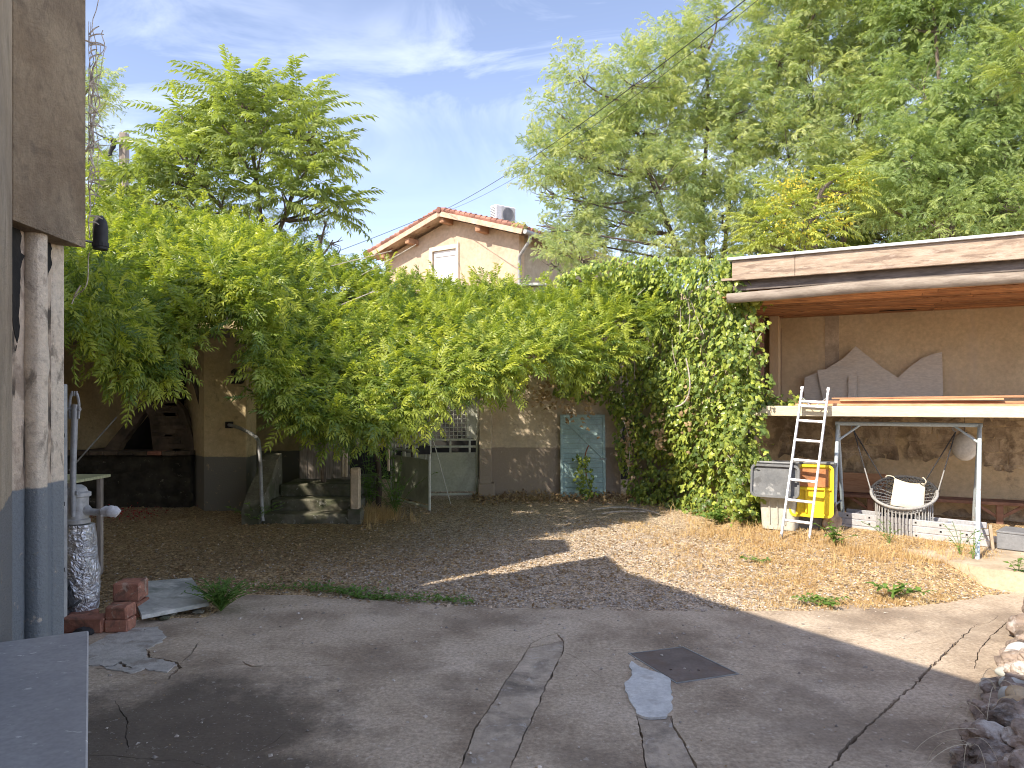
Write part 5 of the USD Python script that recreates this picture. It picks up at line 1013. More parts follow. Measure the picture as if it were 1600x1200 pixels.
wx0, wz1 = None, None
def hpt(px, py):
    dq = P(px, py, 1.0) - np.array([0, 0, EYE]); o = hO - np.array([0, 0, EYE]); s_ = (o @ hY) / (dq @ hY); q_ = np.array([0, 0, EYE]) + dq * s_ - hO
    return q_ @ hX, q_[2]
w0 = hpt(676, 393); w1 = hpt(713, 388); wb = hpt(695, 452)
winx0, winx1, winz1, winz0 = w0[0], w1[0], (w0[1] + w1[1]) / 2, wb[1] - 0.3
hole = Polygon([(winx0, winz0), (winx1, winz0), (winx1, winz1), (winx0, winz1)])
v, f = extr(gab.difference(hole), 0, 0.3); put(fh, 'gable_wall', HF((np.column_stack([v[:, 0], v[:, 2], v[:, 1]]), f[:, ::-1])), M_FARWALL)
put(fh, 'side_wall', HF(box(WR - 0.25, WR - 0.002, 0.302, 9, -0.2, zr_ - 0.25 - slp * WR, 0.01)), M_FARSIDE)
put(fh, 'side_wall', HF(box(WL + 0.002, WL + 0.25, 0.302, 9, -0.2, zr_ - 0.25 + slp * WL, 0.01)), M_FARSIDE)
tr = hole.buffer(0.14, join_style=2).difference(hole); v, f = extr(tr, 0, 0.03)
wn_ = put(fh, 'window', HF((np.column_stack([v[:, 0], -v[:, 2] - 0.001, v[:, 1]]), f[:, ::-1])), M_TRIM)
put(wn_, 'shutter_box', HF(box(winx0 + 0.004, winx1 - 0.004, 0.06, 0.2, winz1 - 0.2, winz1 - 0.004, 0.008)), M_SHUT)
for k in range(26): put(wn_, 'shutter_slat', HF(box(winx0 + 0.07, winx1 - 0.02, 0.10, 0.118, winz1 - 0.2 - (k + 1) * 0.05 + 0.003, winz1 - 0.2 - k * 0.05, 0.008)), M_SHUT)
put(wn_, 'jamb', HF(box(winx0 + 0.003, winx0 + 0.068, 0.07, 0.16, winz0, winz1 - 0.202, 0.006)), M_SHUT)
put(wn_, 'conduit', HF(tube([(winx1 + 0.11, -0.05, winz1 + 0.2), (winx1 + 0.11, -0.05, winz0)], 0.018, 6)), M_TRIM)
LEN = 9.5
sl = math.hypot(1, slp)
for s, e_ in ((-1, -EL), (1, ER)):
    Xr = np.array([s / sl, 0, -slp / sl]); Zr = np.array([s * slp / sl, 0, 1 / sl])
    rf = lambda m: HF(frame(m, (0, -ovh, zr_), Xr, (0, 1, 0), Zr))
    put(fh, 'verge_board', rf(box(0.02, e_ * sl - 0.02, 0.0, 0.035, -0.20, -0.035, 0.006)), M_RAFTER)
    put(fh, 'soffit', rf(box(0.02, e_ * sl, 0.036, LEN, -0.075, -0.045, 0.004)), M_RAFTER)
    for k in range(16):
        put(fh, 'verge_tile', rf(tube(np.column_stack([np.linspace(k * e_ * sl / 16 - 0.03, (k + 1) * e_ * sl / 16 + 0.02, 3), np.full(3, 0.06), np.array([0.02, 0.03, 0.045])]), [0.075, 0.08, 0.09], 8)), M_TILE)
    for j in range(int((LEN - 0.2) / 0.22)):
        put(fh, 'tile_row', rf(tube(np.column_stack([np.linspace(0.02, e_ * sl + 0.05, 9), np.full(9, 0.27 + j * 0.22), np.full(9, 0.0)]), [0.085, 0.075] * 4 + [0.085], 7)), M_TILE, kind=None)
put(fh, 'ridge_tile', HF(tube([(0, -ovh - 0.04, zr_ + 0.0), (0, LEN - 0.6, zr_ + 0.0)], 0.10, 10)), M_TILE)
for x in (-2.75, -1.55, 0.0, 1.5):
    zt = zr_ - 0.2 - slp * abs(x) / 1 - 0.0
    put(fh, 'purlin', HF(box(x - 0.10, x + 0.10, -ovh + 0.12, 0.5, zt - 0.22 + (0.03 if x == 0 else 0), zt - 0.02 + (0.03 if x == 0 else 0), 0.02)), M_RAFTD)
# gutter and downpipe at the right corner, wall head of the side
ge = zr_ - slp * ER - 0.1
put(fh, 'gutter', HF(tube([(ER + 0.06, -ovh, ge - 0.02), (ER + 0.06, LEN - 0.6, ge - 0.02)], 0.075, 10)), M_GREYMETAL)
put(fh, 'downpipe', HF(tube([(ER + 0.06, -ovh + 0.3, ge - 0.08), (ER + 0.04, -ovh + 0.3, ge - 0.25), (WR + 0.1, -0.1, ge - 0.62), (WR + 0.06, -0.08, ge - 0.8), (WR + 0.06, -0.08, 0.2)], 0.055, 10)), M_GREYMETAL, smooth=50)
# air conditioner standing on the far slope of the roof
ac0 = P(786, 349, 25.2); acz = ac0[2]
ac = thing('air_conditioner', 'white air conditioning unit standing on the tiled roof', 'air conditioner', ac0)
aX = np.array([0.80, 0.6, 0]); aY = np.array([-0.6, 0.80, 0])
AF = lambda m: frame(m, ac0, aX, aY, (0, 0, 1))
put(ac, 'casing', AF(box(-0.42, 0.42, -0.16, 0.16, -0.06, 0.56, 0.02)), M_SHUT)
put(ac, 'fan_grille', AF(frame(lathe([(0.0, 0.0), (0.2, 0.0), (0.24, 0.012), (0.25, 0.0)], 24), (0.1, -0.163, 0.27), (1, 0, 0), (0, 0, 1), (0, -1, 0))), M_SLATE)
put(ac, 'front_panel', AF(box(-0.18, 0.40, -0.162, -0.1605, 0.0, 0.52, 0.001)), surf('ac_front', (0.42, 0.42, 0.42), (0.5, 0.5, 0.5), 5))
for k in range(9): put(ac, 'side_fin', AF(box(-0.428, -0.421, -0.14, 0.14, 0.02 + k * 0.055, 0.05 + k * 0.055, 0.002)), M_SLATE)
for x in (-0.3, 0.3): put(ac, 'foot', AF(box(x - 0.03, x + 0.03, -0.2, 0.2, -0.3, -0.061)), M_GREYMETAL)

# ---------------------------------------------------------------- pole and cables
po = P(194, 400, 16.5); ptop_ = P(194, 208, 16.5)
up_ = thing('utility_pole', 'grey concrete utility pole rising behind the left hand tree', 'utility pole', (po[0], po[1], 0))
put(up_, 'shaft', box(po[0] - 0.085, po[0] + 0.085, 16.42, 16.58, 0, ptop_[2], 0.02), M_OLDWOOD)
put(up_, 'cross_arm', bar(P(172, 221, 16.4), P(202, 221, 16.4), 0.05, 0.05), M_GREYMETAL)
put(up_, 'insulator', tube(curve([P(174, 217, 16.35), P(178, 224, 16.35), P(175, 232, 16.35), P(173, 246, 16.35)], 10), [0.05, 0.06, 0.05, 0.05, 0.06, 0.045, 0.04, 0.04, 0.05, 0.03], 8), M_BLACK)
def cable(name, a, b, sag_, rad, lab):
    rad = rad * 0.65
    t = np.linspace(0, 1, 30)[:, None]; p_ = a * (1 - t) + b * t; p_[:, 2] -= sag_ * 4 * (t * (1 - t))[:, 0]
    single(name, tube(p_, rad, 5), M_BLACK, lab, 'cable', 'overhead cables')
cable('overhead_cable', P(690, 330, 24.6), P(1240, -60, 9.0), 0.25, 0.012, 'black overhead cable rising from the house roof ridge to the upper right')
cable('overhead_cable', P(694, 331, 24.6), P(1243, -48, 9.0), 0.38, 0.007, 'thinner cable just below the thick one from the house ridge')
cable('overhead_cable', P(684, 330, 24.6), P(300, 470, 16.0), 0.1, 0.012, 'cable running down left from the house roof into the foliage')
cable('overhead_cable', P(173, 219, 16.35), P(60, 130, 9.0), 0.1, 0.02, 'black cable from the utility pole up to the stucco house')

# ---------------------------------------------------------------- leaves
def leaflet(L, W, fold=0.25, droop=0.15, at=0.42):
    v = np.array([[0, 0, 0], [at * L, W / 2, fold * W], [at * L, -W / 2, fold * W], [at * L, 0, 0.02 * L], [L, 0, -droop * L]])
    return v, np.array([[0, 3, 1], [0, 2, 3], [3, 4, 1], [3, 2, 4]])
def diamond(L, W, droop=0.1):
    return np.array([[0, 0, 0], [0.45 * L, -W / 2, 0.0], [L, 0, -droop * L], [0.45 * L, W / 2, 0.0]]), np.array([[0, 1, 2], [0, 2, 3]])
def pinnate(L, pairs, ll, lw, sag=0.25, ang=62, rng=None, bare=0.15, hang=0.35, four=True, term=True):
    """A feather-like leaf: a sagging midrib along +x, paired leaflets, one at the tip."""
    rng = rng or RNG; items = []
    t = np.linspace(0, 1, 7); rib = np.column_stack([L * t * (1 - 0.12 * sag * t), 0 * t, -sag * L * t ** 2])
    wr = 0.006 * L ** 0.5
    rv = np.vstack([rib + [0, wr, 0], rib - [0, wr, 0]]); n = 7
    items.append((rv, np.array([[i, i + n, i + n + 1] for i in range(n - 1)] + [[i, i + n + 1, i + 1] for i in range(n - 1)])))
    for k in range(pairs + (1 if term else 0)):
        s = bare + (1 - bare) * (k + 0.5) / pairs if k < pairs else 1.0
        p = np.array([L * s * (1 - 0.12 * sag * s), 0, -sag * L * s * s]); sl_ = math.atan(2 * sag * s)
        size = (0.75 + 0.5 * math.sin(math.pi * min(1, s * 0.9))) * (0.9 + 0.2 * rng.random())
        for sd in ((-1, 1) if k < pairs else (0,)):
            m = leaflet(ll * size, lw * size, 0.25, 0.25) if four else diamond(ll * size, lw * size, 0.15)
            a = sd * math.radians(ang * (1 - 0.25 * s) + rng.normal(0, 7)); h = hang + rng.normal(0, 0.14) if sd else sl_ + 0.1
            v = m[0]
            roll = rng.normal(0, 0.3); c, s_ = math.cos(roll), math.sin(roll); v = v @ np.array([[1, 0, 0], [0, c, s_], [0, -s_, c]])
            c, s_ = math.cos(h), math.sin(h); v = v @ np.array([[c, 0, -s_], [0, 1, 0], [s_, 0, c]])
            c, s_ = math.cos(a), math.sin(a); v = v @ np.array([[c, s_, 0], [-s_, c, 0], [0, 0, 1]])
            items.append((v + p, m[1]))
    return cat(items)
def ivy_leaf(w=1.0):
    o = np.array([[0, 0, 0], [-0.12, 0.28, -.02], [0.18, 0.48, -0.10], [0.36, 0.24, 0.02], [0.62, 0.32, -0.06], [1.0, 0, -0.12], [0.62, -0.32, -0.06], [0.36, -0.24, 0.02], [0.18, -0.48, -0.10], [-0.12, -0.28, -.02], [0.34, 0, 0.07]])
    return o * w, np.array([[10, i, i + 1] for i in range(0, 9)] + [[10, 9, 0]])
rs = np.random.default_rng(101)
wist = [pinnate(0.27 + 0.05 * k / 3, 6, 0.084, 0.026, 0.30, 58, rs) for k in range(5)]
ail = [pinnate(0.74 + 0.06 * k, 11, 0.15, 0.046, 0.42, 72, rs, 0.2, 0.45) for k in range(4)]
ivy = [ivy_leaf()]
def spray(rng, L=0.85, nl=10, lf=0.21, pairs=6, ll=0.058, lw=0.027):
    """A twig with feathery leaves."""
    items = []; t = np.linspace(0, 1, 5); ax_ = np.column_stack([L * t, 0.08 * L * np.sin(2.5 * t + rng.random() * 3), -0.16 * L * t ** 2])
    items.append(tube(ax_, [0.007, 0.006, 0.005, 0.004, 0.002], 3, False))
    for k in range(nl):
        s = 0.12 + 0.88 * (k + 0.3 * rng.random()) / nl; p = np.array([np.interp(s, t, ax_[:, c]) for c in range(3)])
        m = pinnate(lf * (0.8 + 0.4 * rng.random()), pairs, ll, lw, 0.3 + 0.3 * rng.random(), 68, rng, 0.12, 0.3, False)
        a = (1 if k % 2 else -1) * (0.85 + 0.3 * rng.random()) * (1 - 0.4 * (s > 0.9)); tw = rng.normal(0, 0.5)
        v = m[0]; c, s_ = math.cos(tw), math.sin(tw); v = v @ np.array([[1, 0, 0], [0, c, s_], [0, -s_, c]])
        el = rng.normal(-0.15, 0.35); c, s_ = math.cos(el), math.sin(el); v = v @ np.array([[c, 0, s_], [0, 1, 0], [-s_, 0, c]])
        c, s_ = math.cos(a), math.sin(a); v = v @ np.array([[c, s_, 0], [-s_, c, 0], [0, 0, 1]])
        items.append((v + p, m[1]))
    return cat(items)
sprays = [spray(rs) for _ in range(5)]
M_WIST = leafmat('wisteria_leaf', [(0.055, 0.090, 0.022), (0.145, 0.185, 0.034), (0.25, 0.275, 0.048), (0.34, 0.34, 0.066), (0.38, 0.38, 0.10)], 0.40, 0.36, (1.5, 1.5, 0.6))
M_IVY = leafmat('ivy_leaf', [(0.045, 0.075, 0.022), (0.11, 0.15, 0.032), (0.21, 0.245, 0.046), (0.32, 0.325, 0.064), (0.38, 0.375, 0.10)], 0.25, 0.36, (1.5, 1.5, 0.6))
M_AIL = leafmat('tree_of_heaven_leaf', [(0.09, 0.12, 0.04), (0.15, 0.185, 0.055), (0.205, 0.235, 0.066), (0.28, 0.285, 0.078)], 0.40, 0.36, (1.5, 1.5, 0.6))
M_ROB = leafmat('robinia_leaf', [(0.125, 0.17, 0.08), (0.195, 0.235, 0.11), (0.26, 0.285, 0.13), (0.32, 0.32, 0.14), (0.39, 0.35, 0.14)], 0.46, 0.5, (1.5, 1.45, 0.7))
M_DARKLEAF = leafmat('dark_tree_leaf', [(0.10, 0.145, 0.062), (0.165, 0.215, 0.085), (0.235, 0.27, 0.11), (0.30, 0.315, 0.125)], 0.44, 0.45, (1.5, 1.45, 0.7))
M_YFLOWER = leafmat('yellow_seed_clusters', [(0.30, 0.25, 0.03), (0.37, 0.32, 0.045), (0.42, 0.38, 0.08)], 0.2, 0.6, (1.2, 1.1, 0.7))
M_DRYLEAF = leafmat('dry_leaf', [(0.12, 0.078, 0.042), (0.21, 0.15, 0.08), (0.29, 0.215, 0.12), (0.36, 0.285, 0.17)], 0.1, 0.7, (1.2, 1.0, 0.7))
M_STRAW = leafmat('dry_grass', [(0.25, 0.165, 0.075), (0.33, 0.235, 0.11), (0.40, 0.30, 0.15), (0.28, 0.22, 0.09)], 0.2, 0.7, (1.2, 1.1, 0.8))
M_WEED = leafmat('weed_leaf', [(0.05, 0.10, 0.02), (0.085, 0.145, 0.03), (0.14, 0.19, 0.04)], 0.3, 0.5, (1.4, 1.4, 0.6))
M_GRAVELST = surf('gravel_stone', (0.26, 0.225, 0.19), (0.46, 0.41, 0.355), 30, 0.9, 0.2, 90, 0.003, 4, island=0.45)

# ---------------------------------------------------------------- wisteria spread over the back of the yard
class Sheet:
    """A leafy surface between a lower front edge and an upper back edge, both given along the picture's width."""
    def __init__(s, rows, power=1.5, amp=0.25, freq=1.1, seed=0):
        s.r = np.array(rows, float); s.power, s.amp, s.freq, s.seed = power, amp, freq, seed
    def at(s, u, v):
        g = lambda k: np.interp(u, s.r[:, 0], s.r[:, k])
        py = g(1) + (g(3) - g(1)) * v; Y = g(2) + (g(4) - g(2)) * np.maximum(v, 0) ** s.power
        return np.stack([(u - 800) / FPX * Y, Y, EYE + (HOR - py) / FPX * Y], -1)
    def normal(s, u, v):
        a = s.at(u + 4, v) - s.at(u - 4, v); b = s.at(u, np.minimum(v + 0.03, 1.05)) - s.at(u, v - 0.03)
        n = np.cross(a, b); n /= np.maximum(np.linalg.norm(n, axis=-1, keepdims=True), 1e-9)
        return np.where(n[..., 1:2] > 0, -n, n)
    def sample(s, n, rng, v0=0.0, v1=1.0):
        u = rng.uniform(s.r[0, 0], s.r[-1, 0], n * 4); v = rng.uniform(v0, v1, n * 4)
        a = s.at(u + 3, v) - s.at(u - 3, v); b = s.at(u, v + 0.02) - s.at(u, v - 0.02); w = np.linalg.norm(np.cross(a, b), axis=1)
        k = rng.choice(n * 4, n, p=w / w.sum(), replace=False); u, v = u[k], v[k]
        p = s.at(u, v); nn = s.normal(u, v)
        return u, v, p + nn * (s.amp * 2 * (meshkit.fbm(p * s.freq, 3, s.seed) - 0.5))[:, None], nn
r = np.random.default_rng(202)
wrows = [(85, 455, 6.0, 398, 10.0), (125, 490, 6.2, 376, 10.6), (150, 525, 6.5, 345, 11.0), (185, 555, 6.8, 338, 11.2), (230, 590, 7.1, 340, 11.4), (270, 545, 7.3, 345, 11.5), (305, 490, 7.5, 352, 11.7),
         (345, 440, 7.6, 360, 11.9), (382, 462, 7.7, 368, 12.0), (404, 580, 7.75, 372, 12.1), (450, 640, 7.9, 392, 12.3), (520, 662, 8.1, 408, 12.5), (560, 670, 8.2, 420, 12.6), (600, 660, 8.3, 436, 12.7), (650, 640, 8.5, 446, 12.8),
         (700, 612, 8.7, 450, 12.9), (740, 596, 8.9, 452, 12.9), (790, 588, 9.2, 455, 12.9), (830, 568, 9.6, 468, 12.9), (870, 562, 10.0, 462, 12.8), (930, 580, 10.5, 450, 12.6), (985, 545, 11.0, 445, 12.4), (1040, 505, 11.2, 445, 12.0)]
ws = Sheet(wrows, 1.55, 0.12, 1.0, 7)
wt_ = thing('wisteria', 'big wisteria spreading its bright green feathery leaves over the whole back of the courtyard', 'climbing plant', (-1.2, 11.0, 0.2))
NW = 17000
u, v, p, nn = ws.sample(NW, r)
dep = -0.42 * r.random(NW) ** 1.3 + 0.06; p = p + nn * dep[:, None]
# hanging strands along the lower edge
hs = []
for k in range(150):
    uu = r.uniform(110, 930); uu = uu if not 280 < uu < 385 else uu + 150; b = ws.at(np.array([uu]), np.array([0.02]))[0]; L_ = 0.08 + 0.28 * r.random() ** 2
    for j in range(int(3 + L_ * 12)): hs.append((b + [r.normal(0, 0.07), r.normal(0.1, 0.12), -L_ * r.random() + 0.05]))
hs = np.array(hs); p = np.vstack([p, hs]); nn = np.vstack([nn, np.tile([[0.1, -0.8, 0.5]], (len(hs), 1))]); dep = np.r_[dep, np.zeros(len(hs))]; vv = np.r_[v, np.zeros(len(hs))]
# upright shoots along the top edge
tp = []
for k in range(46):
    uu = r.uniform(160, 1000); b = ws.at(np.array([uu]), np.array([1.0]))[0]; L_ = 0.08 + 0.22 * r.random() ** 1.5; dx = r.normal(0, 0.2)
    for j in range(int(3 + L_ * 14)): h = L_ * r.random(); tp.append(b + [dx * h + r.normal(0, 0.05), r.normal(0, 0.12), h])
tp = np.array(tp); p = np.vstack([p, tp]); nn = np.vstack([nn, np.tile([[0.0, -0.4, 0.9]], (len(tp), 1))]); dep = np.r_[dep, np.zeros(len(tp))]; vv = np.r_[vv, np.ones(len(tp))]
kp = ((meshkit.fbm(p * 1.7, 2, 77) > 0.30) & ((dep > -0.13) | (p[:, 0] / p[:, 1] < -0.24) | (r.random(len(p)) < 0.5))) | (vv > 0.97) | (p[:, 0] < -3.2); clear = (p[:, 0] / p[:, 1] > -0.425) & (p[:, 0] / p[:, 1] < -0.345) & (p[:, 2] < EYE + 0.083 * p[:, 1])   # the vine parts round the face of the pillar
kp &= ~clear
p, nn, dep, vv = p[kp], nn[kp], dep[kp], vv[kp]
n = len(p); up_w = (0.15 + 0.7 * vv)[:, None]
X = nn * 0.5 + np.array([0, 0, 1.0]) * (1.15 * up_w - 0.36) + r.normal(0, 0.5, (n, 3)); Z = nn * 0.6 + [0, 0, 0.9] + r.normal(0, 0.35, (n, 3))
sc = 0.62 + 0.42 * r.random(n); ix = r.integers(0, len(wist), n)
dist = np.linalg.norm(p - [0, 0, EYE], axis=1); front = dist + np.where(dep > -0.05, 0, 5) + np.where(p[:, 0] / p[:, 1] < -0.60, 9, 0)
order = np.argsort(front); near_, rest_ = order[:300], order[300:]
for i in near_: put(wt_, 'leaf', baked(wist[ix[i]], p[i], X[i], Z[i], sc[i]), M_WIST)
scatter(wt_, 'foliage', wist, [M_WIST] * len(wist), p[rest_], X[rest_], Z[rest_], sc[rest_], ix[rest_])
for k, (uu, yb) in enumerate([(500, 11.6), (585, 11.4), (640, 12.4), (330, 11.9), ]):
    t_ = ws.at(np.array([uu]), np.array([0.35]))[0]; x0 = (uu - 800) / FPX * yb
    put(wt_, 'trunk', tube(curve([(x0, yb, 0.1), (x0 + 0.08, yb - 0.1, 0.9), (x0 - 0.06, yb - 0.15, 1.7), (t_[0], t_[1], t_[2] - 0.1)], 20) + r.normal(0, 0.008, (20, 3)), np.linspace(0.045, 0.025, 20), 8), M_BARK, smooth=50)
for k in range(70):
    u0 = r.uniform(130, 980); v0 = r.uniform(0.1, 0.7); q_ = [ws.at(np.array([u0 + du]), np.array([v0 + dv]))[0] + [0, 0, -0.08 + 0.05 * r.random()] for du, dv in ((0, 0), (r.normal(0, 25), 0.1), (r.normal(0, 50), 0.22))]
    put(wt_, 'stem', tube(curve(q_, 10), 0.008, 5), M_BARK)
for (a, b, c, Y) in [((560, 432), (610, 405), (650, 382), 12.0), ((400, 445), (520, 415), (612, 392), 11.8), ((430, 520), (500, 490), (585, 455), 10.5), ((830, 540), (870, 552), (912, 562), 11.4), ((860, 566), (880, 563), (905, 571), 11.4), ((820, 600), (800, 586), (770, 590), 10.9)]:
    put(wt_, 'runner', tube(curve([P(*a, Y), P(*b, Y - 0.1), P(*c, Y - 0.1)], 10), 0.007, 5), M_TWIG)
# wisteria beams that carry it

# ---------------------------------------------------------------- ivy on the end of the shed
iw = thing('ivy_wall', 'wall between the courtyard and the shed, hidden under ivy', 'wall', (2.6, 11.8, 0.2))
put(iw, 'wall', extr(Polygon([(2.05, 12.88), (3.0, 11.4), (3.3, 10.45), (3.42, 10.5), (3.2, 11.5), (2.25, 13.0)]), -0.2, 3.65), M_YARDWALL)
irows = [(868, 618, 12.7, 432, 12.5), (905, 622, 12.6, 415, 12.3), (940, 626, 12.5, 405, 12.1), (956, 690, 12.4, 404, 12.0), (972, 765, 12.35, 402, 11.9), (985, 790, 12.2, 400, 11.7), (1020, 800, 11.9, 398, 11.4), (1060, 806, 11.3, 400, 11.0), (1100, 812, 10.7, 400, 10.4), (1140, 816, 10.2, 402, 9.9), (1165, 816, 9.85, 406, 9.6), (1182, 800, 9.55, 420, 9.4)]
ivs = Sheet(irows, 1.0, 0.36, 1.4, 17)
iv = thing('ivy', 'dense ivy covering the end of the shed from the ground to the roof', 'ivy', (2.8, 11.0, 0.2))
NI = 13500
u, v, p, nn = ivs.sample(NI, r)
dep = -0.34 * r.random(NI) ** 1.4 + 0.05
side = np.array([0.75, -0.6, 0.25]); bl = sstep(1130, 1182, u)[:, None]; nn = nn * (1 - 0.6 * bl) + side * 0.6 * bl; nn /= np.linalg.norm(nn, axis=1, keepdims=True)
p = p + nn * dep[:, None]; kp = meshkit.fbm(p * 2.3, 2, 31) > 0.31; p, nn, dep = p[kp], nn[kp], dep[kp]
ext = []
for k in range(60):
    e0 = ivs.at(np.array([r.uniform(1120, 1182)]), np.array([r.random() if k > 22 else 0.98]))[0]; L_ = 0.1 + 0.25 * r.random()
    for j in range(14): s_ = r.random(); ext.append(e0 + np.array([0.8, -0.25, -0.15]) * L_ * s_ + r.normal(0, 0.05, 3))
for k in range(110):
    e0 = P(r.uniform(1128, 1190), r.uniform(402, 470), 9.55 + r.normal(0, 0.06)); ext += [e0 + r.normal(0, 0.05, 3) for _ in range(5)]
for k in range(160):
    e0 = P(r.uniform(1140, 1186) , r.uniform(420, 800), 9.75 + r.normal(0, 0.1)); ext += [e0 + r.normal(0, 0.06, 3) for _ in range(7)]
for k in range(30):
    a = shp(1185 + 70 * r.random() ** 2, 634, 0.15); q_ = sw3(a[0], 0.1 + 0.3 * r.random(), 1.84 + 0.08 * r.random()); ext += [q_ + r.normal(0, 0.04, 3) for _ in range(4)]
ext = np.array(ext); p = np.vstack([p, ext]); nn = np.vstack([nn, np.tile([[0.2, -0.7, 0.6]], (len(ext), 1))]); dep = np.r_[dep, np.zeros(len(ext))]; n = len(p)
Z = nn * 1.0 + [-0.1, 0, 0.55] + r.normal(0, 0.38, (n, 3)); X = np.array([0, 0, -1.0]) + nn * 0.3 + r.normal(0, 0.5, (n, 3))
sc = 0.042 + 0.062 * r.random(n) ** 1.3
order = np.argsort(np.linalg.norm(p - [0, 0, EYE], axis=1) - sc * 20 + np.where(dep > 0.0, 0, 6)); near_, rest_ = order[:280], order[280:]
for i in near_: put(iv, 'leaf', baked(ivy[0], p[i], X[i], Z[i], sc[i]), M_IVY)
scatter(iv, 'foliage', ivy, [M_IVY], p[rest_], X[rest_], Z[rest_], sc[rest_])
for k in range(12):
    u0 = r.uniform(950, 1170); v0 = r.uniform(0.02, 0.8); q_ = [ivs.at(np.array([u0 + du]), np.array([v0 + dv]))[0] + [0, -0.02, 0] for du, dv in ((0, 0), (r.normal(0, 10), 0.1), (r.normal(0, 18), 0.2))]
    put(iv, 'stem', tube(curve(q_, 10), 0.006, 5), M_TWIG)
put(iv, 'bare_runner', tube(curve([P(1072, 560, 10.4), P(1078, 600, 10.35), P(1072, 625, 10.35), P(1055, 636, 10.4)], 12), 0.010, 6), M_TWIG)
dl = thing('dry_ivy_leaves', 'patches of brown dry leaves among the ivy and above the teal shutter', 'dry leaves', (1.5, 12.3, 0.2), kind='stuff')
qq = [P(*(np.array([848, 615]) + r.normal(0, 14, 2)), 12.3) for _ in range(70)] + [P(982 + r.normal(0, 3), 690 + r.normal(0, 22), 12.1) for _ in range(45)] + [P(1035 + r.normal(0, 14), 680 + r.normal(0, 16), 11.45) for _ in range(60)] + [P(1080 + r.normal(0, 12), 640 + r.normal(0, 30), 10.7) for _ in range(25)] + [P(*(np.array([905, 640]) + r.normal(0, 16, 2)), 12.3) for _ in range(50)]
qq = np.array(qq); n = len(qq); scatter(dl, 'leaves', [ivy_leaf()], [M_DRYLEAF], qq, r.normal(0, 1, (n, 3)), np.array([0, -1, 0.3]) + r.normal(0, 0.4, (n, 3)), 0.05 + 0.04 * r.random(n))
sv_ = thing('shutter_creeper', 'small ivy shoot with reddish stem growing up the front of the teal shutter', 'ivy shoot', P(935, 780, 12.5))
cpts = curve([P(937, 782, 12.5), P(920, 758, 12.48), P(915, 735, 12.5), P(914, 715, 12.52), P(920, 696, 12.52)], 24)
put(sv_, 'stem', tube(cpts, 0.012, 5), M_BRICK)
n = 130; k_ = r.integers(2, 18, n); q_ = cpts[k_] + r.normal(0, 0.05, (n, 3)) + np.where(r.random(n) < 0.6, 1, 0)[:, None] * np.column_stack([-0.13 * np.ones(n), 0 * np.ones(n), 0.02 * np.ones(n)]); q_[:, 1] = 12.46 + 0.03 * r.normal(0, 1, n)
scatter(sv_, 'leaves', ivy, [M_IVY], q_, r.normal(0, 1, (n, 3)) + [0, 0, -0.8], np.array([0, -1, 0.4]) + r.normal(0, 0.3, (n, 3)), 0.04 + 0.04 * r.random(n))

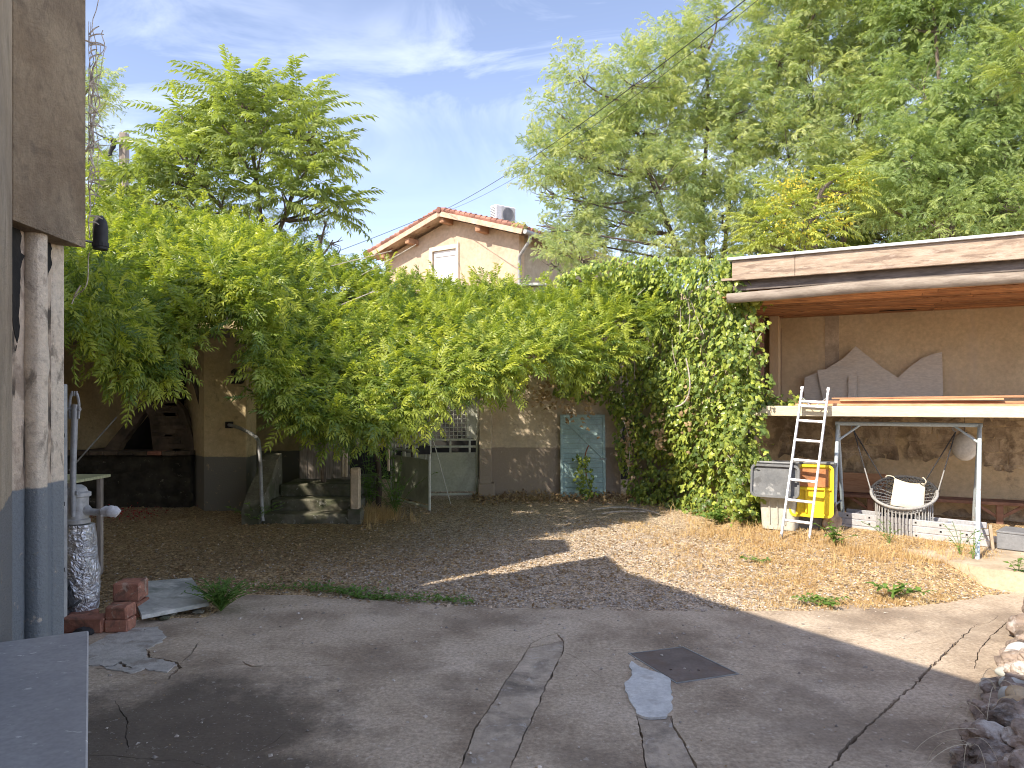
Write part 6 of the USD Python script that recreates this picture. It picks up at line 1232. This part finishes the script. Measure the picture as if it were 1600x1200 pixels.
# ---------------------------------------------------------------- trees
def limb(a, b, r0, r1, rng, n=10, wob=0.06, bow=0.12):
    a, b = np.asarray(a, float), np.asarray(b, float); L_ = np.linalg.norm(b - a)
    m = a * 0.5 + b * 0.5 + [0, 0, -bow * L_ * 0.5] + rng.normal(0, wob * L_, 3)
    return tube(curve([a, m, b], n), np.linspace(r0, r1, n), 6), (a, m, b)
def tree(name, label, blobs, trunks, mats, protos, per_m2, size, seed, frond=0, sky=None, extra=None, kindcat='tree', group=None):
    """Crown blobs (px, py, depth, radius in px), trunks as px paths; sprays on limbs that run to every blob."""
    rng = np.random.default_rng(seed); base = P(*trunks[0][0][:2], trunks[0][0][2])
    t = thing(name, label, kindcat, (base[0], base[1], 0.0), group)
    skel = []
    for tr_ in trunks:
        pts = [P(a, b, c) for a, b, c in tr_]
        if tr_ is trunks[0] or tr_[0][1] > 390: pts = [np.array([pts[0][0], pts[0][1], -0.1])] + pts
        c_ = curve(pts, 26); r0 = 0.11 if len(tr_) > 2 else 0.07
        put(t, 'trunk', tube(c_, np.linspace(r0, 0.03, 26), 8), M_BARK, smooth=50); skel.append(c_[8:])
    skel = np.vstack(skel); PP, XX, bs = [], [], []
    for (a, b, Y, rp, *rest) in blobs:
        c_ = P(a, b, Y + rng.normal(0, 0.3)); R = rp / FPX * Y; fl = rest[0] if rest else 0.9
        d = np.linalg.norm(skel - c_, axis=1) + 2.0 * np.clip(skel[:, 2] - c_[2] + 0.3, 0, 9); s_ = skel[np.argmin(d)]
        m, (p0, p1, p2) = limb(s_, c_, 0.028 + 0.012 * R, 0.012, rng); put(t, 'limb', m, M_BARK)
        nb_ = 5 + int(5 * R)
        for k in range(nb_):
            q_ = c_ + R * 0.8 * (lambda w: w / np.linalg.norm(w))(rng.normal(0, 1, 3)) * [1, 1, fl]; bs.append(limb(p1 * 0.3 + c_ * 0.7, q_, 0.012, 0.005, rng, 6)[0])
        R *= 0.92; n = int(1.75 * per_m2 * 4 * math.pi * R * R); w = rng.normal(0, 1, (n, 3)); w /= np.linalg.norm(w, axis=1, keepdims=True)
        lump = 0.62 + 0.62 * meshkit.fbm((w * 1.5 + c_) * 1.6, 2, seed + 3)
        rad = R * lump * (0.45 + 0.55 * rng.random(n) ** 0.45)
        PP.append(c_ + w * rad[:, None] * [1, 1, fl]); XX.append(w * [1, 1, 0.7] + [0, 0, 0.15])
    PP, XX = np.vstack(PP), np.vstack(XX); n = len(PP)
    keep = meshkit.fbm(PP * 1.25, 2, seed + 9) > 0.345
    PP, XX = PP[keep], XX[keep]; n = len(PP)
    X = XX + rng.normal(0, 0.45, (n, 3)); Z = np.array([0, 0, 1.0]) + rng.normal(0, 0.4, (n, 3)); sc = 0.66 * size * (0.7 + 0.6 * rng.random(n)); ix = rng.integers(0, len(protos), n)
    put(t, 'twigs', cat(bs), M_BARK, kind='stuff')
    if frond:
        order = np.argsort(PP[:, 1] - 0.25 * PP[:, 2]); near_, rest_ = order[:frond], order[frond:]
        for i in near_: put(t, 'leaf', baked(protos[ix[i]], PP[i], X[i], Z[i], sc[i]), mats)
    else: rest_ = np.arange(n)
    if len(rest_): scatter(t, 'crown', protos, [mats] * len(protos), PP[rest_], X[rest_], Z[rest_], sc[rest_], ix[rest_])
    return t
TRUNKB = 420
tree('robinia_tree', 'tall airy robinia left of the shed roof, with thin dark limbs and grey green leaves',
     [(870, 175, 17, 38), (905, 120, 17, 30), (850, 255, 16.8, 34), (845, 300, 16.4, 24), (900, 240, 17.2, 55), (895, 325, 16.8, 48), (945, 185, 17.3, 42), (990, 130, 17.5, 55), (960, 260, 17.3, 60), (1010, 200, 17.6, 62), (1040, 110, 17.6, 42), (1050, 60, 17.6, 28), (1120, 20, 17.7, 34), (1095, 70, 17.7, 38), (1090, 150, 17.8, 65), (1030, 290, 17.3, 62), (955, 350, 16.9, 50), (1100, 250, 17.8, 65), (1040, 370, 17.0, 52), (1130, 330, 17.6, 48), (838, 352, 16.0, 15), (1150, 170, 18, 45), (895, 378, 16.3, 26), (1110, 395, 17, 40)],
     [[(1072, 420, 17.2), (1035, 330, 17.2), (1005, 240, 17.4), (985, 160, 17.5)], [(1100, 420, 17.5), (1098, 300, 17.6), (1106, 190, 17.7), (1100, 90, 17.7)], [(1130, 420, 17.6), (1140, 310, 17.7), (1150, 220, 17.9)]], M_ROB, sprays, 15, 0.92, 1)
tree('robinia_tree', 'broad robinia behind the middle of the shed roof, crown reaching the top of the picture',
     [(1210, 90, 18, 48), (1190, 190, 18, 60), (1240, 30, 18.2, 60), (1270, 130, 18.2, 75), (1230, 240, 17.8, 65), (1310, 40, 18.4, 70), (1330, 180, 18.2, 70), (1180, 290, 17.6, 50), (1290, 270, 17.8, 62), (1380, 90, 18.4, 70), (1260, -60, 18.4, 80), (1350, -60, 18.6, 80), (1200, 350, 17.5, 40), (1360, 280, 17.8, 55)],
     [[(1275, 420, 18), (1270, 300, 18.1), (1262, 180, 18.2), (1255, 60, 18.3)], [(1310, 420, 18.2), (1330, 300, 18.2), (1345, 160, 18.3), (1360, 20, 18.4)]], M_ROB, sprays, 15, 0.95, 2)
tree('robinia_tree', 'dense darker robinia at the right edge behind the shed roof',
     [(1420, 30, 16.5, 62), (1490, 40, 16.5, 60), (1440, 150, 16.3, 70), (1520, 150, 16.3, 70), (1410, 250, 16, 62), (1480, 250, 16, 70), (1560, 230, 16, 65), (1590, 120, 16.4, 60), (1400, 330, 15.6, 50), (1460, 345, 15.4, 52), (1530, 330, 15.4, 60), (1600, 320, 15.4, 60), (1450, -50, 16.8, 75), (1550, 0, 16.8, 60), (1640, 60, 16.8, 70), (1650, 220, 16, 70)],
     [[(1490, 420, 15.8), (1485, 300, 16), (1470, 150, 16.3), (1460, 20, 16.5)], [(1560, 420, 16), (1570, 300, 16), (1560, 160, 16.3), (1545, 60, 16.5)]], M_DARKLEAF, sprays, 17, 0.95, 3)
tree('robinia_tree', 'thin grey green tree half hidden behind the corner of the stucco house',
     [(120, 160, 17, 45), (150, 125, 17, 26), (165, 160, 17, 22), (140, 220, 17, 36), (165, 235, 17, 24), (120, 280, 17, 45), (160, 310, 17, 28)], [[(120, 420, 17), (125, 300, 17), (130, 150, 17)]], M_ROB, sprays, 11, 0.75, 4)
tree('robinia_bush', 'low robinia boughs hanging in front of the shaded side of the peach house', [(880, 385, 13.8, 26), (905, 400, 13.6, 26), (860, 410, 13.5, 20), (925, 405, 13.8, 24)], [[(930, 440, 14), (915, 420, 13.9)]], M_ROB, sprays, 20, 0.55, 5, kindcat='bush')
tree('small_bush', 'thin sprawling bush at the top of the vines left of the peach house', [(495, 365, 13.4, 22), (520, 375, 13.4, 20), (470, 380, 13.3, 20), (510, 345, 13.4, 12), (530, 395, 13.3, 14)], [[(500, 420, 13.5), (500, 385, 13.5)]], M_DARKLEAF, sprays, 22, 0.36, 6, kindcat='bush')
tree('dark_bush', 'dark bush at the foot of the tree of heaven above the vines', [(330, 330, 14.6, 40), (390, 335, 14.6, 45), (450, 335, 14.6, 40), (280, 335, 14.5, 34), (240, 350, 14.3, 30)], [[(380, 420, 14.6), (375, 380, 14.6)]], M_DARKLEAF, sprays, 20, 0.5, 7, kindcat='bush')
def heaven(name, label, tips, trunks, seed, frond, size, mat=M_AIL, nf=11, clusters=0):
    """A tree of heaven: whorls of long drooping feather leaves at the ends of the boughs."""
    rng = np.random.default_rng(seed); base = P(*trunks[0][0]); t = thing(name, label, 'tree', (base[0], base[1], 0))
    skel = []
    for tr_ in trunks:
        pts = [P(*a) for a in tr_]; pts = [np.array([pts[0][0], pts[0][1], -0.1])] + pts if tr_[0][1] > 360 else pts
        c_ = curve(pts, 24); put(t, 'trunk', tube(c_, np.linspace(0.085, 0.028, 24), 8), M_BARK, smooth=50); skel.append(c_[6:])
    skel = np.vstack(skel); PP, XX, fl = [], [], []
    for (a, b, Y) in tips:
        c_ = P(a, b, Y + rng.normal(0, 0.25)); d = np.linalg.norm(skel - c_, axis=1) + 2 * np.clip(skel[:, 2] - c_[2] + 0.2, 0, 9); s_ = skel[np.argmin(d)]
        put(t, 'limb', limb(s_, c_, 0.026, 0.012, rng)[0], M_BARK)
        ax_ = (c_ - s_); ax_ /= max(np.linalg.norm(ax_), 1e-6); ax_ = ax_ * 0.6 + [0, 0, 0.6]
        for k in range(nf):
            an = k * 2.4 + rng.random(); el = 0.75 - 1.25 * k / nf + rng.normal(0, 0.12); w = np.array([math.cos(an) * math.cos(el), math.sin(an) * math.cos(el), math.sin(el)])
            PP.append(c_ - ax_ * 0.02 * k); XX.append(w + ax_ * 0.35)
        if clusters and rng.random() < 0.7:
            n_ = 90; fl.append(c_ + np.array([0.05, -0.15, 0.12]) + rng.normal(0, 1, (n_, 3)) * [0.14, 0.14, 0.10])
    PP, XX = np.array(PP), np.array(XX); n = len(PP); Z = np.tile([[0, 0, 1.0]], (n, 1)) + rng.normal(0, 0.2, (n, 3)); sc = size * (0.75 + 0.45 * rng.random(n)); ix = rng.integers(0, len(ail), n)
    order = np.argsort(PP[:, 1] - 0.4 * PP[:, 2] + rng.random(n) * 0.3); near_, rest_ = order[:frond], order[frond:]
    for i in near_: put(t, 'leaf', baked(ail[ix[i]], PP[i], XX[i], Z[i], sc[i]), mat)
    if len(rest_): scatter(t, 'crown', ail, [mat] * len(ail), PP[rest_], XX[rest_], Z[rest_], sc[rest_], ix[rest_])
    if fl:
        fl = np.vstack(fl); n = len(fl); scatter(t, 'seed_clusters', [diamond(1, 0.5)], [M_YFLOWER], fl, rng.normal(0, 1, (n, 3)), rng.normal(0, 1, (n, 3)), 0.05 + 0.03 * rng.random(n))
    return t
htips = [(360, 130, 13.6), (330, 150, 13.5), (395, 135, 13.7), (430, 130, 13.8), (465, 150, 13.9), (495, 165, 13.9), (340, 185, 13.3), (300, 205, 13.2), (380, 175, 13.4), (420, 185, 13.5), (460, 200, 13.7), (495, 205, 13.8), (505, 235, 13.8), (275, 235, 13.0), (320, 225, 13.1), (365, 225, 13.1), (410, 230, 13.2), (450, 245, 13.5), (240, 240, 12.9), (250, 270, 12.8), (300, 265, 12.9), (350, 265, 13.0), (480, 265, 13.7), (490, 295, 13.7), (210, 275, 12.7), (200, 310, 12.6), (240, 310, 12.7), (290, 305, 12.8), (340, 310, 13.0), (400, 290, 13.2), (440, 300, 13.4), (180, 340, 12.5), (185, 275, 13.0), (505, 315, 13.8), (520, 318, 13.6), (430, 160, 14.2), (380, 200, 14.2), (470, 230, 14.2), (330, 200, 14.0), (285, 180, 13.6)]
htips += [(a + 14 * math.sin(i * 2.1), b + 12 * math.cos(i * 3.3), Y + 0.8) for i, (a, b, Y) in enumerate(htips) if i % 2 == 0]
heaven('tree_of_heaven', 'big bright tree of heaven with long drooping feather leaves above the vines on the left', htips,
       [[(415, 400, 14.0), (405, 320, 13.9), (395, 240, 13.8), (385, 170, 13.7)], [(400, 400, 14.0), (350, 330, 13.6), (300, 270, 13.2)], [(420, 400, 14), (455, 310, 13.9), (475, 220, 13.9)]], 51, 300, 0.95)
heaven('tree_of_heaven', 'small tree of heaven with bright yellow seed clusters behind the shed roof', [(1180, 345, 14.2), (1175, 375, 14), (1210, 330, 14.2), (1240, 310, 14.3), (1215, 365, 13.9), (1255, 345, 14.0), (1285, 290, 14.4), (1310, 275, 14.5), (1330, 265, 14.6), (1290, 330, 14.2), (1330, 300, 14.4), (1250, 375, 13.9), (1300, 360, 14.1), (1345, 290, 14.6), (1225, 300, 14.4)],
       [[(1260, 410, 14.3), (1265, 350, 14.3), (1290, 290, 14.4)], [(1250, 410, 14.2), (1220, 350, 14.2)]], 52, 150, 0.74, mat=leafmat('yellowing_leaf', [(0.13, 0.16, 0.04), (0.20, 0.23, 0.055), (0.27, 0.28, 0.06), (0.35, 0.32, 0.065)], 0.4, 0.4, (1.5, 1.5, 0.6)), nf=11, clusters=1)
heaven('tree_of_heaven', 'bough of another tree of heaven entering at the top right edge', [(1585, 60, 12), (1600, 95, 12), (1612, 40, 12), (1600, 125, 12.2), (1630, 70, 12.3), (1580, 110, 12.3)], [[(1680, 420, 12.6), (1660, 200, 12.4), (1620, 80, 12.2)]], 53, 0, 0.62, nf=9)
tree('hedge_beyond', 'mass of low greenery behind the shed roof', [(1180, 385, 19, 40), (1240, 390, 19, 45), (1310, 385, 19, 45), (1380, 370, 18.5, 50), (1450, 365, 18, 50), (1520, 355, 18, 55), (1590, 350, 18, 50), (1400, 290, 19.5, 60), (1500, 280, 19.5, 60), (1310, 340, 19.5, 60), (1580, 250, 19.5, 70)], [[(1400, 430, 19), (1400, 380, 19)]], M_DARKLEAF, sprays, 16, 0.95, 8, kindcat='bushes')

# ---------------------------------------------------------------- litter, dry grass and weeds
def field(n, rng, y1=12.9):
    """Random places of the unpaved yard, thicker where it is near."""
    out = []
    while sum(map(len, out)) < n:
        a = rng.random((n * 2, 2)) * [1720, 1] + [-60, 0]; py = 765 + (960 - 765) * a[:, 1] ** 0.75; Y = EYE * FPX / (py - HOR); x = (a[:, 0] - 800) / FPX * Y
        k = (Y > edge_y(x) - 0.02 - 0.10 * rng.random(len(x)) ** 3) & (Y < y1) & ((x - S0[0]) * Nn[0] + (Y - S0[1]) * Nn[1] < 0.1) & (x > -7)
        out.append(np.column_stack([x, Y])[k])
    return np.vstack(out)[:n]
def zon(q): return ground_z(q[:, 0], q[:, 1])
pebb = [rock((0, 0, 0), (1, 0.8, 0.6), k, 0.5, 1) for k in range(3)]
for k in range(3): pass
gs = thing('gravel_stones', 'loose pale gravel stones strewn over the courtyard', 'gravel', kind='stuff')
q = field(30000, r); w = np.exp(-((q[:, 0] - 0.8) / 2.2) ** 2) + 0.10 + 0.35 * (q[:, 0] > 1); q = q[r.random(len(q)) < w]; n = len(q)
small = (np.array([[1, 0, 0], [0, 0.8, 0], [-0.9, 0.1, 0], [0, -0.85, 0], [0.1, 0.05, 0.6], [0, 0, -0.4]]), np.array([[0, 1, 4], [1, 2, 4], [2, 3, 4], [3, 0, 4], [1, 0, 5], [2, 1, 5], [3, 2, 5], [0, 3, 5]]))
scatter(gs, 'stones', [small], [M_GRAVELST], np.column_stack([q, zon(q) + 0.004]), np.column_stack([r.normal(0, 1, (n, 2)), r.normal(0, 0.2, n)]), np.tile([[0, 0, 1.0]], (n, 1)) + r.normal(0, 0.25, (n, 3)), 0.006 + 0.011 * r.random(n) ** 1.7)
ll_ = thing('leaf_litter', 'brown dry leaves littering the courtyard ground', 'dry leaves', kind='stuff')
q = field(26000, r); w = np.clip(1.0 - 0.16 * (q[:, 0] + 1.0), 0.10, 1) * np.clip((q[:, 1] - 6.2) / 2.0, 0.25, 1); q = q[r.random(len(q)) < w]; n = len(q)
curl = (np.array([[0, 0, 0], [0.5, 0.28, 0.16], [1, 0, 0.05], [0.5, -0.28, 0.12], [0.5, 0, 0]]), np.array([[0, 4, 1], [4, 2, 1], [0, 3, 4], [3, 2, 4]]))
scatter(ll_, 'leaves', [curl], [M_DRYLEAF], np.column_stack([q, zon(q) + 0.005]), np.column_stack([r.normal(0, 1, (n, 2)), r.normal(0, 0.25, n)]), np.tile([[0, 0, 1.0]], (n, 1)) + r.normal(0, 0.4, (n, 3)), 0.022 + 0.035 * r.random(n))
def blade(L, W, b): return np.array([[0, W / 2, 0], [0, -W / 2, 0], [b * L * 0.35, W * 0.4, L * 0.6], [b * L * 0.35, -W * 0.4, L * 0.6], [b * L, 0, L * 0.9]]), np.array([[0, 1, 3], [0, 3, 2], [2, 3, 4]])
def tuft(rng, nb_, L, W, spread):
    it = []
    for k in range(nb_):
        m = blade(L * (0.5 + 0.7 * rng.random()), W, 0.3 + 1.0 * rng.random()); a = rng.random() * 6.28; it.append(rotz(m, a, (rng.normal(0, spread), rng.normal(0, spread), 0)))
    return cat(it)
dg_ = thing('dry_grass', 'straw coloured dry grass covering the right side of the courtyard', 'dry grass', kind='stuff')
tufts = [tuft(r, 9, 0.055, 0.004, 0.022) for _ in range(4)]; tall = [tuft(r, 9, 0.12, 0.004, 0.035) for _ in range(3)]
q = field(16000, r); w = sstep(1.0, 3.2, q[:, 0] + 0.25 * (q[:, 1] - 8) + 0.9 * (meshkit.fbm(np.column_stack([q * 0.9, q[:, 0] * 0]), 3, 4) - 0.5)) * (0.16 + 0.7 * (meshkit.fbm(np.column_stack([q * 2.2, q[:, 0] * 0]), 2, 14) > 0.52)); q = q[r.random(len(q)) < w]; n = len(q)
scatter(dg_, 'tufts', tufts, [M_STRAW] * 4, np.column_stack([q, zon(q) - 0.004]), np.column_stack([r.normal(0, 1, (n, 2)), np.zeros(n)]), np.tile([[0, 0, 1.0]], (n, 1)) + r.normal(0, 0.45, (n, 3)), 0.6 + 0.7 * r.random(n))
cl = []
for (a, b, sp_, c_) in [(1120, 835, 30, 170), (1180, 835, 25, 130), (1230, 850, 30, 130), (1090, 815, 20, 80), (1300, 850, 28, 120), (1380, 862, 35, 130), (1460, 875, 35, 110), (1160, 815, 16, 70), (1015, 795, 22, 60), (1345, 870, 30, 80)]:
    for _ in range(int(c_ * 0.4)): cl.append(gnd(a + r.normal(0, sp_), b + r.normal(0, 7)))
cl = np.array(cl); cl[:, 2] = zon(cl[:, :2]); n = len(cl)
scatter(dg_, 'tall_tufts', tall, [M_STRAW] * 3, cl, np.column_stack([r.normal(0, 1, (n, 2)), np.zeros(n)]), np.tile([[0, 0, 1.0]], (n, 1)) + r.normal(0, 0.25, (n, 3)), 0.6 + 0.6 * r.random(n))
dgc = thing('dry_grass_clump', 'sunlit clump of straw coloured grass between the stone post and the gate leaf', 'grass clump', gnd(592, 812), kind='stuff')
q = np.array([gnd(588 + r.normal(0, 16), 808 + r.normal(0, 6)) for _ in range(150)]); n = len(q)
scatter(dgc, 'blades', tall, [M_STRAW] * 3, q, r.normal(0, 1, (n, 3)) * [1, 1, 0], np.tile([[0.1, -0.15, 1.0]], (n, 1)) + r.normal(0, 0.3, (n, 3)), 1.0 + 0.7 * r.random(n))
def weed(name, label, px, py, n, spread, L, rng, mat=M_WEED, cat_='weed', tallness=0.5, base=None):
    b = gnd(px, py) if base is None else base; t = thing(name, label, cat_, b)
    it = []; ps, xs, zs = [], [], []
    ns = max(3, n // 9)
    for k in range(ns):
        d = rng.normal(0, spread, 2); h = L * (0.5 + 0.6 * rng.random()); c_ = curve([b, b + [d[0] * 0.4, d[1] * 0.4, h * 0.6], b + [d[0], d[1], h]], 8); it.append(tube(c_, 0.003, 4))
        for j in range(n // ns): i = rng.integers(2, 8); a = rng.random() * 6.28; ps.append(c_[i]); xs.append([math.cos(a), math.sin(a), 0.25 + rng.normal(0, 0.2)])
    put(t, 'stem', cat(it), M_WEED if mat is M_WEED else M_TWIG)
    ps, xs = np.array(ps), np.array(xs); m = leaflet(1, 0.42, 0.15, 0.25)
    scatter(t, 'leaves', [m], [mat], ps, xs, np.tile([[0, 0, 1.0]], (len(ps), 1)) + rng.normal(0, 0.3, (len(ps), 3)), (0.03 + 0.035 * rng.random(len(ps))) * (1 + tallness))
    return t
weed('weed_plant', 'leafy green weed growing beside the tilted stone slab', 345, 955, 800, 0.12, 0.26, r, tallness=-0.05)
weed('weed_plant', 'yellow green leafy weed at the foot of the swing frame, right of the bins', 1305, 852, 90, 0.10, 0.24, r, tallness=0.6)
weed('weed_plant', 'broad leaved weed in the dry grass in front of the hanging chair', 1405, 930, 40, 0.12, 0.10, r, tallness=1.3)
weed('weed_plant', 'low green weed at the edge of the concrete in the dry grass', 1282, 945, 90, 0.14, 0.06, r, tallness=0.4)
weed('weed_plant', 'tall sparse weed with small leaves in front of the stacked ladders', 1500, 868, 50, 0.12, 0.36, r, tallness=-0.2)
weed('weed_plant', 'thin weed below the hanging chair', 1390, 850, 60, 0.16, 0.26, r, tallness=-0.1)
weed('weed_plant', 'thin weed just left of the front swing leg', 1520, 876, 40, 0.06, 0.30, r, tallness=-0.2)
weed('weed_plant', 'sprawling weed at the right edge of the picture near the apron', 1592, 905, 50, 0.16, 0.22, r, tallness=0.3)
weed('weed_plant', 'small weed among the dry grass below the ladder', 1190, 880, 30, 0.1, 0.07, r, tallness=0.2)
weed('weed_plant', 'green weeds at the foot of the ivy', 1125, 818, 160, 0.2, 0.22, r, tallness=0.7)
weed('weed_plant', 'green weeds at the foot of the ivy near the bins', 1170, 822, 120, 0.14, 0.18, r, tallness=0.5)
weed('green_shrub', 'dark green leafy shrub beside the stone post', 577, 800, 160, 0.22, 1.0, r, tallness=1.3, cat_='shrub')
weed('green_shrub', 'dark tangled growth in front of the left gate leaf', 618, 806, 260, 0.24, 0.9, r, tallness=0.5, cat_='shrub')
weed('green_shrub', 'low dark growth in the shade at the foot of the pillar', 395, 818, 150, 0.3, 0.35, r, tallness=0.2, cat_='shrub')
ge_ = thing('edge_weeds', 'strip of low green weeds along the left edge of the concrete', 'weeds', kind='stuff')
q = np.array([onz(a, 0.0 + np.interp(a, [385, 470, 560, 640, 740], [925, 926, 936, 942, 946]) - abs(r.normal(0, 5)), 0.0) for a in np.r_[r.uniform(480, 740, 600), r.uniform(385, 500, 140), r.normal(560, 30, 250)]]); q[:, 2] = zon(q[:, :2]) + 0.01 + 0.03 * r.random(len(q)); n = len(q)
scatter(ge_, 'leaves', [leaflet(1, 0.5, 0.15, 0.2)], [M_WEED], q, np.column_stack([r.normal(0, 1, (n, 2)), 0.3 + 0.3 * r.random(n)]), np.tile([[0, 0, 1.0]], (n, 1)) + r.normal(0, 0.3, (n, 3)), 0.025 + 0.03 * r.random(n))
db_ = thing('yard_debris', 'scattered bits of leaf and grit on the concrete', 'debris', kind='stuff')
q = np.array([onz(a, b) for a, b in np.column_stack([r.uniform(150, 1600, 900), 945 + 260 * r.random(900) ** 2.6])]); q = q[(q[:, 1] < edge_y(q[:, 0])) & (q[:, 0] < 2.4 + 0.3 * (q[:, 1] - 3.4))]; q[:, 2] = 0.003; n = len(q)
scatter(db_, 'bits', [curl, small], [M_DRYLEAF, M_GRAVELST], q, np.column_stack([r.normal(0, 1, (n, 2)), r.normal(0, 0.1, n)]), np.tile([[0, 0, 1.0]], (n, 1)) + r.normal(0, 0.25, (n, 3)), 0.006 + 0.016 * r.random(n) ** 2)
dp = thing('dry_leaf_heap', 'drift of brown dry leaves and twigs at the foot of the back wall', 'dry leaves', kind='stuff')
q = np.array([gnd(r.uniform(750, 1060), 0) if False else P(r.uniform(740, 1060), 0, 12.5 + r.normal(0, 0.22)) for _ in range(1500)]); q = q[(q[:, 1] < 12.85) & (q[:, 0] < 2.6)]; q[:, 2] = zon(q[:, :2]) + 0.10 * r.random(len(q)) * np.clip((q[:, 1] - 12.1) * 2, 0, 1); n = len(q)
scatter(dp, 'leaves', [curl], [M_DRYLEAF], q, r.normal(0, 1, (n, 3)), np.tile([[0, 0, 1.0]], (n, 1)) + r.normal(0, 0.6, (n, 3)), 0.04 + 0.05 * r.random(n))
for k, (a, b) in enumerate([((925, 800), (985, 797)), ((940, 806), (1010, 803)), ((965, 795), (1030, 806))]):
    single('fallen_stick', tube(curve([gnd(*a) + [0, 0, 0.03], (gnd(*a) + gnd(*b)) / 2 + [0, 0.03, 0.05], gnd(*b) + [0, 0, 0.03]], 8), 0.012, 6), M_TWIG, ['dry stick lying nearest the teal shutter', 'lowest dry stick lying before the ivy', 'dry stick lying farthest right before the ivy'][k], 'stick', 'sticks before the ivy')
